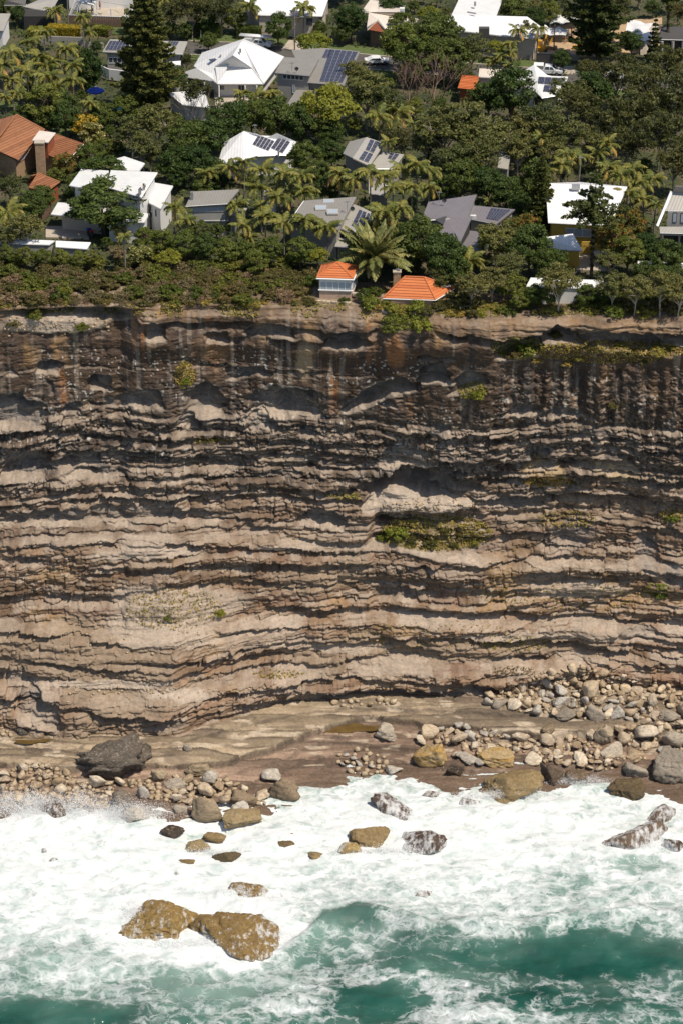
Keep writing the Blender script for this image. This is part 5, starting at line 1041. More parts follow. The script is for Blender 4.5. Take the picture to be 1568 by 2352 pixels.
h.roof([[(1058, -14, 6.2), (1156, -10, 6.2), (1139, 35, 5.4), (1036, 33, 5.4)]], m_white2); h.roof([[(1040, 32, 5.6), (1210, 37, 5.6), (1206, 85, 4.4), (1164, 82, 4.4), (1060, 70, 4.4), (1024, 46, 5)], [(1210, 37, 5.6), (1247, 64, 4.4), (1232, 88, 4.2), (1206, 85, 4.4)]], m_white, name='front_roof')
h.walls([(1036, 34, 5.2), (1210, 38, 5.2), (1246, 65, 4.3), (1231, 87, 4.2), (1164, 82, 4.3), (1060, 70, 4.3)], m_cwall, .6); h.box(1111, 62, 6.2, (1.9, 1.2, 1.5), m_dgrey, 'cooling_unit'); h.box(1082, 27, 6.2, (1.8, .3, .2), m_steel, 'roof_vent', -.5); h.box(1090, 3, 7, (.4, .4, .8), m_steel, 'flue')
h = House('white_ute_house', 'white pyramid roofed house with black solar panels below the parked pickup', [(1170, 183, 3), (1228, 148, 5), (1303, 175, 4.5), (1287, 215, 3.4), (1243, 222, 3.4)])
A = (1226, 147, 6.0); h.roof([[A, (1166, 185, 3.3), (1236, 212, 3.5), (1234, 174, 4.6)], [A, (1234, 174, 4.6), (1258, 173, 4.5)], [(1234, 172, 4.6), (1304, 175, 4.6), (1287, 216, 3.4), (1243, 223, 3.3), (1220, 200, 3.6)]], m_white2); h.walls([(1170, 184, 3.3), (1236, 212, 3.3), (1286, 214, 3.3), (1303, 176, 4.4), (1228, 160, 4.4)], m_wwall, .6)
pl = [(1234, 172, 4.6), (1304, 175, 4.6), (1287, 216, 3.4)]; h.panels(pl, [(1236, 175), (1297, 178), (1292, 194), (1233, 191)], 4, 2, .02); h.panels(pl, [(1249, 194), (1278, 195), (1273, 211), (1245, 210)], 2, 2, .02)
h = House('dark_modern_house', 'dark unfinished concrete house at the top right corner', [(1505, 90, 4.5), (1520, 58, 5), (1640, 58, 5), (1640, 92, 4.5)]); Q = [(1520, 60, 5), (1640, 60, 5), (1640, 92, 4.4), (1506, 88, 4.4)]; h.roof([Q], m_dgrey, .4); h.walls(Q, m_dwall, .9); [h.pole(px, 94, 4, .3, m_gwall, 'column') for px in (1520, 1545, 1568)]
mbx = MB(); mbx.prism([at_h(1470, 125, 0), at_h(1484, 128, 0), at_h(1512, 80, 0), at_h(1500, 78, 0)], [at_h(1470, 100, 1.6), at_h(1484, 102, 1.6), at_h(1514, 52, 3), at_h(1500, 50, 3)]); mbx.build('ramp_wall', m_conc, h.e, origin=h.o)
h = House('orange_annexe', 'orange roofed building mostly hidden by the bare brown tree', [(1065, 172, 3.5), (1098, 174, 3.5), (1092, 203, 2.8), (1066, 200, 2.8)], 'building'); Q = [(1060, 172, 3.6), (1099, 175, 3.6), (1092, 206, 2.8), (1050, 202, 2.8)]; h.roof([Q], m_otile, .1, tiles=.5); h.walls(Q, m_rwall)
h = House('cream_block', 'cream rendered building behind the strelitzia clump', [(1100, 156, 3.6), (1150, 158, 3.6), (1145, 176, 3.4), (1098, 174, 3.4)], 'building'); Q = [(1100, 156, 3.8), (1152, 158, 3.8), (1147, 178, 3.5), (1098, 175, 3.5)]; h.roof([Q], m_cream, .4); h.walls(Q, m_cwall, .2)
h = House('glimpsed_house', 'small grey roof peeping through the olive gum trees', [(1146, 345, 4), (1170, 352, 4), (1166, 395, 3.5), (1146, 390, 3.5)]); Q = [(1146, 345, 4.4), (1172, 352, 4.4), (1166, 388, 3.8), (1142, 384, 3.8)]; h.roof([Q], m_lgrey); h.walls(Q, m_gwall)
h = House('little_white_roof', 'little white roof peeping out between the central palms', [(603, 437, 3), (641, 437, 3), (640, 448, 2.8), (600, 447, 2.8)], 'building'); Q = [(603, 436, 3.2), (642, 437, 3.2), (640, 449, 2.9), (600, 448, 2.9)]; h.roof([Q], m_white); h.walls(Q, m_wwall)

# ================================================================== trees and shrubs
def crown_mesh(name, seed, clumps=46, per=70, leaf=.055, cr=.27, shape='round', hollow=.55, m=None, jit=.8):
    rs = np.random.RandomState(seed); V = []
    for i in range(clumps):
        d = rs.normal(size=3); d /= np.linalg.norm(d); r = rs.uniform(hollow, .9)
        if shape == 'round': c = d * r; c[2] = c[2] * .95 if c[2] > 0 else c[2] * .75
        elif shape == 'dome': c = d * r; c[2] = abs(c[2]) * .95 - .25
        elif shape == 'open': c = d * r * np.array((1, 1, .8)); c[2] += .1
        elif shape == 'tall': c = d * r; c[:2] *= 1 - .35 * max(c[2], 0)
        else: c = d * r
        k = cr * rs.uniform(.6, 1.25); e = rs.normal(size=(per, 3)); e /= np.linalg.norm(e, axis=1, keepdims=True); e[:, 2] = np.where(rs.rand(per) < .7, np.abs(e[:, 2]), e[:, 2])
        p = c + e * k * rs.uniform(.55, 1.0, (per, 1)) * np.array((1, 1, .75)); V.append(cards(p, e + c * .4 + np.array((0, 0, .3)), leaf, rs, jit))
    return soup(name, np.concatenate(V), None, m)
def limbs_mesh(name, seed, m, n=6, r0=.05, spread=.75, fork=3, bend=.15):
    """trunk and limbs in units of (crown radius, crown radius, crown centre height)"""
    rs = random.Random(seed); mb = MB(); p = Vector((0, 0, -.03)); q = Vector((rs.uniform(-.1, .1), rs.uniform(-.1, .1), .55)); mb.tube(p, q, r0, r0 * .7, 7)
    for i in range(n):
        a = 6.283 * i / n + rs.uniform(-.4, .4); e = Vector((math.cos(a) * spread * rs.uniform(.5, 1), math.sin(a) * spread * rs.uniform(.5, 1), rs.uniform(.85, 1.2)))
        mid = (q + e) / 2 + Vector((rs.uniform(-bend, bend), rs.uniform(-bend, bend), .05)); st_ = p.lerp(q, rs.uniform(.6, 1)); mb.tube(st_, mid, r0 * .5, r0 * .33, 5); mb.tube(mid, e, r0 * .33, r0 * .14, 5)
        for k_ in range(fork):
            g = mid.lerp(e, rs.random()); mb.tube(g, g + Vector((rs.uniform(-.35, .35), rs.uniform(-.35, .35), rs.uniform(.02, .22))), r0 * .18, r0 * .08, 4)
    me = bpy.data.meshes.new(name); me.from_pydata(mb.v, [], mb.f); me.materials.append(m); return me
m_bark = plain('bark_brown', (.10, .075, .055), .9, .3, 3); m_pbark = plain('bark_pale', (.34, .29, .235), .85, .25, 3); m_pbark2 = plain('bark_grey', (.19, .165, .14), .9, .25, 3)
LM = {
 'dark': leafmat('leaf_dark_green', (0.031, 0.056, 0.014), (0.109, 0.152, 0.028)), 'mid': leafmat('leaf_mid_green', (0.051, 0.078, 0.014), (0.170, 0.201, 0.035)),
 'gum': leafmat('leaf_olive_gum', (0.057, 0.068, 0.019), (0.171, 0.180, 0.047), (0.234, 0.205, 0.074)), 'bright': leafmat('leaf_bright_green', (0.109, 0.130, 0.016), (0.329, 0.331, 0.042)),
 'oak': leafmat('leaf_she_oak', (0.044, 0.052, 0.016), (0.149, 0.145, 0.040)), 'yellow': leafmat('leaf_yellow', (0.139, 0.139, 0.016), (0.418, 0.344, 0.028), (0.598, 0.372, 0.026)),
 'pine': leafmat('leaf_norfolk', (0.031, 0.047, 0.012), (0.149, 0.157, 0.036)), 'palm': leafmat('leaf_palm', (0.064, 0.082, 0.016), (0.193, 0.198, 0.038), (0.300, 0.226, 0.056), .2), 'palmold': leafmat('leaf_palm_dry', (0.300, 0.205, 0.046), (0.559, 0.353, 0.092), None, .15),
 'date': leafmat('leaf_date_palm', (0.090, 0.103, 0.028), (0.239, 0.233, 0.072), (0.359, 0.299, 0.106), .15), 'heath': leafmat('leaf_heath_olive', (0.064, 0.060, 0.018), (0.176, 0.145, 0.042)), 'heathg': leafmat('leaf_heath_grey', (0.149, 0.112, 0.058), (0.309, 0.233, 0.119)),
 'heathb': leafmat('leaf_heath_green', (0.060, 0.078, 0.014), (0.170, 0.186, 0.028)), 'grass': leafmat('cliff_grass', (0.149, 0.139, 0.021), (0.380, 0.307, 0.066), (0.519, 0.372, 0.119)), 'scrub': leafmat('cliff_scrub_green', (0.100, 0.121, 0.016), (0.269, 0.279, 0.040)), 'red': leafmat('leaf_red_flower', (0.060, 0.083, 0.016), (0.180, 0.186, 0.034), (0.598, 0.112, 0.040)),
 'white': leafmat('leaf_white_flower', (0.060, 0.083, 0.016), (0.180, 0.196, 0.034), (0.897, 0.781, 0.437)), 'bare': plain('bare_twigs', (.24, .15, .11), .9, .3, 3)}
def variants(kind, n, **kw): return [crown_mesh('crown', 1000 + hash_(kind) + i, m=LM[kw.pop('mat', None) or kind] if False else LM[kw.get('mat_', kind)], **{k_: v for k_, v in kw.items() if k_ != 'mat_'}) for i in range(n)]
def hash_(s_): return sum(ord(c) * (i + 3) for i, c in enumerate(s_)) % 977
CR = {
 'dark': variants('dark', 3, clumps=64, per=100, leaf=.040, cr=.26), 'mid': variants('mid', 3, clumps=58, per=100, leaf=.040, cr=.25), 'gum': variants('gum', 4, clumps=58, per=60, leaf=.042, cr=.23, shape='open', hollow=.35),
 'bright': variants('bright', 2, clumps=60, per=85, leaf=.04, cr=.27, shape='dome', hollow=.65), 'oak': variants('oak', 3, clumps=50, per=55, leaf=.042, cr=.24, shape='open', hollow=.3, jit=1.2), 'yellow': variants('yellow', 2, clumps=40, per=60, leaf=.06),
 'column': variants('column', 2, mat_='dark', clumps=70, per=75, leaf=.05, cr=.3, shape='tall'), 'red': variants('red', 2, clumps=46, per=60, leaf=.055), 'white': variants('white', 2, clumps=46, per=60, leaf=.055),
 'heath': variants('heath', 3, clumps=34, per=42, leaf=.075, cr=.3, shape='dome', hollow=.3), 'heathg': variants('heathg', 2, clumps=34, per=38, leaf=.055, cr=.3, shape='dome', hollow=.25, jit=1.3), 'heathb': variants('heathb', 3, clumps=34, per=45, leaf=.075, cr=.3, shape='dome', hollow=.35), 'scrub': variants('scrub', 2, clumps=34, per=45, leaf=.07, cr=.3, shape='dome', hollow=.35), 'grass': variants('grass', 2, clumps=30, per=45, leaf=.07, cr=.32, shape='dome', hollow=.3)}
TR = {'b': [limbs_mesh('trunk', 20 + i, m_bark) for i in range(2)], 'g': [limbs_mesh('trunk', 30 + i, m_pbark, 8, .045, .85, 5) for i in range(3)], 'o': [limbs_mesh('trunk', 40 + i, m_pbark2, 8, .04, .8, 5) for i in range(2)]}
KIND = { # name, category, word, trunk set, crown height factor, flatness
 'dark': ('broadleaf_tree', 'tree', 'dense dark green tree', 'b', 1.35, .95), 'mid': ('broadleaf_tree', 'tree', 'leafy mid green tree', 'b', 1.25, .9), 'gum': ('gum_tree', 'tree', 'olive gum tree with pale limbs', 'g', 1.6, .85),
 'bright': ('domed_tree', 'tree', 'bright yellow green domed tree', 'b', 1.3, .8), 'oak': ('she_oak', 'tree', 'wispy dark olive she-oak', 'o', 1.6, 1.0), 'yellow': ('flowering_tree', 'tree', 'yellow green flowering bush', 'b', 1.1, .9),
 'column': ('columnar_tree', 'tree', 'tall narrow dark tree', 'b', 1.6, 1.6), 'red': ('flowering_tree', 'tree', 'green tree dotted with red flowers', 'b', 1.2, .9), 'white': ('flowering_shrub', 'shrub', 'green bush dotted with white flowers', 'b', 1.0, .85),
 'heath': ('heath_shrub', 'shrub', 'low olive shrub', 'o', .55, .75), 'heathg': ('heath_shrub', 'shrub', 'low grey brown twiggy shrub', 'o', .55, .75), 'heathb': ('heath_shrub', 'shrub', 'low green shrub', 'o', .6, .8), 'scrub': ('scrub_bush', 'shrub', 'fresh green bush', 'o', .5, .8), 'grass': ('grass_clump', 'plant', 'yellow green grass clump', 'o', .35, .6)}
def zone(px, py):
    def pick(*a):
        for lim, s_ in a:
            if px < lim: return s_
    if py < 58: return pick((420, 'near the fenced pool at the top left'), (760, 'around the white house by the power pole'), (1030, 'around the cream hip roofed house'), (9e9, 'around the building site at the top right'))
    if py < 200: return pick((235, 'in the grove left of the tallest pine'), (480, 'beside the tallest pine'), (660, 'around the brilliant white gabled house'), (900, 'beside the house with the long solar array'), (1160, 'between the pale L shaped house and the street'), (9e9, 'around the white pyramid roofed house'))
    if py < 330: return pick((200, 'above the big brown tiled house'), (500, 'below the tallest pine'), (700, 'below the turquoise pool'), (860, 'above the pale grey gabled house'), (1180, 'in the gum grove right of centre'), (9e9, 'in the dark wood at the right'))
    if py < 450: return pick((130, 'around the brown tiled outbuilding'), (420, 'around the white two storey house'), (720, 'below the white house with slanted solar arrays'), (1010, 'in the stand left of the slate house'), (1250, 'above the purple slate house'), (9e9, 'behind the yellow house'))
    if py < 575: return pick((110, 'left of the paved courtyard'), (420, 'in front of the white two storey house'), (690, 'around the grey skillion house'), (930, 'around the house with three skylights'), (1200, 'in front of the purple slate house'), (1450, 'around the spreading pine'), (9e9, 'below the grey gabled house'))
    if px < 720: return ('on the cliff edge below ' if py > 640 else 'in the heath below ') + ('the white sheds' if px < 215 else 'the big spreading tree' if px < 400 else 'the grey skillion house' if px < 570 else 'the skylight house')
    return pick( (1110, 'around the two orange roofs'), (9e9, 'along the cliff edge at the right'))
TREES = []
def tree(kind, px, py, w, label=None, hgt=None, flat=None, wide=1.0, free=False):
    nm, cat, word, ts, hf, fl = KIND[kind]; r = w / 2 / 13.0
    for _ in range(2): p = at_h(px, py, r * hf if hgt is None else hgt); r = w / 2 / scale_at(p)
    hc = r * hf if hgt is None else hgt; p = at_h(px, py, hc); p.y = max(p.y, float(np.interp(p.x, xs, ye)) + .9); base = Vector((p.x, p.y, ground(p.x, p.y)))
    z = zone(px, py); lab = label or f'{word} {z}'
    e = thing(nm, lab, cat, base, rnd.uniform(0, 6.283), None if label else (word.replace('tree with', 'trees with') if 'tree with' in word else word.replace('green tree dotted', 'green trees dotted') if 'tree dotted' in word else word.replace('bush dotted', 'bushes dotted') if 'bush dotted' in word else word.replace('bush', 'bushes') if word.endswith('bush') else word + 's') + f' {z}'); fl = flat or fl
    c = link('crown', rnd.choice(CR[kind]), None, e); c.location = (0, 0, hc); c.scale = (r * wide, r * rnd.uniform(.88, 1.1), r * fl)
    if ts and kind not in ('grass',):
        k_ = link('trunk' if cat == 'tree' else 'stem', rnd.choice(TR[ts]), None, e); k_.scale = (r, r, hc)
    TREES.append((px, py, w)); return e
# --- palms
def frond_mesh(name, seed, droop, m, L_=1.0, n=20, lw=.30, up=.5):
    rs = random.Random(seed); mb = MB(); pts = []; p = Vector((0, 0, 0)); a = up
    for i in range(9):
        pts.append(p.copy()); st_ = L_ / 8; p = p + Vector((math.cos(a), 0, math.sin(a))) * st_; a -= droop * (.6 + .9 * i / 8)
    for u, v in zip(pts, pts[1:]): mb.tube(u, v, .012, .010, 3)
    for i in range(n):
        t_ = .14 + .86 * i / (n - 1); k_ = min(int(t_ * 8), 7); c = pts[k_].lerp(pts[min(k_ + 1, 8)], t_ * 8 - k_); d = (pts[min(k_ + 1, 8)] - pts[k_]).normalized()
        ln = lw * math.sin(math.pi * min(1, .18 + t_ * .78)) * rs.uniform(.8, 1.15)
        for sg in (-1, 1):
            e = c + Vector((0, sg, 0)) * ln * .8 + d * ln * .45 - Vector((0, 0, ln * rs.uniform(.25, .7))); q = d * .034
            mb.add([c - q, c + q, e.lerp(c, .35) + q * .9 + Vector((0, 0, ln * .12)), e], [(0, 1, 2, 3)])
    me = bpy.data.meshes.new(name); me.from_pydata([tuple(v) for v in mb.v], [], mb.f); me.materials.append(m); return me
FR_ = [frond_mesh('frond', 60 + i, d, LM['palm'], up=u) for i, (d, u) in enumerate(((.18, .9), (.25, .7), (.30, .45), (.22, .2)))]; FRO = [frond_mesh('frond', 70 + i, .2, LM['palmold'], up=-.4) for i in range(2)]
FRD = [frond_mesh('frond', 80 + i, d, LM['date'], n=30, lw=.2, up=u) for i, (d, u) in enumerate(((.05, 1.1), (.10, .8), (.14, .5), (.15, .2)))]
def ptrunk(name, m, r, bulge=0):
    mb = MB(); K = 10
    for i in range(K): mb.tube((math.sin(i * .4) * .06, 0, i / K), (math.sin((i + 1) * .4) * .06, 0, (i + 1) / K), r * (1.08 - .3 * i / K), r * (1.0 - .3 * i / K), 7)
    me = bpy.data.meshes.new(name); me.from_pydata([tuple(v) for v in mb.v], [], mb.f); me.materials.append(m); return me
PT = ptrunk('trunk', m_pbark2, .13); PT2 = ptrunk('trunk', m_bark, .38)
m_shaft = plain('palm_crownshaft', (.11, .13, .04), .6, .2, 3); mbs = MB(); mbs.tube((0, 0, -.5), (0, 0, .05), .13, .05, 7); SHAFT = bpy.data.meshes.new('crownshaft'); SHAFT.from_pydata([tuple(v) for v in mbs.v], [], mbs.f); SHAFT.materials.append(m_shaft)
def palm(px, py, w, hgt=6.0, label=None, nf=13, dry=.2, kind='palm'):
    p = at_h(px, py, hgt); r = w / 2 / scale_at(p); z = zone(px, py); base = Vector((p.x, p.y, ground(p.x, p.y)))
    e = thing('palm_tree', label or f'feathery palm tree {z}', 'palm tree', base, rnd.uniform(0, 6.28), None if label else f'feathery palms {z}')
    k_ = link('trunk', PT if kind == 'palm' else PT2, None, e); k_.scale = (1, 1, hgt)
    if kind == 'palm': s_ = link('crownshaft', SHAFT, None, e); s_.location = (0, 0, hgt)
    for i in range(nf):
        old = rnd.random() < dry and i % 2; t_ = i / nf
        me = (rnd.choice(FRO) if old else FR_[min(3, int(t_ * 3.4 + rnd.random() * .8))]) if kind == 'palm' else FRD[min(3, int(t_ * 4))]
        fo = link('frond', me, None, e); fo.location = (math.sin(4) * .06 if kind == 'palm' else 0, 0, hgt); s_ = r * rnd.uniform(1.05, 1.4); fo.scale = (s_, s_, s_)
        fo.rotation_euler = (rnd.uniform(-.15, .15), rnd.uniform(-.15, .2), i * 2.4 + rnd.uniform(-.3, .3))
    TREES.append((px, py, w * .8)); return e
# --- Norfolk pines: level whorls of branches, each branch a flat spray with upturned tufts
def norfolk_mesh(seed, m, tiers=17, top=0.0, prof=None, droop=.05, gap=0, tuft=.02, rep=7):
    rs = np.random.RandomState(seed); V = []; wood = MB()
    for t_ in range(tiers):
        f_ = t_ / (tiers - 1); z = .12 + .86 * f_; rad = prof(f_); n = 7 if f_ < .85 else 5; a0 = rs.uniform(0, 6.28)
        for b_ in range(n):
            a = a0 + 6.283 * b_ / n + rs.uniform(-.25, .25); L_ = rad * rs.uniform(.72, 1.08); u = np.array((math.cos(a), math.sin(a), 0)); sd_ = np.array((-u[1], u[0], 0))
            if rs.rand() < gap: continue
            s_ = np.linspace(.12, 1, max(10, int(150 * L_))); m_ = len(s_)
            c = u * (s_ * L_)[:, None]; c = np.repeat(c, rep, 0); ss = np.repeat(s_, rep)
            lat = rs.uniform(-1, 1, len(ss)) * .22 * L_ * np.sin(np.pi * np.clip(ss * .8 + .15, 0, 1)); c = c + sd_ * lat[:, None]
            c[:, 2] = z - droop * ss * L_ * 2.2 + droop * 1.6 * L_ * ss ** 3 * 2 + rs.uniform(-.006, .012, len(ss)); V.append(cards(c, np.tile(np.array((0, 0, 1.0)), (len(ss), 1)), tuft, rs, .7, 1.3))
            wood.tube((0, 0, z), tuple(u * L_ * .9 + np.array((0, 0, z - droop * L_))), .006, .002, 4)
    me = soup('crown', np.concatenate(V), None, m); return me, wood
def norfolk(px, base_py, H, seed, prof, label, wood_=True, **kw):
    p = at_h(px, base_py, 0); e = thing('norfolk_pine', label, 'pine tree', p); me, wd = norfolk_mesh(seed, LM['pine'], prof=prof, **kw)
    c = link('crown', me, None, e); c.scale = (H, H, H); wd.tube((0, 0, -.02), (0, 0, .995), .017, .003, 8); me2 = bpy.data.meshes.new('trunk'); me2.from_pydata([tuple(v) for v in wd.v], [], wd.f); me2.materials.append(m_bark)
    t_ = link('trunk', me2, None, e); t_.scale = (H, H, H); return e
norfolk(343, 272, 28, 1, lambda f_: .245 * (1 - f_) ** .75 * (1 - .5 * sst(.12, 0, f_)) + .008, 'tallest dark tiered pine rising left of the brilliant white gabled house', tiers=22, tuft=.011)
norfolk(1372, 150, 24, 2, lambda f_: .30 * (1 - f_) ** .6 * (1 - .4 * sst(.15, 0, f_)) + .01, 'broad dark tiered pine in front of the building site', tiers=16, tuft=.012, gap=.12)
norfolk(1530, 128, 24, 3, lambda f_: .24 * (1 - f_) ** .6 * sst(.25, .55, f_) + .002, 'bare trunked dark pine at the top right corner', tiers=14, tuft=.012, gap=.2)
norfolk(1357, 636, 17.2, 4, lambda f_: .33 * sst(.44, .52, f_) * (1 - .8 * sst(.58, 1.0, f_)) + .002, 'umbrella crowned pine with a bare dark trunk before the yellow house', tiers=17, tuft=.015, droop=-.04, gap=.3, rep=3)
norfolk(1238, 540, 13.5, 5, lambda f_: .21 * (1 - f_) ** .7 + .01, 'dark conical pine overlapping the left of the yellow house roof', tiers=16, tuft=.020)
norfolk(1500, 140, 9, 6, lambda f_: .2 * (1 - f_) + .01, 'small dark pine beside the dark concrete house', tiers=10, tuft=.02)
# --- bare trees
def bare(px, py, w, hgt, label, seed, m=None, leaf=None):
    p = at_h(px, py, 0); r = w / 2 / scale_at(p); e = thing('bare_tree', label, 'tree', p); rs = random.Random(seed); mb = MB()
    def grow(a, d, ln, rr, lv):
        b_ = a + d * ln; mb.tube(a, b_, rr, rr * .65, 4 if lv > 1 else 6)
        if lv > 4: return
        for _ in range(3 if lv < 4 else 2):
            nd = (d + Vector((rs.uniform(-1, 1), rs.uniform(-1, 1), rs.uniform(-.15, .6))) * .62); nd.x *= 1.0; grow(b_ if rs.random() < .7 else a.lerp(b_, .7), nd.normalized(), ln * rs.uniform(.62, .85), rr * .6, lv + 1)
    for k_ in range(4): a = k_ * 1.57 + rs.random(); grow(Vector((0, 0, 0)), Vector((math.cos(a) * .5, math.sin(a) * .5, 1)).normalized(), hgt * .3, .11, 1)
    mb.build('branches', m or LM['bare'], e)
    if leaf: c = link('foliage', CR[leaf][0], None, e); c.location = (0, 0, hgt * .75); c.scale = (r * .9, r * .8, hgt * .3)
    TREES.append((px, py - hgt * 6, w)); return e
bare(1000, 250, 170, 12.5, 'big leafless brown tree beside the orange roofed building', 3); bare(940, 240, 90, 9.0, 'leafless greyish tree left of the big leafless brown one', 8)
bare(452, 295, 90, 9, 'sparse grey tree with pale twisting limbs right of the tallest pine', 4, m_pbark2, 'oak'); bare(962, 615, 70, 5.5, 'half bare tree above the wide orange roof', 5, m_pbark2)
bare(1178, 575, 70, 5.5, 'bare brown tangle right of the purple slate house', 6, m_bark, 'red'); bare(745, 320, 40, 5, 'dead branched tree left of the pale grey gabled house', 9, m_pbark2)
# --- one by one
palm(857, 592, 150, 4.5, 'big date palm with long grey green fronds behind the lookout room', 54, 0, 'date')
for t_ in [(25,118,62,7),(68,95,55,7),(92,130,70,7),(105,150,70,6),(150,112,66,8),(165,150,60,6.5),(62,165,66,6),(110,175,74,6),(28,185,60,6),(170,185,60,6),(130,200,60,5),(5,150,60,6),(40,212,46,6),(208,236,52,6),(12,222,40,6),
  (128,24,52,4),(190,40,44,7),(100,74,54,3.5),(205,72,40,3),(575,14,60,6),(698,18,56,6),(870,268,74,6),(912,258,80,5),
  (478,398,66,5),(528,384,58,6),(560,372,56,7),(600,390,70,8),(652,398,66,7),(694,404,70,7),(590,430,66,6),(640,452,66,6),(700,440,66,6),(545,470,64,5),(610,498,70,6),(560,520,64,5),(652,512,66,6),(700,505,90,6),(752,522,70,5.5),(402,478,60,6),(428,506,60,5),(575,545,50,3.5),(730,470,40,5),
  (778,398,66,7),(812,412,66,7),(850,395,70,8),(882,405,66,10),(925,388,66,9),(958,378,66,10),(985,392,60,8),(902,432,62,9),(945,428,60,9),(985,428,58,7),(880,488,90,7),(918,478,70,7),(855,520,60,5),(900,520,60,5),
  (1075,600,80,4.6),(1128,462,40,3),(1288,378,60,7),(1330,362,60,7),(1372,352,56,7),(1396,384,64,7),(1425,404,70,7),(1452,386,60,7),(1470,418,66,6),(1440,446,66,6),(1478,458,66,5),(1395,330,60,8),(1500,412,60,6),(1250,392,50,7),(1300,352,50,8),(1505,470,50,5),
  (590,222,60,3.5),(625,215,50,4),(560,214,50,3),(1150,128,40,6),(1172,120,40,6.5),(1130,140,36,5),(1168,150,36,5),(18,488,80,5),(45,520,60,4),(275,520,50,2.5),(330,482,40,3),(1190,70,50,6),(1235,66,44,6)]: palm(*t_)
for t_ in [(98,238,110,'mid'),(150,240,78,'dark'),(60,262,66,'dark'),(205,160,66,'column'),(40,32,46,'dark'),(8,14,50,'dark'),(190,285,72,'yellow'),(212,308,70,'white'),(150,268,80,'dark'),(235,262,70,'dark'),(290,250,80,'mid'),(110,276,60,'mid'),
  (300,298,100,'gum'),(360,278,120,'gum'),(330,335,90,'gum'),(430,320,110,'dark'),(478,312,110,'dark'),(405,372,90,'dark'),(452,370,90,'dark'),(520,275,110,'dark'),(580,262,100,'dark'),(640,270,110,'dark'),(690,285,90,'dark'),(500,395,70,'mid'),(545,355,60,'mid'),(465,430,60,'dark'),(510,420,60,'dark'),
  (755,238,150,'bright'),(690,255,60,'mid'),(750,292,90,'mid'),(840,205,120,'gum'),(815,165,80,'gum'),(880,235,100,'gum'),(805,42,84,'dark'),(785,75,50,'mid'),(720,95,84,'bright'),(735,62,40,'dark'),(640,62,76,'dark'),(480,92,46,'dark'),
  (930,100,120,'mid'),(1010,80,120,'dark'),(955,130,110,'mid'),(1080,112,96,'gum'),(1138,108,56,'bright'),(1030,130,100,'dark'),(925,60,80,'mid'),(900,20,70,'dark'),(985,30,58,'bright'),(1170,205,140,'dark'),(1120,220,90,'dark'),(1060,165,60,'dark'),
  (1010,300,140,'gum'),(1070,285,150,'gum'),(1130,310,130,'gum'),(980,330,90,'gum'),(1100,350,120,'gum'),(1040,370,110,'gum'),(1200,300,100,'gum'),(1240,275,120,'gum'),(1190,345,80,'gum'),(1290,300,110,'gum'),(1265,345,80,'gum'),(1330,250,110,'oak'),(1310,215,110,'gum'),(1360,210,110,'dark'),(1420,170,110,'oak'),(1480,200,120,'oak'),(1530,150,110,'oak'),(1540,230,130,'oak'),(1460,260,130,'oak'),(1400,280,120,'oak'),(1520,310,130,'oak'),(1440,330,100,'oak'),(1345,320,90,'gum'),(1550,370,110,'oak'),(1510,250,90,'dark'),
  (1230,425,90,'column'),(1160,440,90,'dark'),(1120,420,90,'dark'),(1060,410,100,'dark'),(1020,430,70,'dark'),(1200,470,70,'dark'),(760,430,70,'dark'),(735,400,70,'dark'),(700,360,90,'dark'),(760,350,70,'dark'),(760,305,70,'dark'),(1100,515,40,'dark'),
  (75,470,76,'dark'),(22,425,70,'gum'),(60,520,90,'gum'),(150,378,66,'red'),(128,402,44,'mid'),(178,420,60,'mid'),(100,450,60,'dark'),(20,545,60,'gum'),(205,352,70,'mid'),(240,340,60,'mid'),(345,352,60,'gum'),
  (520,575,70,'mid'),(470,565,80,'mid'),(420,560,80,'mid'),(370,555,70,'mid'),(330,545,60,'mid'),(560,575,60,'mid'),(620,570,70,'mid'),(690,575,80,'mid'),(730,585,60,'bright'),(660,600,60,'heathb'),(590,600,70,'mid'),(500,610,60,'heathb'),(320,585,60,'white'),(390,590,60,'bright'),
  (960,548,130,'dark'),(1020,585,120,'dark'),(1000,545,80,'mid'),(1045,620,90,'dark'),(1145,545,110,'gum'),(1165,610,90,'gum'),(1215,565,110,'dark'),(1260,600,90,'dark'),(1210,520,80,'red'),(1405,545,110,'red'),(1440,580,90,'mid'),(1400,600,70,'gum'),(1480,560,60,'dark'),(1530,590,90,'dark'),(1450,510,80,'red'),
  (900,560,80,'dark'),(830,560,70,'dark'),(940,600,60,'dark'),(1010,640,60,'gum'),(1085,655,90,'gum'),(1130,640,80,'gum'),(1060,690,90,'heath'),(1175,655,70,'mid'),(1225,682,70,'scrub'),(1290,680,110,'gum'),(1320,655,80,'heath'),(1410,655,90,'gum'),(1460,665,90,'gum'),(1520,660,100,'gum'),(1560,670,90,'gum'),(1380,690,60,'heathb'),(1440,700,70,'heath'),(1500,700,70,'heath'),(1550,705,60,'heath'),(1250,640,50,'mid'),(1190,690,50,'mid'),(1340,700,50,'heathb'),(1270,712,50,'grass'),(1410,716,60,'scrub'),(1470,718,60,'grass'),
  (440,22,90,'oak'),(400,30,70,'oak'),(505,25,80,'oak'),(540,40,60,'mid'),(470,45,60,'dark'),(300,45,50,'mid'),(1180,20,80,'dark'),(1225,40,60,'dark'),(1262,24,60,'mid'),(1208,72,58,'oak'),(1450,95,60,'dark'),(1290,135,50,'dark'),(1350,165,70,'oak'),(1100,20,10,'mid')]: tree(t_[3], *t_[:3])
tree('dark', 238, 470, 190, 'big spreading dark tree in front of the white two storey house', 5.2, .62); tree('mid', 232, 400, 130, 'lighter green upper tree behind the big spreading dark one', 6.0, .7)
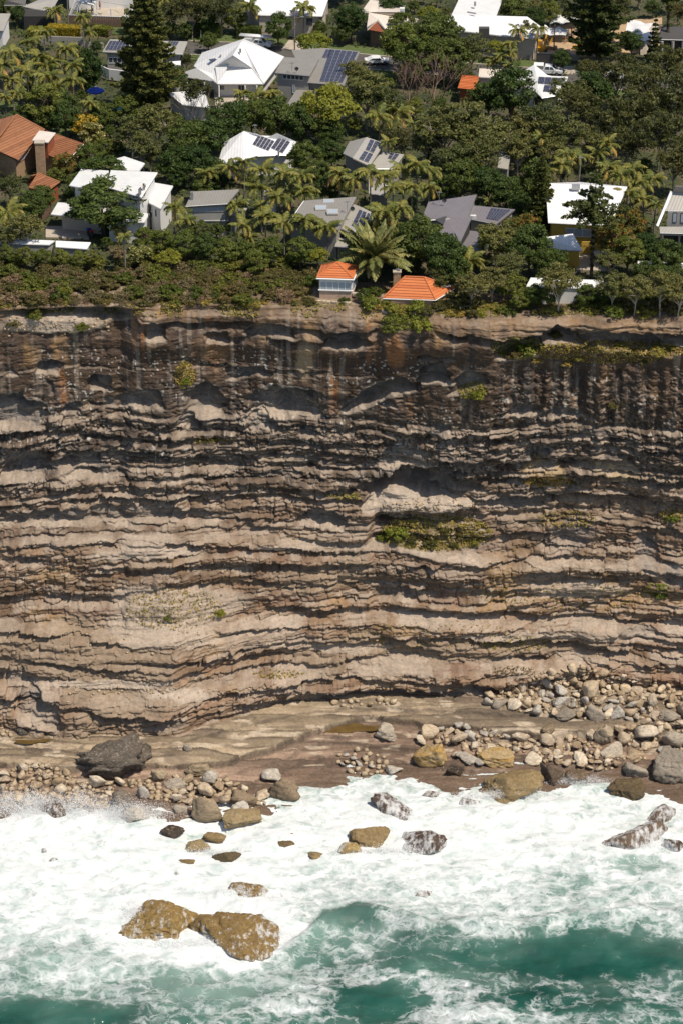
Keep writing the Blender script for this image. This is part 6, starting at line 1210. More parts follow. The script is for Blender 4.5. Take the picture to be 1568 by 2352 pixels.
tree('bright', 1140, 552, 104, 'rounded olive yellow tree in front of the purple slate house', 4.6, .95)
for px, py, w in [(15,583,52),(60,586,48),(100,588,46),(140,592,50),(178,594,46),(205,588,40)]: tree('mid', px, py, w, hgt=2.4)
for px, py, w in [(1225,672,52),(1262,676,56),(1345,676,60),(1385,672,56)]: tree('mid', px, py, w, hgt=2.8)
for px, py, w in [(1475,622,56),(1515,628,60),(1555,630,56)]: tree('dark', px, py, w, hgt=3)
for _ in range(26): tree(rnd.choice(('heath', 'heathb', 'heathb')), rnd.uniform(1385, 1590), rnd.uniform(668, 704), rnd.uniform(40, 64))
# --- heath along the edge
for _ in range(250):
    px, py = rnd.uniform(-30, 715), rnd.triangular(575, 694, 640); k_ = rnd.choices(('heath', 'heathg', 'heathb'), (5, 4, 3))[0]; tree(k_, px, py, rnd.uniform(28, 62))
for _ in range(90):
    px, py = rnd.uniform(-20, 715), rnd.uniform(688, 708); tree(rnd.choice(('heath', 'heathg', 'heathb', 'grass')), px, py, rnd.uniform(14, 34))
for _ in range(46):
    px, py = rnd.uniform(985, 1580), rnd.uniform(690, 722); tree(rnd.choice(('heath', 'heathb', 'grass', 'grass', 'scrub')), px, py, rnd.uniform(18, 42))
for px, py, w, k_ in [(848,694,60,'scrub'),(880,704,46,'grass'),(905,712,40,'scrub'),(835,676,36,'mid'),(862,668,40,'heathb'),(790,690,32,'heathb'),(930,718,50,'grass'),(1010,700,50,'heath'),(985,712,44,'heath'),(1040,716,50,'grass'),(1090,712,44,'grass'),(960,742,60,'scrub'),(890,745,40,'heathb'),(700,668,40,'heath'),(740,650,40,'heathb'),(715,630,50,'heath')]: tree(k_, px, py, w)
# --- fill the gaps in the canopy
BLOCK = [[(480, 98), (480, 125), (690, 128), (690, 90), (640, 84), (540, 80)], [(495, 190), (585, 190), (585, 252), (495, 252)], [(1215, 70), (1520, 40), (1520, 118), (1320, 178), (1215, 178)], [(40, 10), (140, 0), (320, 0), (320, 66), (120, 95), (40, 60)], [(820, 112), (900, 118), (900, 152), (820, 150)], [(640, 160), (710, 165), (710, 215), (640, 210)], [(100, 505), (210, 505), (210, 575), (100, 550)], [(315, 440), (400, 440), (385, 520), (310, 520)], [(425, 470), (570, 470), (565, 500), (430, 500)], [(720, 596), (830, 600), (825, 700), (720, 700)], [(870, 620), (1045, 640), (1045, 700), (870, 700)], [(1285, 500), (1365, 500), (1365, 625), (1285, 625)], [(1500, 430), (1580, 430), (1580, 585), (1500, 585)], [(90, 285), (170, 285), (165, 320), (95, 320)], [(1210, 635), (1390, 635), (1370, 700), (1330, 700)], [(235, 110), (300, 118), (290, 165), (230, 165)], [(190, 190), (285, 190), (290, 262), (230, 262)], [(660, 28), (750, 28), (745, 70), (660, 70)], [(0, 350), (110, 350), (110, 392), (0, 392)], [(835, 62), (895, 70), (895, 100), (835, 95)]] + ROOFPX
def clear(px, py, r):
    pts = [(px, py)] + [(px + r * math.cos(a), py + r * .9 * math.sin(a)) for a in np.linspace(0, 6.28, 9)[:8]]
    return not any(inpoly(x, y, B) for B in BLOCK for x, y in pts)
nfill = 0
for _ in range(9000):
    px, py = rnd.uniform(-60, 1630), rnd.uniform(-70, 600); w = rnd.choice((30, 40, 52, 66, 84))
    if any(abs(px - a) < (w + b) * .30 and abs(py - c) < (w + b) * .25 for a, c, b in TREES): continue
    if not clear(px, py, w * .42): continue
    right = px > 980
    k_ = rnd.choices(('dark', 'mid', 'gum', 'oak', 'palm'), (3, 2, 4, 3, 1) if right else (6, 4, 1.5, .5, 2))[0]
    if k_ == 'palm': palm(px, py, max(w, 44), rnd.uniform(4, 6.5))
    else: tree(k_, px, py, w)
    nfill += 1
    if nfill > 190: break
print('fill', nfill, 'trees', len(TREES))
# --- low undergrowth under the canopy, one mass
rs = np.random.RandomState(5); n = 26000
ux = rs.uniform(-78, 78, n); uy = np.interp(ux, xs, ye) + rs.uniform(6, 175, n); uz = TOP + SLOPE * uy; upx, upy = proj(ux, uy, uz)
open_ = [[(470, 92), (470, 130), (1000, 170), (1010, 140), (690, 90)], [(490, 190), (590, 190), (590, 256), (490, 256)], [(1215, 60), (1525, 40), (1525, 130), (1215, 180)], [(100, 515), (205, 515), (205, 550), (100, 550)], [(90, 288), (168, 285), (162, 320), (105, 320)], [(1318, 575), (1425, 575), (1425, 625), (1318, 625)], [(235, 10), (290, 10), (290, 46), (235, 46)]]
kp = np.array([not any(inpoly(a, b, P_) for P_ in open_) for a, b in zip(upx, upy)])
C3 = np.stack([ux, uy, uz + rs.uniform(0, .7, n)], 1)[kp]
tag(link('undergrowth', soup('undergrowth', cards(C3, np.tile((0, 0, 1.0), (len(C3), 1)), .26, rs, .7), None, LM['dark'])), kind='stuff')
# --- plants on the cliff face
GT = rs
def cliff_patch(name, px, py, rx, ry, n, mat, size=.14):
    V = []
    for _ in range(n):
        a, q = rnd.uniform(0, 6.28), math.sqrt(rnd.random()); p = cliff_point(px + math.cos(a) * q * rx, py + math.sin(a) * q * ry, 0 if name.startswith('rim') else NA)[0]
        if name.startswith('rim') and float(vnoise(p.x / 2.2, p.y / 2, 300)) < .12: continue
        V.append(p + Vector((rnd.uniform(-.1, .1), -rnd.uniform(0, .15), rnd.uniform(0, .35))))
    V = np.array([tuple(v) for v in V]); tag(link(name, soup(name, cards(V, np.tile((0, -.5, .8), (len(V), 1)), size, rs, .8, 1.6), None, mat)), kind='stuff')
for q in [('rim_grass',784,704,810,26,5500,'grass'),('rim_scrub',330,697,360,20,3000,'heath'),('cliff_grass',1000,1225,130,42,2600,'grass'),('cliff_grass',1190,800,60,26,900,'grass'),('cliff_grass',1400,808,170,26,2200,'grass'),('cliff_scrub',930,738,56,20,900,'scrub'),('cliff_grass',1085,898,34,20,420,'grass'),('cliff_grass',1260,1108,60,10,420,'grass'),('cliff_grass',425,862,24,30,420,'grass'),
   ('cliff_grass',400,1400,110,50,500,'grass'),('cliff_grass',790,1142,40,8,180,'grass'),('cliff_grass',1300,1195,70,20,340,'grass'),('cliff_grass',1540,1185,30,14,180,'grass'),('cliff_grass',1510,1355,30,14,200,'scrub'),('cliff_grass',1380,760,260,18,0,'grass'),('cliff_grass',640,1550,60,10,160,'grass'),('cliff_grass',1180,1480,80,16,220,'grass'),('cliff_grass',490,1012,50,5,120,'grass'),('cliff_grass',1000,1460,200,30,260,'grass'),('cliff_grass',1300,1370,200,30,260,'grass'),('cliff_grass',1180,1545,50,14,140,'heathg')]:
    if q[5]: cliff_patch(q[0], *q[1:6], LM[q[6]])
def cliff_shrub(kind, px, py, w, label, group=None):
    p = cliff_point(px, py + w * .25, NA)[0]; r = w / 2 / scale_at(p); nm, cat, *_ = KIND[kind]
    e = thing('cliff_shrub', label, 'shrub', p + Vector((0, .15, -.15)), rnd.uniform(0, 6.28), group); c = link('foliage', rnd.choice(CR[kind]), None, e); c.location = (0, 0, r * .35); c.scale = (r, r, r * .85); k_ = link('stem', TR['o'][0], None, e); k_.scale = (r, r, r * .4)
for k_, px, py, w, lab in [('scrub',915,1215,70,'largest green shrub on the sandy ledge right of the cliff corner'),('heath',985,1245,46,'dark olive shrub in the middle of the grassy ledge'),('scrub',1205,792,62,'green shrub at the left end of the high right overhang'),('heath',1180,812,44,'olive shrub just below the green one at the high right overhang'),('scrub',425,868,40,'shrub growing in the steep gully of the upper wall'),('heath',415,845,30,'small olive shrub at the top of the steep gully'),('scrub',968,742,60,'bright green shrub draped over the notch below the orange roof'),('heathb',895,750,42,'darker shrub at the left of the notch below the orange roof'),('scrub',1095,900,46,'yellow green shrub at the mouth of a right hand cave'),('heathb',80,718,48,'green shrub on the far left ledge under the cliff top'),('heathb',188,745,38,'small green shrub on the rubble ledge at the upper left'),('heath',30,738,40,'olive shrub at the left edge under the cliff top'),('scrub',505,1405,34,'small green bush right of the rubble slope'),('heathb',385,1415,28,'tiny green bush inside the rubble slope'),('scrub',1515,1358,44,'green bush near the right edge low on the face'),('scrub',1545,1185,40,'green bush at the right edge halfway down'),('heath',1410,925,34,'olive bush on the fluted wall at the right'),('heath',1275,765,36,'bush under the overhang lip at the right'),('heath',1255,1045,34,'brown green bush on a jutting block at right centre')]: cliff_shrub(k_, px, py, w, lab)
for px, py, w in [(1330,815,34),(1370,800,40),(1405,822,34),(1445,805,40),(1480,822,40),(1510,800,44),(1545,790,36),(1300,830,30),(1230,820,36),(1425,790,30)]: cliff_shrub(rnd.choice(('scrub', 'heath', 'grass')), px, py, w, 'green bush on the long vegetated ledge under the right overhang', 'bushes on the right ledge')
for px, py, w in [(880,1230,36),(945,1240,36),(1020,1215,36),(1060,1225,40),(1095,1240,34),(1040,1250,30),(1120,1225,26)]: cliff_shrub(rnd.choice(('scrub', 'grass', 'heath')), px, py, w, 'low bush on the grassy ledge in the middle of the face', 'bushes on the middle ledge')

# ================================================================== vehicles, people, garden and street things
m_carw = plain('white_car_paint', (.70, .70, .70), .3, .03, 1); m_tyre = plain('tyre_rubber', (.02, .02, .02), .8, .1, 4); m_rim = plain('alloy_rim', (.22, .22, .23), .35, .1, 4, metal=.7)
m_red = plain('tail_lamp_red', (.45, .02, .02), .3, .05, 3); m_lamp = plain('headlamp_clear', (.6, .62, .64), .1, .05, 3); m_carb = plain('dark_car_paint', (.03, .032, .036), .25, .1, 1)
def profile(mb, pts, w, taper=None):
    n = len(pts); tp_ = taper or (lambda z: 1.0)
    L_ = [(x, -w / 2 * tp_(z), z) for x, z in pts]; R_ = [(x, w / 2 * tp_(z), z) for x, z in pts]
    return mb.add(L_ + R_, [tuple(range(n)), tuple(range(2 * n - 1, n - 1, -1))] + [(i, i + n, (i + 1) % n + n, (i + 1) % n) for i in range(n)])
def pickup(px, py, rz, label, paint, kind, name='pickup_truck', cat='pickup'):
    p = at_h(px, py, 0); e = thing(name, label, cat, p + Vector((0, 0, .05)), rz)
    tp_ = lambda z: 1.0 if z < 1.15 else 1.0 - .16 * (z - 1.15) / .65
    mb = MB(); profile(mb, [(-2.6, .5), (-1.95, .42), (1.2, .42), (2.5, .48), (2.66, .75), (2.55, 1.02), (1.45, 1.14), (.72, 1.74), (-.6, 1.78), (-.92, 1.12), (-2.6, 1.10)] if kind != 'sedan' else [(-2.2, .45), (2.2, .42), (2.3, .7), (1.2, .92), (.55, 1.4), (-.9, 1.42), (-1.7, 1.0), (-2.25, .95)], 1.84, tp_)
    o = mb.build('body', paint, e); bv = o.modifiers.new('bevel', 'BEVEL'); bv.width = .05; bv.segments = 2; bv.limit_method = 'ANGLE'
    if kind == 'sedan':
        mb = MB(); mb.add([(1.17, -.72, .96), (1.17, .72, .96), (.58, .66, 1.37), (.58, -.66, 1.37)], [(0, 1, 2, 3)]); mb.build('windscreen', m_glass, e); mb = MB()
        for s_ in (-1, 1): mb.add([(1.0, s_ * .93, .96), (.55, s_ * .90, 1.34), (-.85, s_ * .90, 1.36), (-1.5, s_ * .93, 1.0)], [(0, 1, 2, 3)])
        mb.build('side_window', m_glass, e)
    else:
        g = MB(); g.add([(1.42, -.74, 1.19), (1.42, .74, 1.19), (.76, .66, 1.73), (.76, -.66, 1.73)], [(0, 1, 2, 3)]); g.build('windscreen', m_glass, e)
        for s_ in (-1, 1):
            for x0, x1, x2, x3 in ((1.2, .66, .28, .28), (.18, .18, -.5, -.72)):
                g = MB(); g.add([(x0, s_ * .925, 1.19), (x1, s_ * .80, 1.68), (x2, s_ * .80, 1.69), (x3, s_ * .925, 1.19)], [(0, 1, 2, 3)]); g.build('side_window', m_glass, e)
        for s_ in (-1, 1): g = MB(); g.box((1.05, s_ * 1.02, 1.2), (.12, .2, .18)); g.build('wing_mirror', paint, e)
    for s_ in (-.62, .62):
        g = MB(); g.box((2.5 if kind != 'sedan' else 2.2, s_, .88 if kind != 'sedan' else .72), (.3, .36, .2)); g.build('headlight', m_lamp, e)
        g = MB(); g.box((-2.6 if kind != 'sedan' else -2.22, s_ * 1.25, .92), (.08, .16, .3)); g.build('tail_light', m_red, e)
    g = MB(); g.box((2.62 if kind != 'sedan' else 2.25, 0, .55), (.16, 1.7, .2)); g.build('bumper', m_dtrim, e)
    for x in ((1.6, -1.65) if kind != 'sedan' else (1.4, -1.35)):
        for s_ in (-1, 1):
            t_ = MB(); t_.tube((x, s_ * .68, .38), (x, s_ * .96, .38), .38, n=14); to = t_.build('tyre', m_tyre, e, True); r_ = MB(); r_.tube((x, s_ * .95, .38), (x, s_ * .985, .38), .22, n=10); r_.build('rim', m_rim, to)
    if kind == 'canopy':
        g = MB(); g.box((-1.8, 0, 1.45), (1.75, 1.75, .8)); c = g.build('canopy', m_steel, e); g = MB(); g.box((-1.8, 0, 1.87), (1.8, 1.8, .05)); g.build('canopy_lid', m_wtrim, c)
    if kind == 'rack':
        g = MB(); g.box((-1.8, 0, 1.42), (1.6, 1.86, .85)); g.build('tool_box', m_carw, e); g = MB()
        for x in (-2.5, -.8, .6, 2.4):
            for s_ in (-.8, .8): g.tube((x, s_, 1.0 if x < 0 else 1.1 if x > 2 else 1.7), (x, s_, 2.15), .035, n=5)
            g.tube((x, -.85, 2.15), (x, .85, 2.15), .035, n=5)
        g.build('rack', m_steel, e)
    return e
RZ = -.20
v1 = pickup(594, 108, RZ, 'white tradesman pickup carrying long white pipes, parked on the street', m_carw, 'rack')
for i, (s_, z) in enumerate(((-.6, 2.24), (-.25, 2.24), (.1, 2.24), (.5, 2.24))):
    e = thing('pipe', f'{("nearest", "second", "third", "farthest")[i]} of the four long white pipes on the pickup roof rack', 'pipe', v1.location + Vector((-s_ * math.sin(RZ), s_ * math.cos(RZ), z)), RZ, 'pipes on the roof rack'); mb = MB(); mb.tube((-3.6, 0, 0), (3.0, 0, 0), .13, n=10); mb.build('tube', m_wtrim, e, True)
    mb = MB(); mb.tube((3.0, 0, 0), (3.12, 0, 0), .145, n=10); mb.build('collar', m_lgrey, e)
pickup(1258, 170, -.12, 'white pickup with silver canopy parked above the white pyramid roofed house', m_carw, 'canopy')
pickup(694, 66, -.05, 'dark car parked before the cream end wall at the top', m_carb, 'sedan', 'parked_car', 'car')
pickup(864, 146, .1, 'white car partly hidden by a dark bush on the street', m_carw, 'sedan', 'parked_car', 'car'); pickup(1415, 182, .15, 'white car glimpsed through the dark trees at the upper right', m_carw, 'sedan', 'parked_car', 'car'); pickup(1392, 596, 2.6, 'white car with red tail lamp on the drive beyond the umbrella pine', m_carw, 'sedan', 'parked_car', 'car')
# swimming pools
def pool(px, py, pts, label):
    V = [at_h(*q, .0) for q in pts]; c = sum(V, Vector()) / len(V); e = thing('swimming_pool', label, 'pool', c); n = len(V)
    O_ = [c + (v - c) * 1.14 for v in V]; lift = Vector((0, 0, .17)); mb = MB()
    mb.add([v + lift for v in V] + [v + lift for v in O_] + [v - Vector((0, 0, .3)) for v in O_] + [v - Vector((0, 0, .5)) for v in V], [(i, i + n, (i + 1) % n + n, (i + 1) % n) for i in range(n)] + [(i + n, i + 2 * n, (i + 1) % n + 2 * n, (i + 1) % n + n) for i in range(n)] + [(i, (i + 1) % n, (i + 1) % n + 3 * n, i + 3 * n) for i in range(n)]); mb.build('coping', m_pave, e, origin=c)
    mb = MB(); mb.add([v + Vector((0, 0, .06)) for v in V], [tuple(range(n))]); mb.build('water', m_water, e, origin=c)
pool(0, 0, [(506, 249), (512, 233), (560, 234), (556, 250)], 'turquoise rectangular pool in front of the brilliant white gabled house'); pool(0, 0, [(236, 36), (240, 28), (252, 24), (266, 25), (273, 30), (271, 37), (255, 38)], 'round ended turquoise pool behind the brown fence')
# brown board fence and white gate at the pool
def fence(pts, hgt, m, label, board=.3, name='fence', cap=None, gap=.03):
    V = [at_h(*q, 0) for q in pts]; e = thing(name, label, 'fence', V[0])
    for a, b in zip(V, V[1:]):
        u = b - a; ln = u.length; u.normalize(); n = max(1, int(ln / board)); rz = math.atan2(u.y, u.x); me = None
        for i in range(n):
            c = a + u * (i + .5) * ln / n - V[0]
            if me is None: mb = MB(); mb.box((0, 0, hgt / 2), (ln / n - gap, .05, hgt)); o = mb.build('board', m, e); me = o.data
            else: o = link('board', me, None, e)
            o.location = c + Vector((0, 0, .05)); o.rotation_euler = (0, 0, rz)
        mb = MB(); mb.box(((a + b) / 2 - V[0]) + Vector((0, 0, hgt + .1)), (ln, .12, .1), rz); mb.build('top_rail', cap or m, e)
        for q in (a, b): mb = MB(); mb.box(q - V[0] + Vector((0, .08, hgt / 2)), (.12, .12, hgt + .2)); mb.build('post', cap or m, e)
    return e
fence([(158, 58), (281, 63)], 2.1, m_timber, 'brown upright board fence below the round ended pool', .45, cap=m_wtrim); fence([(281, 63), (298, 46), (308, 30)], 1.8, m_wtrim, 'white stepped fence at the right end of the brown board fence', .6)
fence([(1232, 150), (1283, 152)], 2.3, m_dtrim, 'black mesh covered fence at the front of the building site', .9); fence([(865, 100), (905, 103)], 1.2, m_timber, 'grey paling fence under the cream hip roofed house', .3); fence([(75, 528), (118, 490)], 1.5, m_timber, 'weathered timber fence running up the left of the courtyard', .35)
fence([(318, 566), (335, 548)], 1.5, m_timber, 'grey picket fence beside the white two storey house', .35)
# hedges
def hedge(pts, w, hgt, kind, label):
    V = [at_h(*q, 0) for q in pts]; e = thing('hedge', label, 'hedge', V[0]); rs_ = np.random.RandomState(len(label)); a, b = V[0], V[1]; u = (b - a); ln = u.length; u.normalize(); nn = Vector((-u.y, u.x, 0)); n = int(ln * hgt * 260)
    s_ = rs_.uniform(0, ln, n); t_ = rs_.uniform(-w / 2, w / 2, n); z = hgt * (1 - rs_.uniform(0, 1, n) ** 3); top = rs_.rand(n) < .5; z[top] = hgt - rs_.uniform(0, .2, top.sum()); t_[~top] = -w / 2 * np.sign(rs_.uniform(-1, .15, (~top).sum())) * -1
    P3 = np.array(u)[None] * s_[:, None] + np.array(nn)[None] * t_[:, None] + np.array((0, 0, 1.0))[None] * z[:, None]
    N3 = np.where(top[:, None], np.array((0, 0, 1.0))[None], np.array(nn)[None] * np.sign(t_)[:, None]); link('foliage', soup('foliage', cards(P3, N3, .13, rs_, .7), None, LM[kind]), None, e)
    mb = MB(); mb.box(tuple(u * ln / 2 + Vector((0, 0, hgt / 2 - .1))), (ln - .3, w - .4, hgt - .3), math.atan2(u.y, u.x)); mb.build('stems', m_bark, e)
hedge([(66, 82), (106, 83)], 2.4, 1.6, 'bright', 'left part of the clipped green hedge above the palm grove'); hedge([(110, 84), (190, 88)], 2.6, 2.3, 'yellow', 'long clipped yellow green hedge above the palm grove'); hedge([(428, 80), (512, 84)], 2.2, 2.4, 'dark', 'dark clipped hedge along the verge left of the pickup'); hedge([(545, 86), (602, 88)], 2.2, 2.2, 'dark', 'shorter dark hedge behind the pickup with pipes')
hedge([(214, 74), (256, 80)], 2.2, 1.4, 'bright', 'low yellow green hedge under the brown board fence'); hedge([(1490, 596), (1600, 600)], 2.6, 1.6, 'mid', 'green hedge under the dark carport at the right edge')
# garden wall, stone wall by the lookout
def wall_thing(pts, hgt, th, m, label, name='garden_wall', blocks=0):
    V = [at_h(*q, 0) for q in pts]; e = thing(name, label, 'wall', V[0])
    for a, b in zip(V, V[1:]):
        u = b - a; ln = u.length; u.normalize(); rz = math.atan2(u.y, u.x)
        if not blocks: mb = MB(); mb.box((a + b) / 2 - V[0] + Vector((0, 0, hgt / 2 - .2)), (ln, th, hgt + .4), rz); mb.build('wall', m, e)
        else:
            rows = max(1, int(hgt / .35)); n = int(ln / .7)
            for r_ in range(rows):
                for i in range(n):
                    c = a + u * (i + .5 + .5 * (r_ % 2)) * ln / n - V[0] + Vector((0, 0, .17 + r_ * .34)); mb = MB(); w2 = ln / n * rnd.uniform(.86, .98); mb.box((0, 0, 0), (w2, th * rnd.uniform(.85, 1.1), .31)); o = mb.build('stone', m, e); o.location = c; o.rotation_euler = (rnd.uniform(-.05, .05), 0, rz + rnd.uniform(-.05, .05))
wall_thing([(95, 96), (190, 100)], 1.3, .25, m_gwall, 'plain grey garden wall under the yellow green hedge'); wall_thing([(185, 108), (238, 112)], 1.2, .25, m_conc, 'pale garden wall at the foot of the palm trunk left of the tallest pine')
wall_thing([(722, 698), (800, 702)], .9, .5, m_bould, 'low dry stone wall in front of the lookout room', 'stone_wall', 1); wall_thing([(1225, 130), (1330, 136)], 1.0, .3, m_conc, 'low retaining wall of the building site')
# rocks by the orange roof
for px, py, w, lab in [(905, 690, 30, 'pale flat rock at the left foot of the wide orange roof'), (936, 694, 36, 'broken pale rocks in front of the wide orange roof'), (970, 700, 26, 'small pale rock right of the broken ones under the wide orange roof'), (880, 708, 40, 'flat rock ledge slab left of the notch under the wide orange roof'), (945, 716, 34, 'pale slab on the edge above the bright green shrub')]:
    p = at_h(px, py, .2); sc = scale_at(p); o = bpy.data.objects.new('boulder', rock_mesh(int(px), 3, 11, .07)); COL.objects.link(o); o.data.materials.append(m_pale); o.scale = (w / sc / 2, w / sc / 2, w / sc * .2); o.location = p; tag(o, lab, 'boulder')
# power poles and street lamp
def pole(px, py, hgt, label, arm=True, m=None, r=.14, lamp=False):
    p = at_h(px, py, 0); e = thing('power_pole' if arm else 'post', label, 'pole', p); mb = MB(); mb.tube((0, 0, -.3), (0, 0, hgt), r, r * .7, 8); mb.build('pole', m or m_pbark2, e)
    if arm:
        mb = MB(); mb.box((0, 0, hgt - .5), (2.2, .12, .14), .6); mb.build('crossarm', m_timber, e)
        for i in (-.9, -.3, .3, .9): mb = MB(); mb.tube((i * .82, i * .56, hgt - .42), (i * .82, i * .56, hgt - .2), .05, n=6); mb.build('insulator', m_conc, e)
    if lamp: mb = MB(); mb.tube((0, 0, hgt - 1.4), (1.3, -.4, hgt - 1.0), .04, n=5); mb.build('lamp_arm', m_steel, e); mb = MB(); mb.box((1.5, -.45, hgt - 1.0), (.7, .25, .12)); mb.build('lamp_head', m_steel, e)
    return e
pole(677, 118, 8.0, 'timber power pole with street lamp at the end of the driveway', True, lamp=True); pole(158, 66, 7.2, 'thick timber pole in front of the grey shade sail'); pole(765, 92, 5.4, 'thin grey metal post right of the white sheet roofed house', False, m_steel, .08); pole(740, 66, 3.4, 'short dark post by the cream end wall', False, m_timber, .1)
pole(188, 95, 5.5, 'slim galvanised post in front of the yellow green hedge', False, m_steel, .07); pole(1196, 112, 5.0, 'left of two timber posts before the pale long house', False, m_timber, .13); pole(1271, 116, 5.2, 'right of two timber posts before the building site', False, m_timber, .13); pole(462, 92, 2.0, 'small white marker post on the grass verge', False, m_wtrim, .06); pole(344, 566, 6.0, 'slim dark pole in shade right of the big spreading dark tree', False, m_bark, .09)
# wires
def wire(a, b, sag, label):
    mb = MB(); P_ = [a.lerp(b, i / 12) - Vector((0, 0, sag * 4 * (i / 12) * (1 - i / 12))) for i in range(13)]
    for u, v in zip(P_, P_[1:]): mb.tube(u, v, .022, n=4)
    o = mb.build('overhead_wire', m_dtrim); tag(o, label, 'wire')
wire(at_h(677, 118, 0) + Vector((0, 0, 7.6)), at_h(765, 92, 0) + Vector((0, 0, 5.2)), .5, 'thin overhead wire from the street lamp pole to the metal post'); wire(at_h(677, 118, 0) + Vector((0, 0, 7.6)), at_h(158, 66, 0) + Vector((0, 0, 6.8)), 1.5, 'long overhead wire between the two timber power poles')
# shade sail on posts
V = [at_h(52, 14, 3.0), at_h(88, 23, 2.6), at_h(118, 25, 2.7), at_h(135, -4, 4.0), at_h(95, -4, 3.6)]
e = thing('shade_sail', 'grey triangular shade sail stretched over the terrace at the top left', 'shade sail', V[0]); mb = MB(); tri_slab(mb, V, .03); mb.build('canvas', m_lgrey, e, origin=V[0])
for px, py, lab in ((41, 51, 'left'), (119, 51, 'right'), (63, 44, 'inner')):
    p = at_h(px, py, 0); mb = MB(); mb.tube((0, 0, 0), (0, 0, 3.0), .11, n=8); o = mb.build('post', m_wtrim, e); o.location = p - V[0]
# blue sun umbrella, green tarp roof, grey tub
p = at_h(220, 205, 2.4); e = thing('sun_umbrella', 'round bright blue sun umbrella with a white top beside the tallest pine', 'umbrella', Vector((p.x, p.y, p.z - 2.4))); m_blue = plain('blue_canvas', (.012, .055, .38), .7, .12, 2)
mb = MB(); K = 8; mb.add([(0, 0, 3.0)] + [(1.55 * math.cos(6.283 * i / K), 1.55 * math.sin(6.283 * i / K), 2.25) for i in range(K)] + [(1.55 * math.cos(6.283 * i / K), 1.55 * math.sin(6.283 * i / K), 2.05) for i in range(K)], [(0, i + 1, (i + 1) % K + 1) for i in range(K)] + [(i + 1, i + 1 + K, (i + 1) % K + 1 + K, (i + 1) % K + 1) for i in range(K)]); mb.build('canopy', m_blue, e)
mb = MB(); mb.tube((0, 0, 0), (0, 0, 3.05), .04, n=6); mb.build('pole', m_steel, e); mb = MB(); mb.tube((0, 0, 2.98), (0, 0, 3.12), .3, .1, 8); mb.build('cap', m_wtrim, e)
m_green = plain('green_tarp', (.20, .36, .28), .6, .15, 1.5); Q = [(246, 243, 2.3), (282, 242, 2.3), (283, 258, 2.0), (250, 257, 2.0)]; h = House('green_pavilion', 'small pavilion with a pale green canvas roof below the blue umbrella', Q, 'pavilion'); h.roof([Q], m_green, .06); [h.pole(a, b, 1.9, .06, m_wtrim, 'post') for a, b in ((250, 258), (281, 258), (248, 245), (280, 244))]
h.box(268, 262, 1.2, (2.0, 1.2, .8), m_dgrey, 'barbecue_bench')
# bins in the courtyard
for px, py, c, lab in ((205, 541, m_blue, 'blue lidded bin in the paved courtyard'), (211, 545, m_red, 'red lidded bin beside the blue one in the courtyard')):
    p = at_h(px, py, 0); e = thing('wheelie_bin', lab, 'bin', p + Vector((0, 0, .12))); mb = MB(); mb.prism([(-.25, -.28, .05), (.25, -.28, .05), (.25, .28, .05), (-.25, .28, .05)], [(-.32, -.36, 1.0), (.32, -.36, 1.0), (.32, .36, 1.0), (-.32, .36, 1.0)]); mb.build('bin_body', m_dtrim, e); mb = MB(); mb.box((0, 0, 1.04), (.7, .8, .09)); mb.build('lid', c, e)
    for s_ in (-.26, .26): mb = MB(); mb.tube((s_ - .03, .3, .12), (s_ + .03, .3, .12), .12, n=8); mb.build('wheel', m_tyre, e)
# building site: tarps, digger, rails, timber
m_tarp = plain('white_tarp', (.66, .65, .64), .6, .12, 1.2, .15); m_yel = plain('yellow_machine_paint', (.52, .27, .02), .5, .12, 2)
def tarp(pts, label, seed):
    V = [at_h(*q) for q in pts]; e = thing('formwork_deck', label, 'tarpaulin', V[0]); NX_, NY_ = 14, 8; VV, FF = [], []
    for j in range(NY_ + 1):
        for i in range(NX_ + 1):
            a, b = i / NX_, j / NY_; q = (V[0] * (1 - a) + V[1] * a) * (1 - b) + (V[3] * (1 - a) + V[2] * a) * b; VV.append(q + Vector((0, 0, .28 * float(vnoise(a * 5 + seed, b * 4, seed)))) - V[0])
    FF = [(j * (NX_ + 1) + i, j * (NX_ + 1) + i + 1, (j + 1) * (NX_ + 1) + i + 1, (j + 1) * (NX_ + 1) + i) for j in range(NY_) for i in range(NX_)]; mesh_obj('sheet', VV, FF, m_tarp, e, True)
    for q in V: mb = MB(); mb.tube((q.x - V[0].x, q.y - V[0].y, ground(q.x, q.y) - V[0].z - .2), q - V[0], .07, n=5); mb.build('prop', m_steel, e)
tarp([(1432, 88, 2.0), (1490, 92, 2.0), (1508, 54, 2.6), (1442, 46, 2.6)], 'white sheeted deck right of the broad tiered pine on the building site', 3); tarp([(1240, 78, 1.6), (1298, 82, 1.6), (1305, 66, 2.0), (1250, 58, 2.0)], 'white sheeted deck left of the broad tiered pine on the building site', 5); tarp([(1262, 52, 1.6), (1330, 50, 1.6), (1330, 30, 2.0), (1268, 30, 2.0)], 'white sheeted deck at the back of the building site', 8)
p = at_h(1241, 122, 0); e = thing('excavator', 'small yellow digger beside the sandy slab of the building site', 'digger', p + Vector((0, 0, .12)), 1.2)
for s_ in (-.7, .7): mb = MB(); profile(mb, [(-1.2, .1), (-1.35, .35), (-1.2, .6), (1.2, .6), (1.35, .35), (1.2, .1)], .4); o = mb.build('track', m_tyre, e); o.location = (0, s_, 0)
mb = MB(); mb.box((-.2, 0, 1.0), (1.9, 1.5, .7)); mb.build('engine_body', m_yel, e); mb = MB(); mb.box((.1, .3, 1.85), (1.1, .85, 1.1)); cbn = mb.build('cab', m_yel, e); mb = MB(); mb.box((.66, .3, 1.9), (.04, .7, .8)); mb.box((.1, -.14, 1.9), (.8, .04, .8)); mb.build('cab_window', m_glass, cbn)
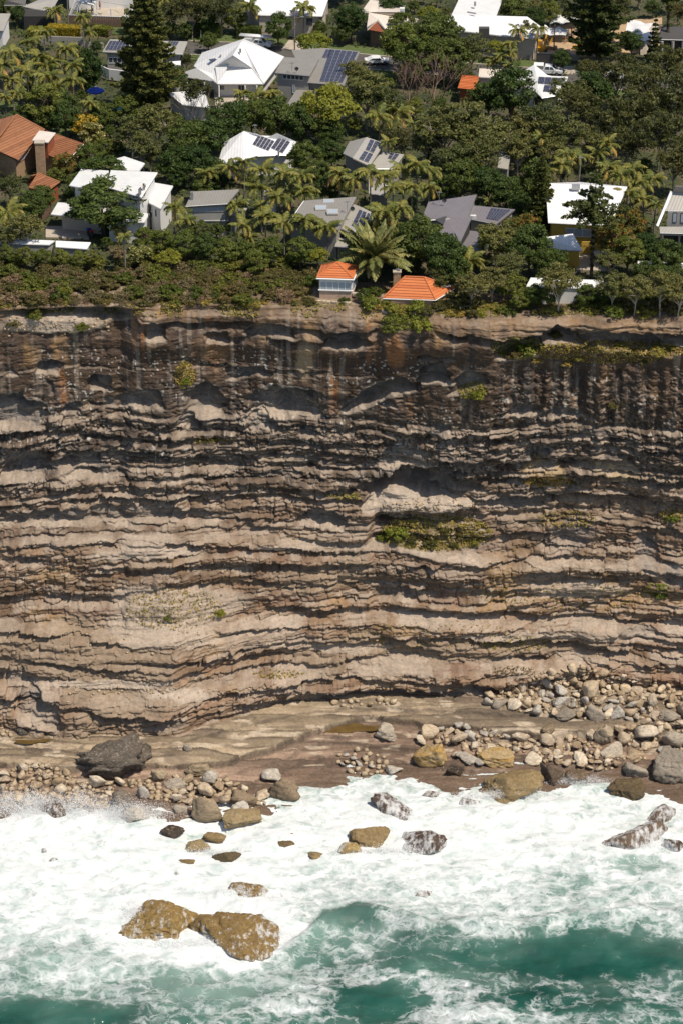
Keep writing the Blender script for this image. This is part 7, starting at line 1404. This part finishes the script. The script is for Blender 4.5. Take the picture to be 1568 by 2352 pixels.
mb = MB(); mb.tube((.8, -.3, 1.1), (2.2, -.3, 2.9), .17, .13, 6); mb.build('boom', m_yel, e); mb = MB(); mb.tube((2.2, -.3, 2.9), (3.1, -.3, 1.3), .13, .1, 6); mb.build('stick', m_yel, e); mb = MB(); mb.prism([(2.8, -.7, .7), (3.4, -.7, .7), (3.4, .1, .7), (2.8, .1, .7)], [(2.95, -.65, 1.35), (3.2, -.65, 1.35), (3.2, .05, 1.35), (2.95, .05, 1.35)]); mb.build('bucket', m_dgrey, e)
def rail(pts, label):
    V = [at_h(*q, 0) for q in pts]; e = thing('safety_rail', label, 'railing', V[0])
    for z in (.55, 1.05):
        for a, b in zip(V, V[1:]): mb = MB(); mb.tube(a - V[0] + Vector((0, 0, z)), b - V[0] + Vector((0, 0, z)), .06, n=5); mb.build('rail', m_yel, e)
    for a, b in zip(V, V[1:]):
        for i in range(5): q = a.lerp(b, i / 4) - V[0]; mb = MB(); mb.tube(q, q + Vector((0, 0, 1.1)), .05, n=5); mb.build('stanchion', m_yel, e)
rail([(1442, 104), (1490, 107)], 'yellow safety rail under the right hand white deck'); rail([(1256, 118), (1276, 82)], 'yellow rail along the left side of the sandy slab'); rail([(1290, 96), (1340, 98)], 'yellow rail behind the broad tiered pine')
for i, (px, py) in enumerate(((1330, 112), (1400, 118), (1262, 112))):
    p = at_h(px, py, 0); e = thing('timber_stack', ('stack of orange formwork timber left of the pine trunk', 'stack of formwork timber right of the pine trunk', 'small timber stack on the sandy slab')[i], 'timber stack', p + Vector((0, 0, .12)), rnd.uniform(-.4, .4))
    for z in range(3):
        for y in range(3): mb = MB(); mb.box((rnd.uniform(-.15, .15), y * .32 - .3, .12 + z * .2), (2.6, .26, .17)); mb.build('plank', m_yel if i == 0 else m_sandg, e)
# people
m_skin = plain('skin', (.36, .19, .12), .6, .08, 8); m_cloth = {'red': plain('red_shirt', (.22, .03, .035), .8, .15, 6), 'navy': plain('navy_shorts', (.02, .025, .05), .8, .15, 6), 'hair': plain('dark_hair', (.03, .02, .015), .7, .2, 9), 'pink': plain('swimwear', (.30, .05, .04), .7, .1, 6)}
def person(px, py, rz, label, shirt, stride=.12):
    p = at_h(px, py, 0); e = thing('person', label, 'person', p + Vector((0, 0, .12)), rz); me = bpy.data.meshes.new('body')
    J = [(0, 0, .95), (0, 0, 1.2), (0, 0, 1.42), (0, 0, 1.52), (0, .03, 1.66), (-.09, 0, .88), (-.1, stride, .48), (-.1, stride * .4, .07), (-.1, stride * .4 + .16, .04), (.09, 0, .88), (.1, -stride * .4, .48), (.1, -stride * 1.3, .08), (.1, -stride * 1.3 + .16, .04), (-.19, 0, 1.4), (-.25, -.06, 1.13), (-.24, .08, .9), (.19, 0, 1.4), (.25, .06, 1.13), (.24, .16, .92)]
    E_ = [(0, 1), (1, 2), (2, 3), (3, 4), (0, 5), (5, 6), (6, 7), (7, 8), (0, 9), (9, 10), (10, 11), (11, 12), (2, 13), (13, 14), (14, 15), (2, 16), (16, 17), (17, 18)]; Rr = [.14, .13, .14, .055, .1, .1, .065, .045, .04, .1, .065, .045, .04, .06, .045, .04, .06, .045, .04]
    me.from_pydata(J, E_, []); o = link('body', me, m_skin, e); sk = o.modifiers.new('skin', 'SKIN'); sv = me.skin_vertices[0].data if me.skin_vertices else None
    if sv is None: me.attributes; bpy.context.view_layer.objects.active = o; bpy.ops.mesh.customdata_skin_add(); sv = me.skin_vertices[0].data
    for v, r_ in zip(sv, Rr): v.radius = (r_, r_ * .85)
    sv[0].use_root = True; sub = o.modifiers.new('sub', 'SUBSURF'); sub.levels = 1; sub.render_levels = 2
    def tubepart(nm, secs, m):
        mb = MB(); K_ = 10
        for (z0, a0, b0), (z1, a1, b1) in zip(secs, secs[1:]):
            mb.add([(a * math.cos(6.283 * i / K_), b * math.sin(6.283 * i / K_), z) for z, a, b in ((z0, a0, b0), (z1, a1, b1)) for i in range(K_)], [(i, (i + 1) % K_, (i + 1) % K_ + K_, i + K_) for i in range(K_)])
        mb.build(nm, m, e, True)
    if shirt: tubepart('shirt', [(.92, .18, .145), (1.15, .17, .14), (1.38, .215, .14), (1.47, .11, .08)], shirt)
    tubepart('shorts', [(.60, .2, .17), (.80, .2, .16), (.98, .175, .14)], m_cloth['navy'] if shirt else m_cloth['pink'])
    bm = bmesh.new(); bmesh.ops.create_uvsphere(bm, u_segments=10, v_segments=7, radius=.115); h_ = bpy.data.meshes.new('hair'); bm.to_mesh(h_); bm.free(); h_.shade_smooth(); o = link('hair', h_, m_cloth['hair'], e); o.location = (0, -.015, 1.70); o.scale = (.92, 1, .8)
person(1266, 171, 1.0, 'person in a dark red top walking beside the white pickup with silver canopy', m_cloth['red'], .2); person(230, 22, 2.8, 'tanned person in swimwear standing at the round ended pool', None, .05)
# outdoor furniture on the white house terrace
for i, (px, py) in enumerate(((513, 206), (526, 208), (540, 209))):
    p = at_h(px, py, 0); e = thing('outdoor_chair', ('red brown chair on the terrace of the brilliant white house', 'white chair in the middle of the white house terrace', 'white chair nearest the verandah post on the terrace')[i], 'chair', p + Vector((0, 0, .13)), rnd.uniform(0, 6)); m = m_rwall if i == 0 else m_wtrim
    mb = MB(); mb.box((0, 0, .45), (.6, .6, .08)); mb.build('seat', m, e); mb = MB(); mb.box((0, .28, .8), (.6, .07, .7)); mb.build('backrest', m, e)
    for x in (-.26, .26):
        for y in (-.26, .26): mb = MB(); mb.tube((x, y, 0), (x, y, .45), .035, n=5); mb.build('leg', m, e)
# potted trees along the fence
for i, (px, py) in enumerate(((191, 62), (218, 64), (200, 66))): tree('mid', px, py - 6, 17, ('left', 'right', 'middle')[i] + ' little clipped tree standing before the brown board fence')
# large shrub standing dish
p = at_h(82, 287, 1.6); e = thing('satellite_dish', 'grey satellite dish on a post by the small lawn', 'dish', p - Vector((0, 0, 1.6))); mb = MB(); mb.tube((0, 0, 0), (0, 0, 1.5), .05, n=6); mb.build('post', m_steel, e)
mb = MB(); K = 12; mb.add([(0, .1, 1.6)] + [(.55 * math.cos(6.283 * i / K), -.1, 1.6 + .55 * math.sin(6.283 * i / K)) for i in range(K)], [(0, i + 1, (i + 1) % K + 1) for i in range(K)]); mb.build('reflector', m_lgrey, e)

# ================================================================== give each of a small set its own label
ORD = ['leftmost', 'second from left', 'third from left', 'fourth from left', 'fifth from left', 'sixth from left', 'seventh from left', 'eighth from left', 'ninth from left', 'tenth from left', 'eleventh from left', 'twelfth from left', 'thirteenth from left', 'fourteenth from left']
sets = {}
for o in scene.objects:
    if o.parent is None and o.get('group') and o.get('label'): sets.setdefault((o['group'], o['label']), []).append(o)
NUMW = ['', 'one', 'two', 'three', 'four', 'five', 'six', 'seven', 'eight', 'nine', 'ten', 'eleven', 'twelve', 'thirteen', 'fourteen']
for (g, lab), os_ in sets.items():
    if len(os_) == 1: del os_[0]['group']; continue
    if 2 <= len(os_) <= 14 and len(g.split()) <= 11:
        os_.sort(key=lambda o: o.location.x); n = len(os_)
        for i, o in enumerate(os_): o['label'] = f"{ORD[i] if i < n - 1 else 'rightmost'} of {NUMW[n]} {g}" if n > 2 else f"{'left' if i == 0 else 'right'} one of two {g}"
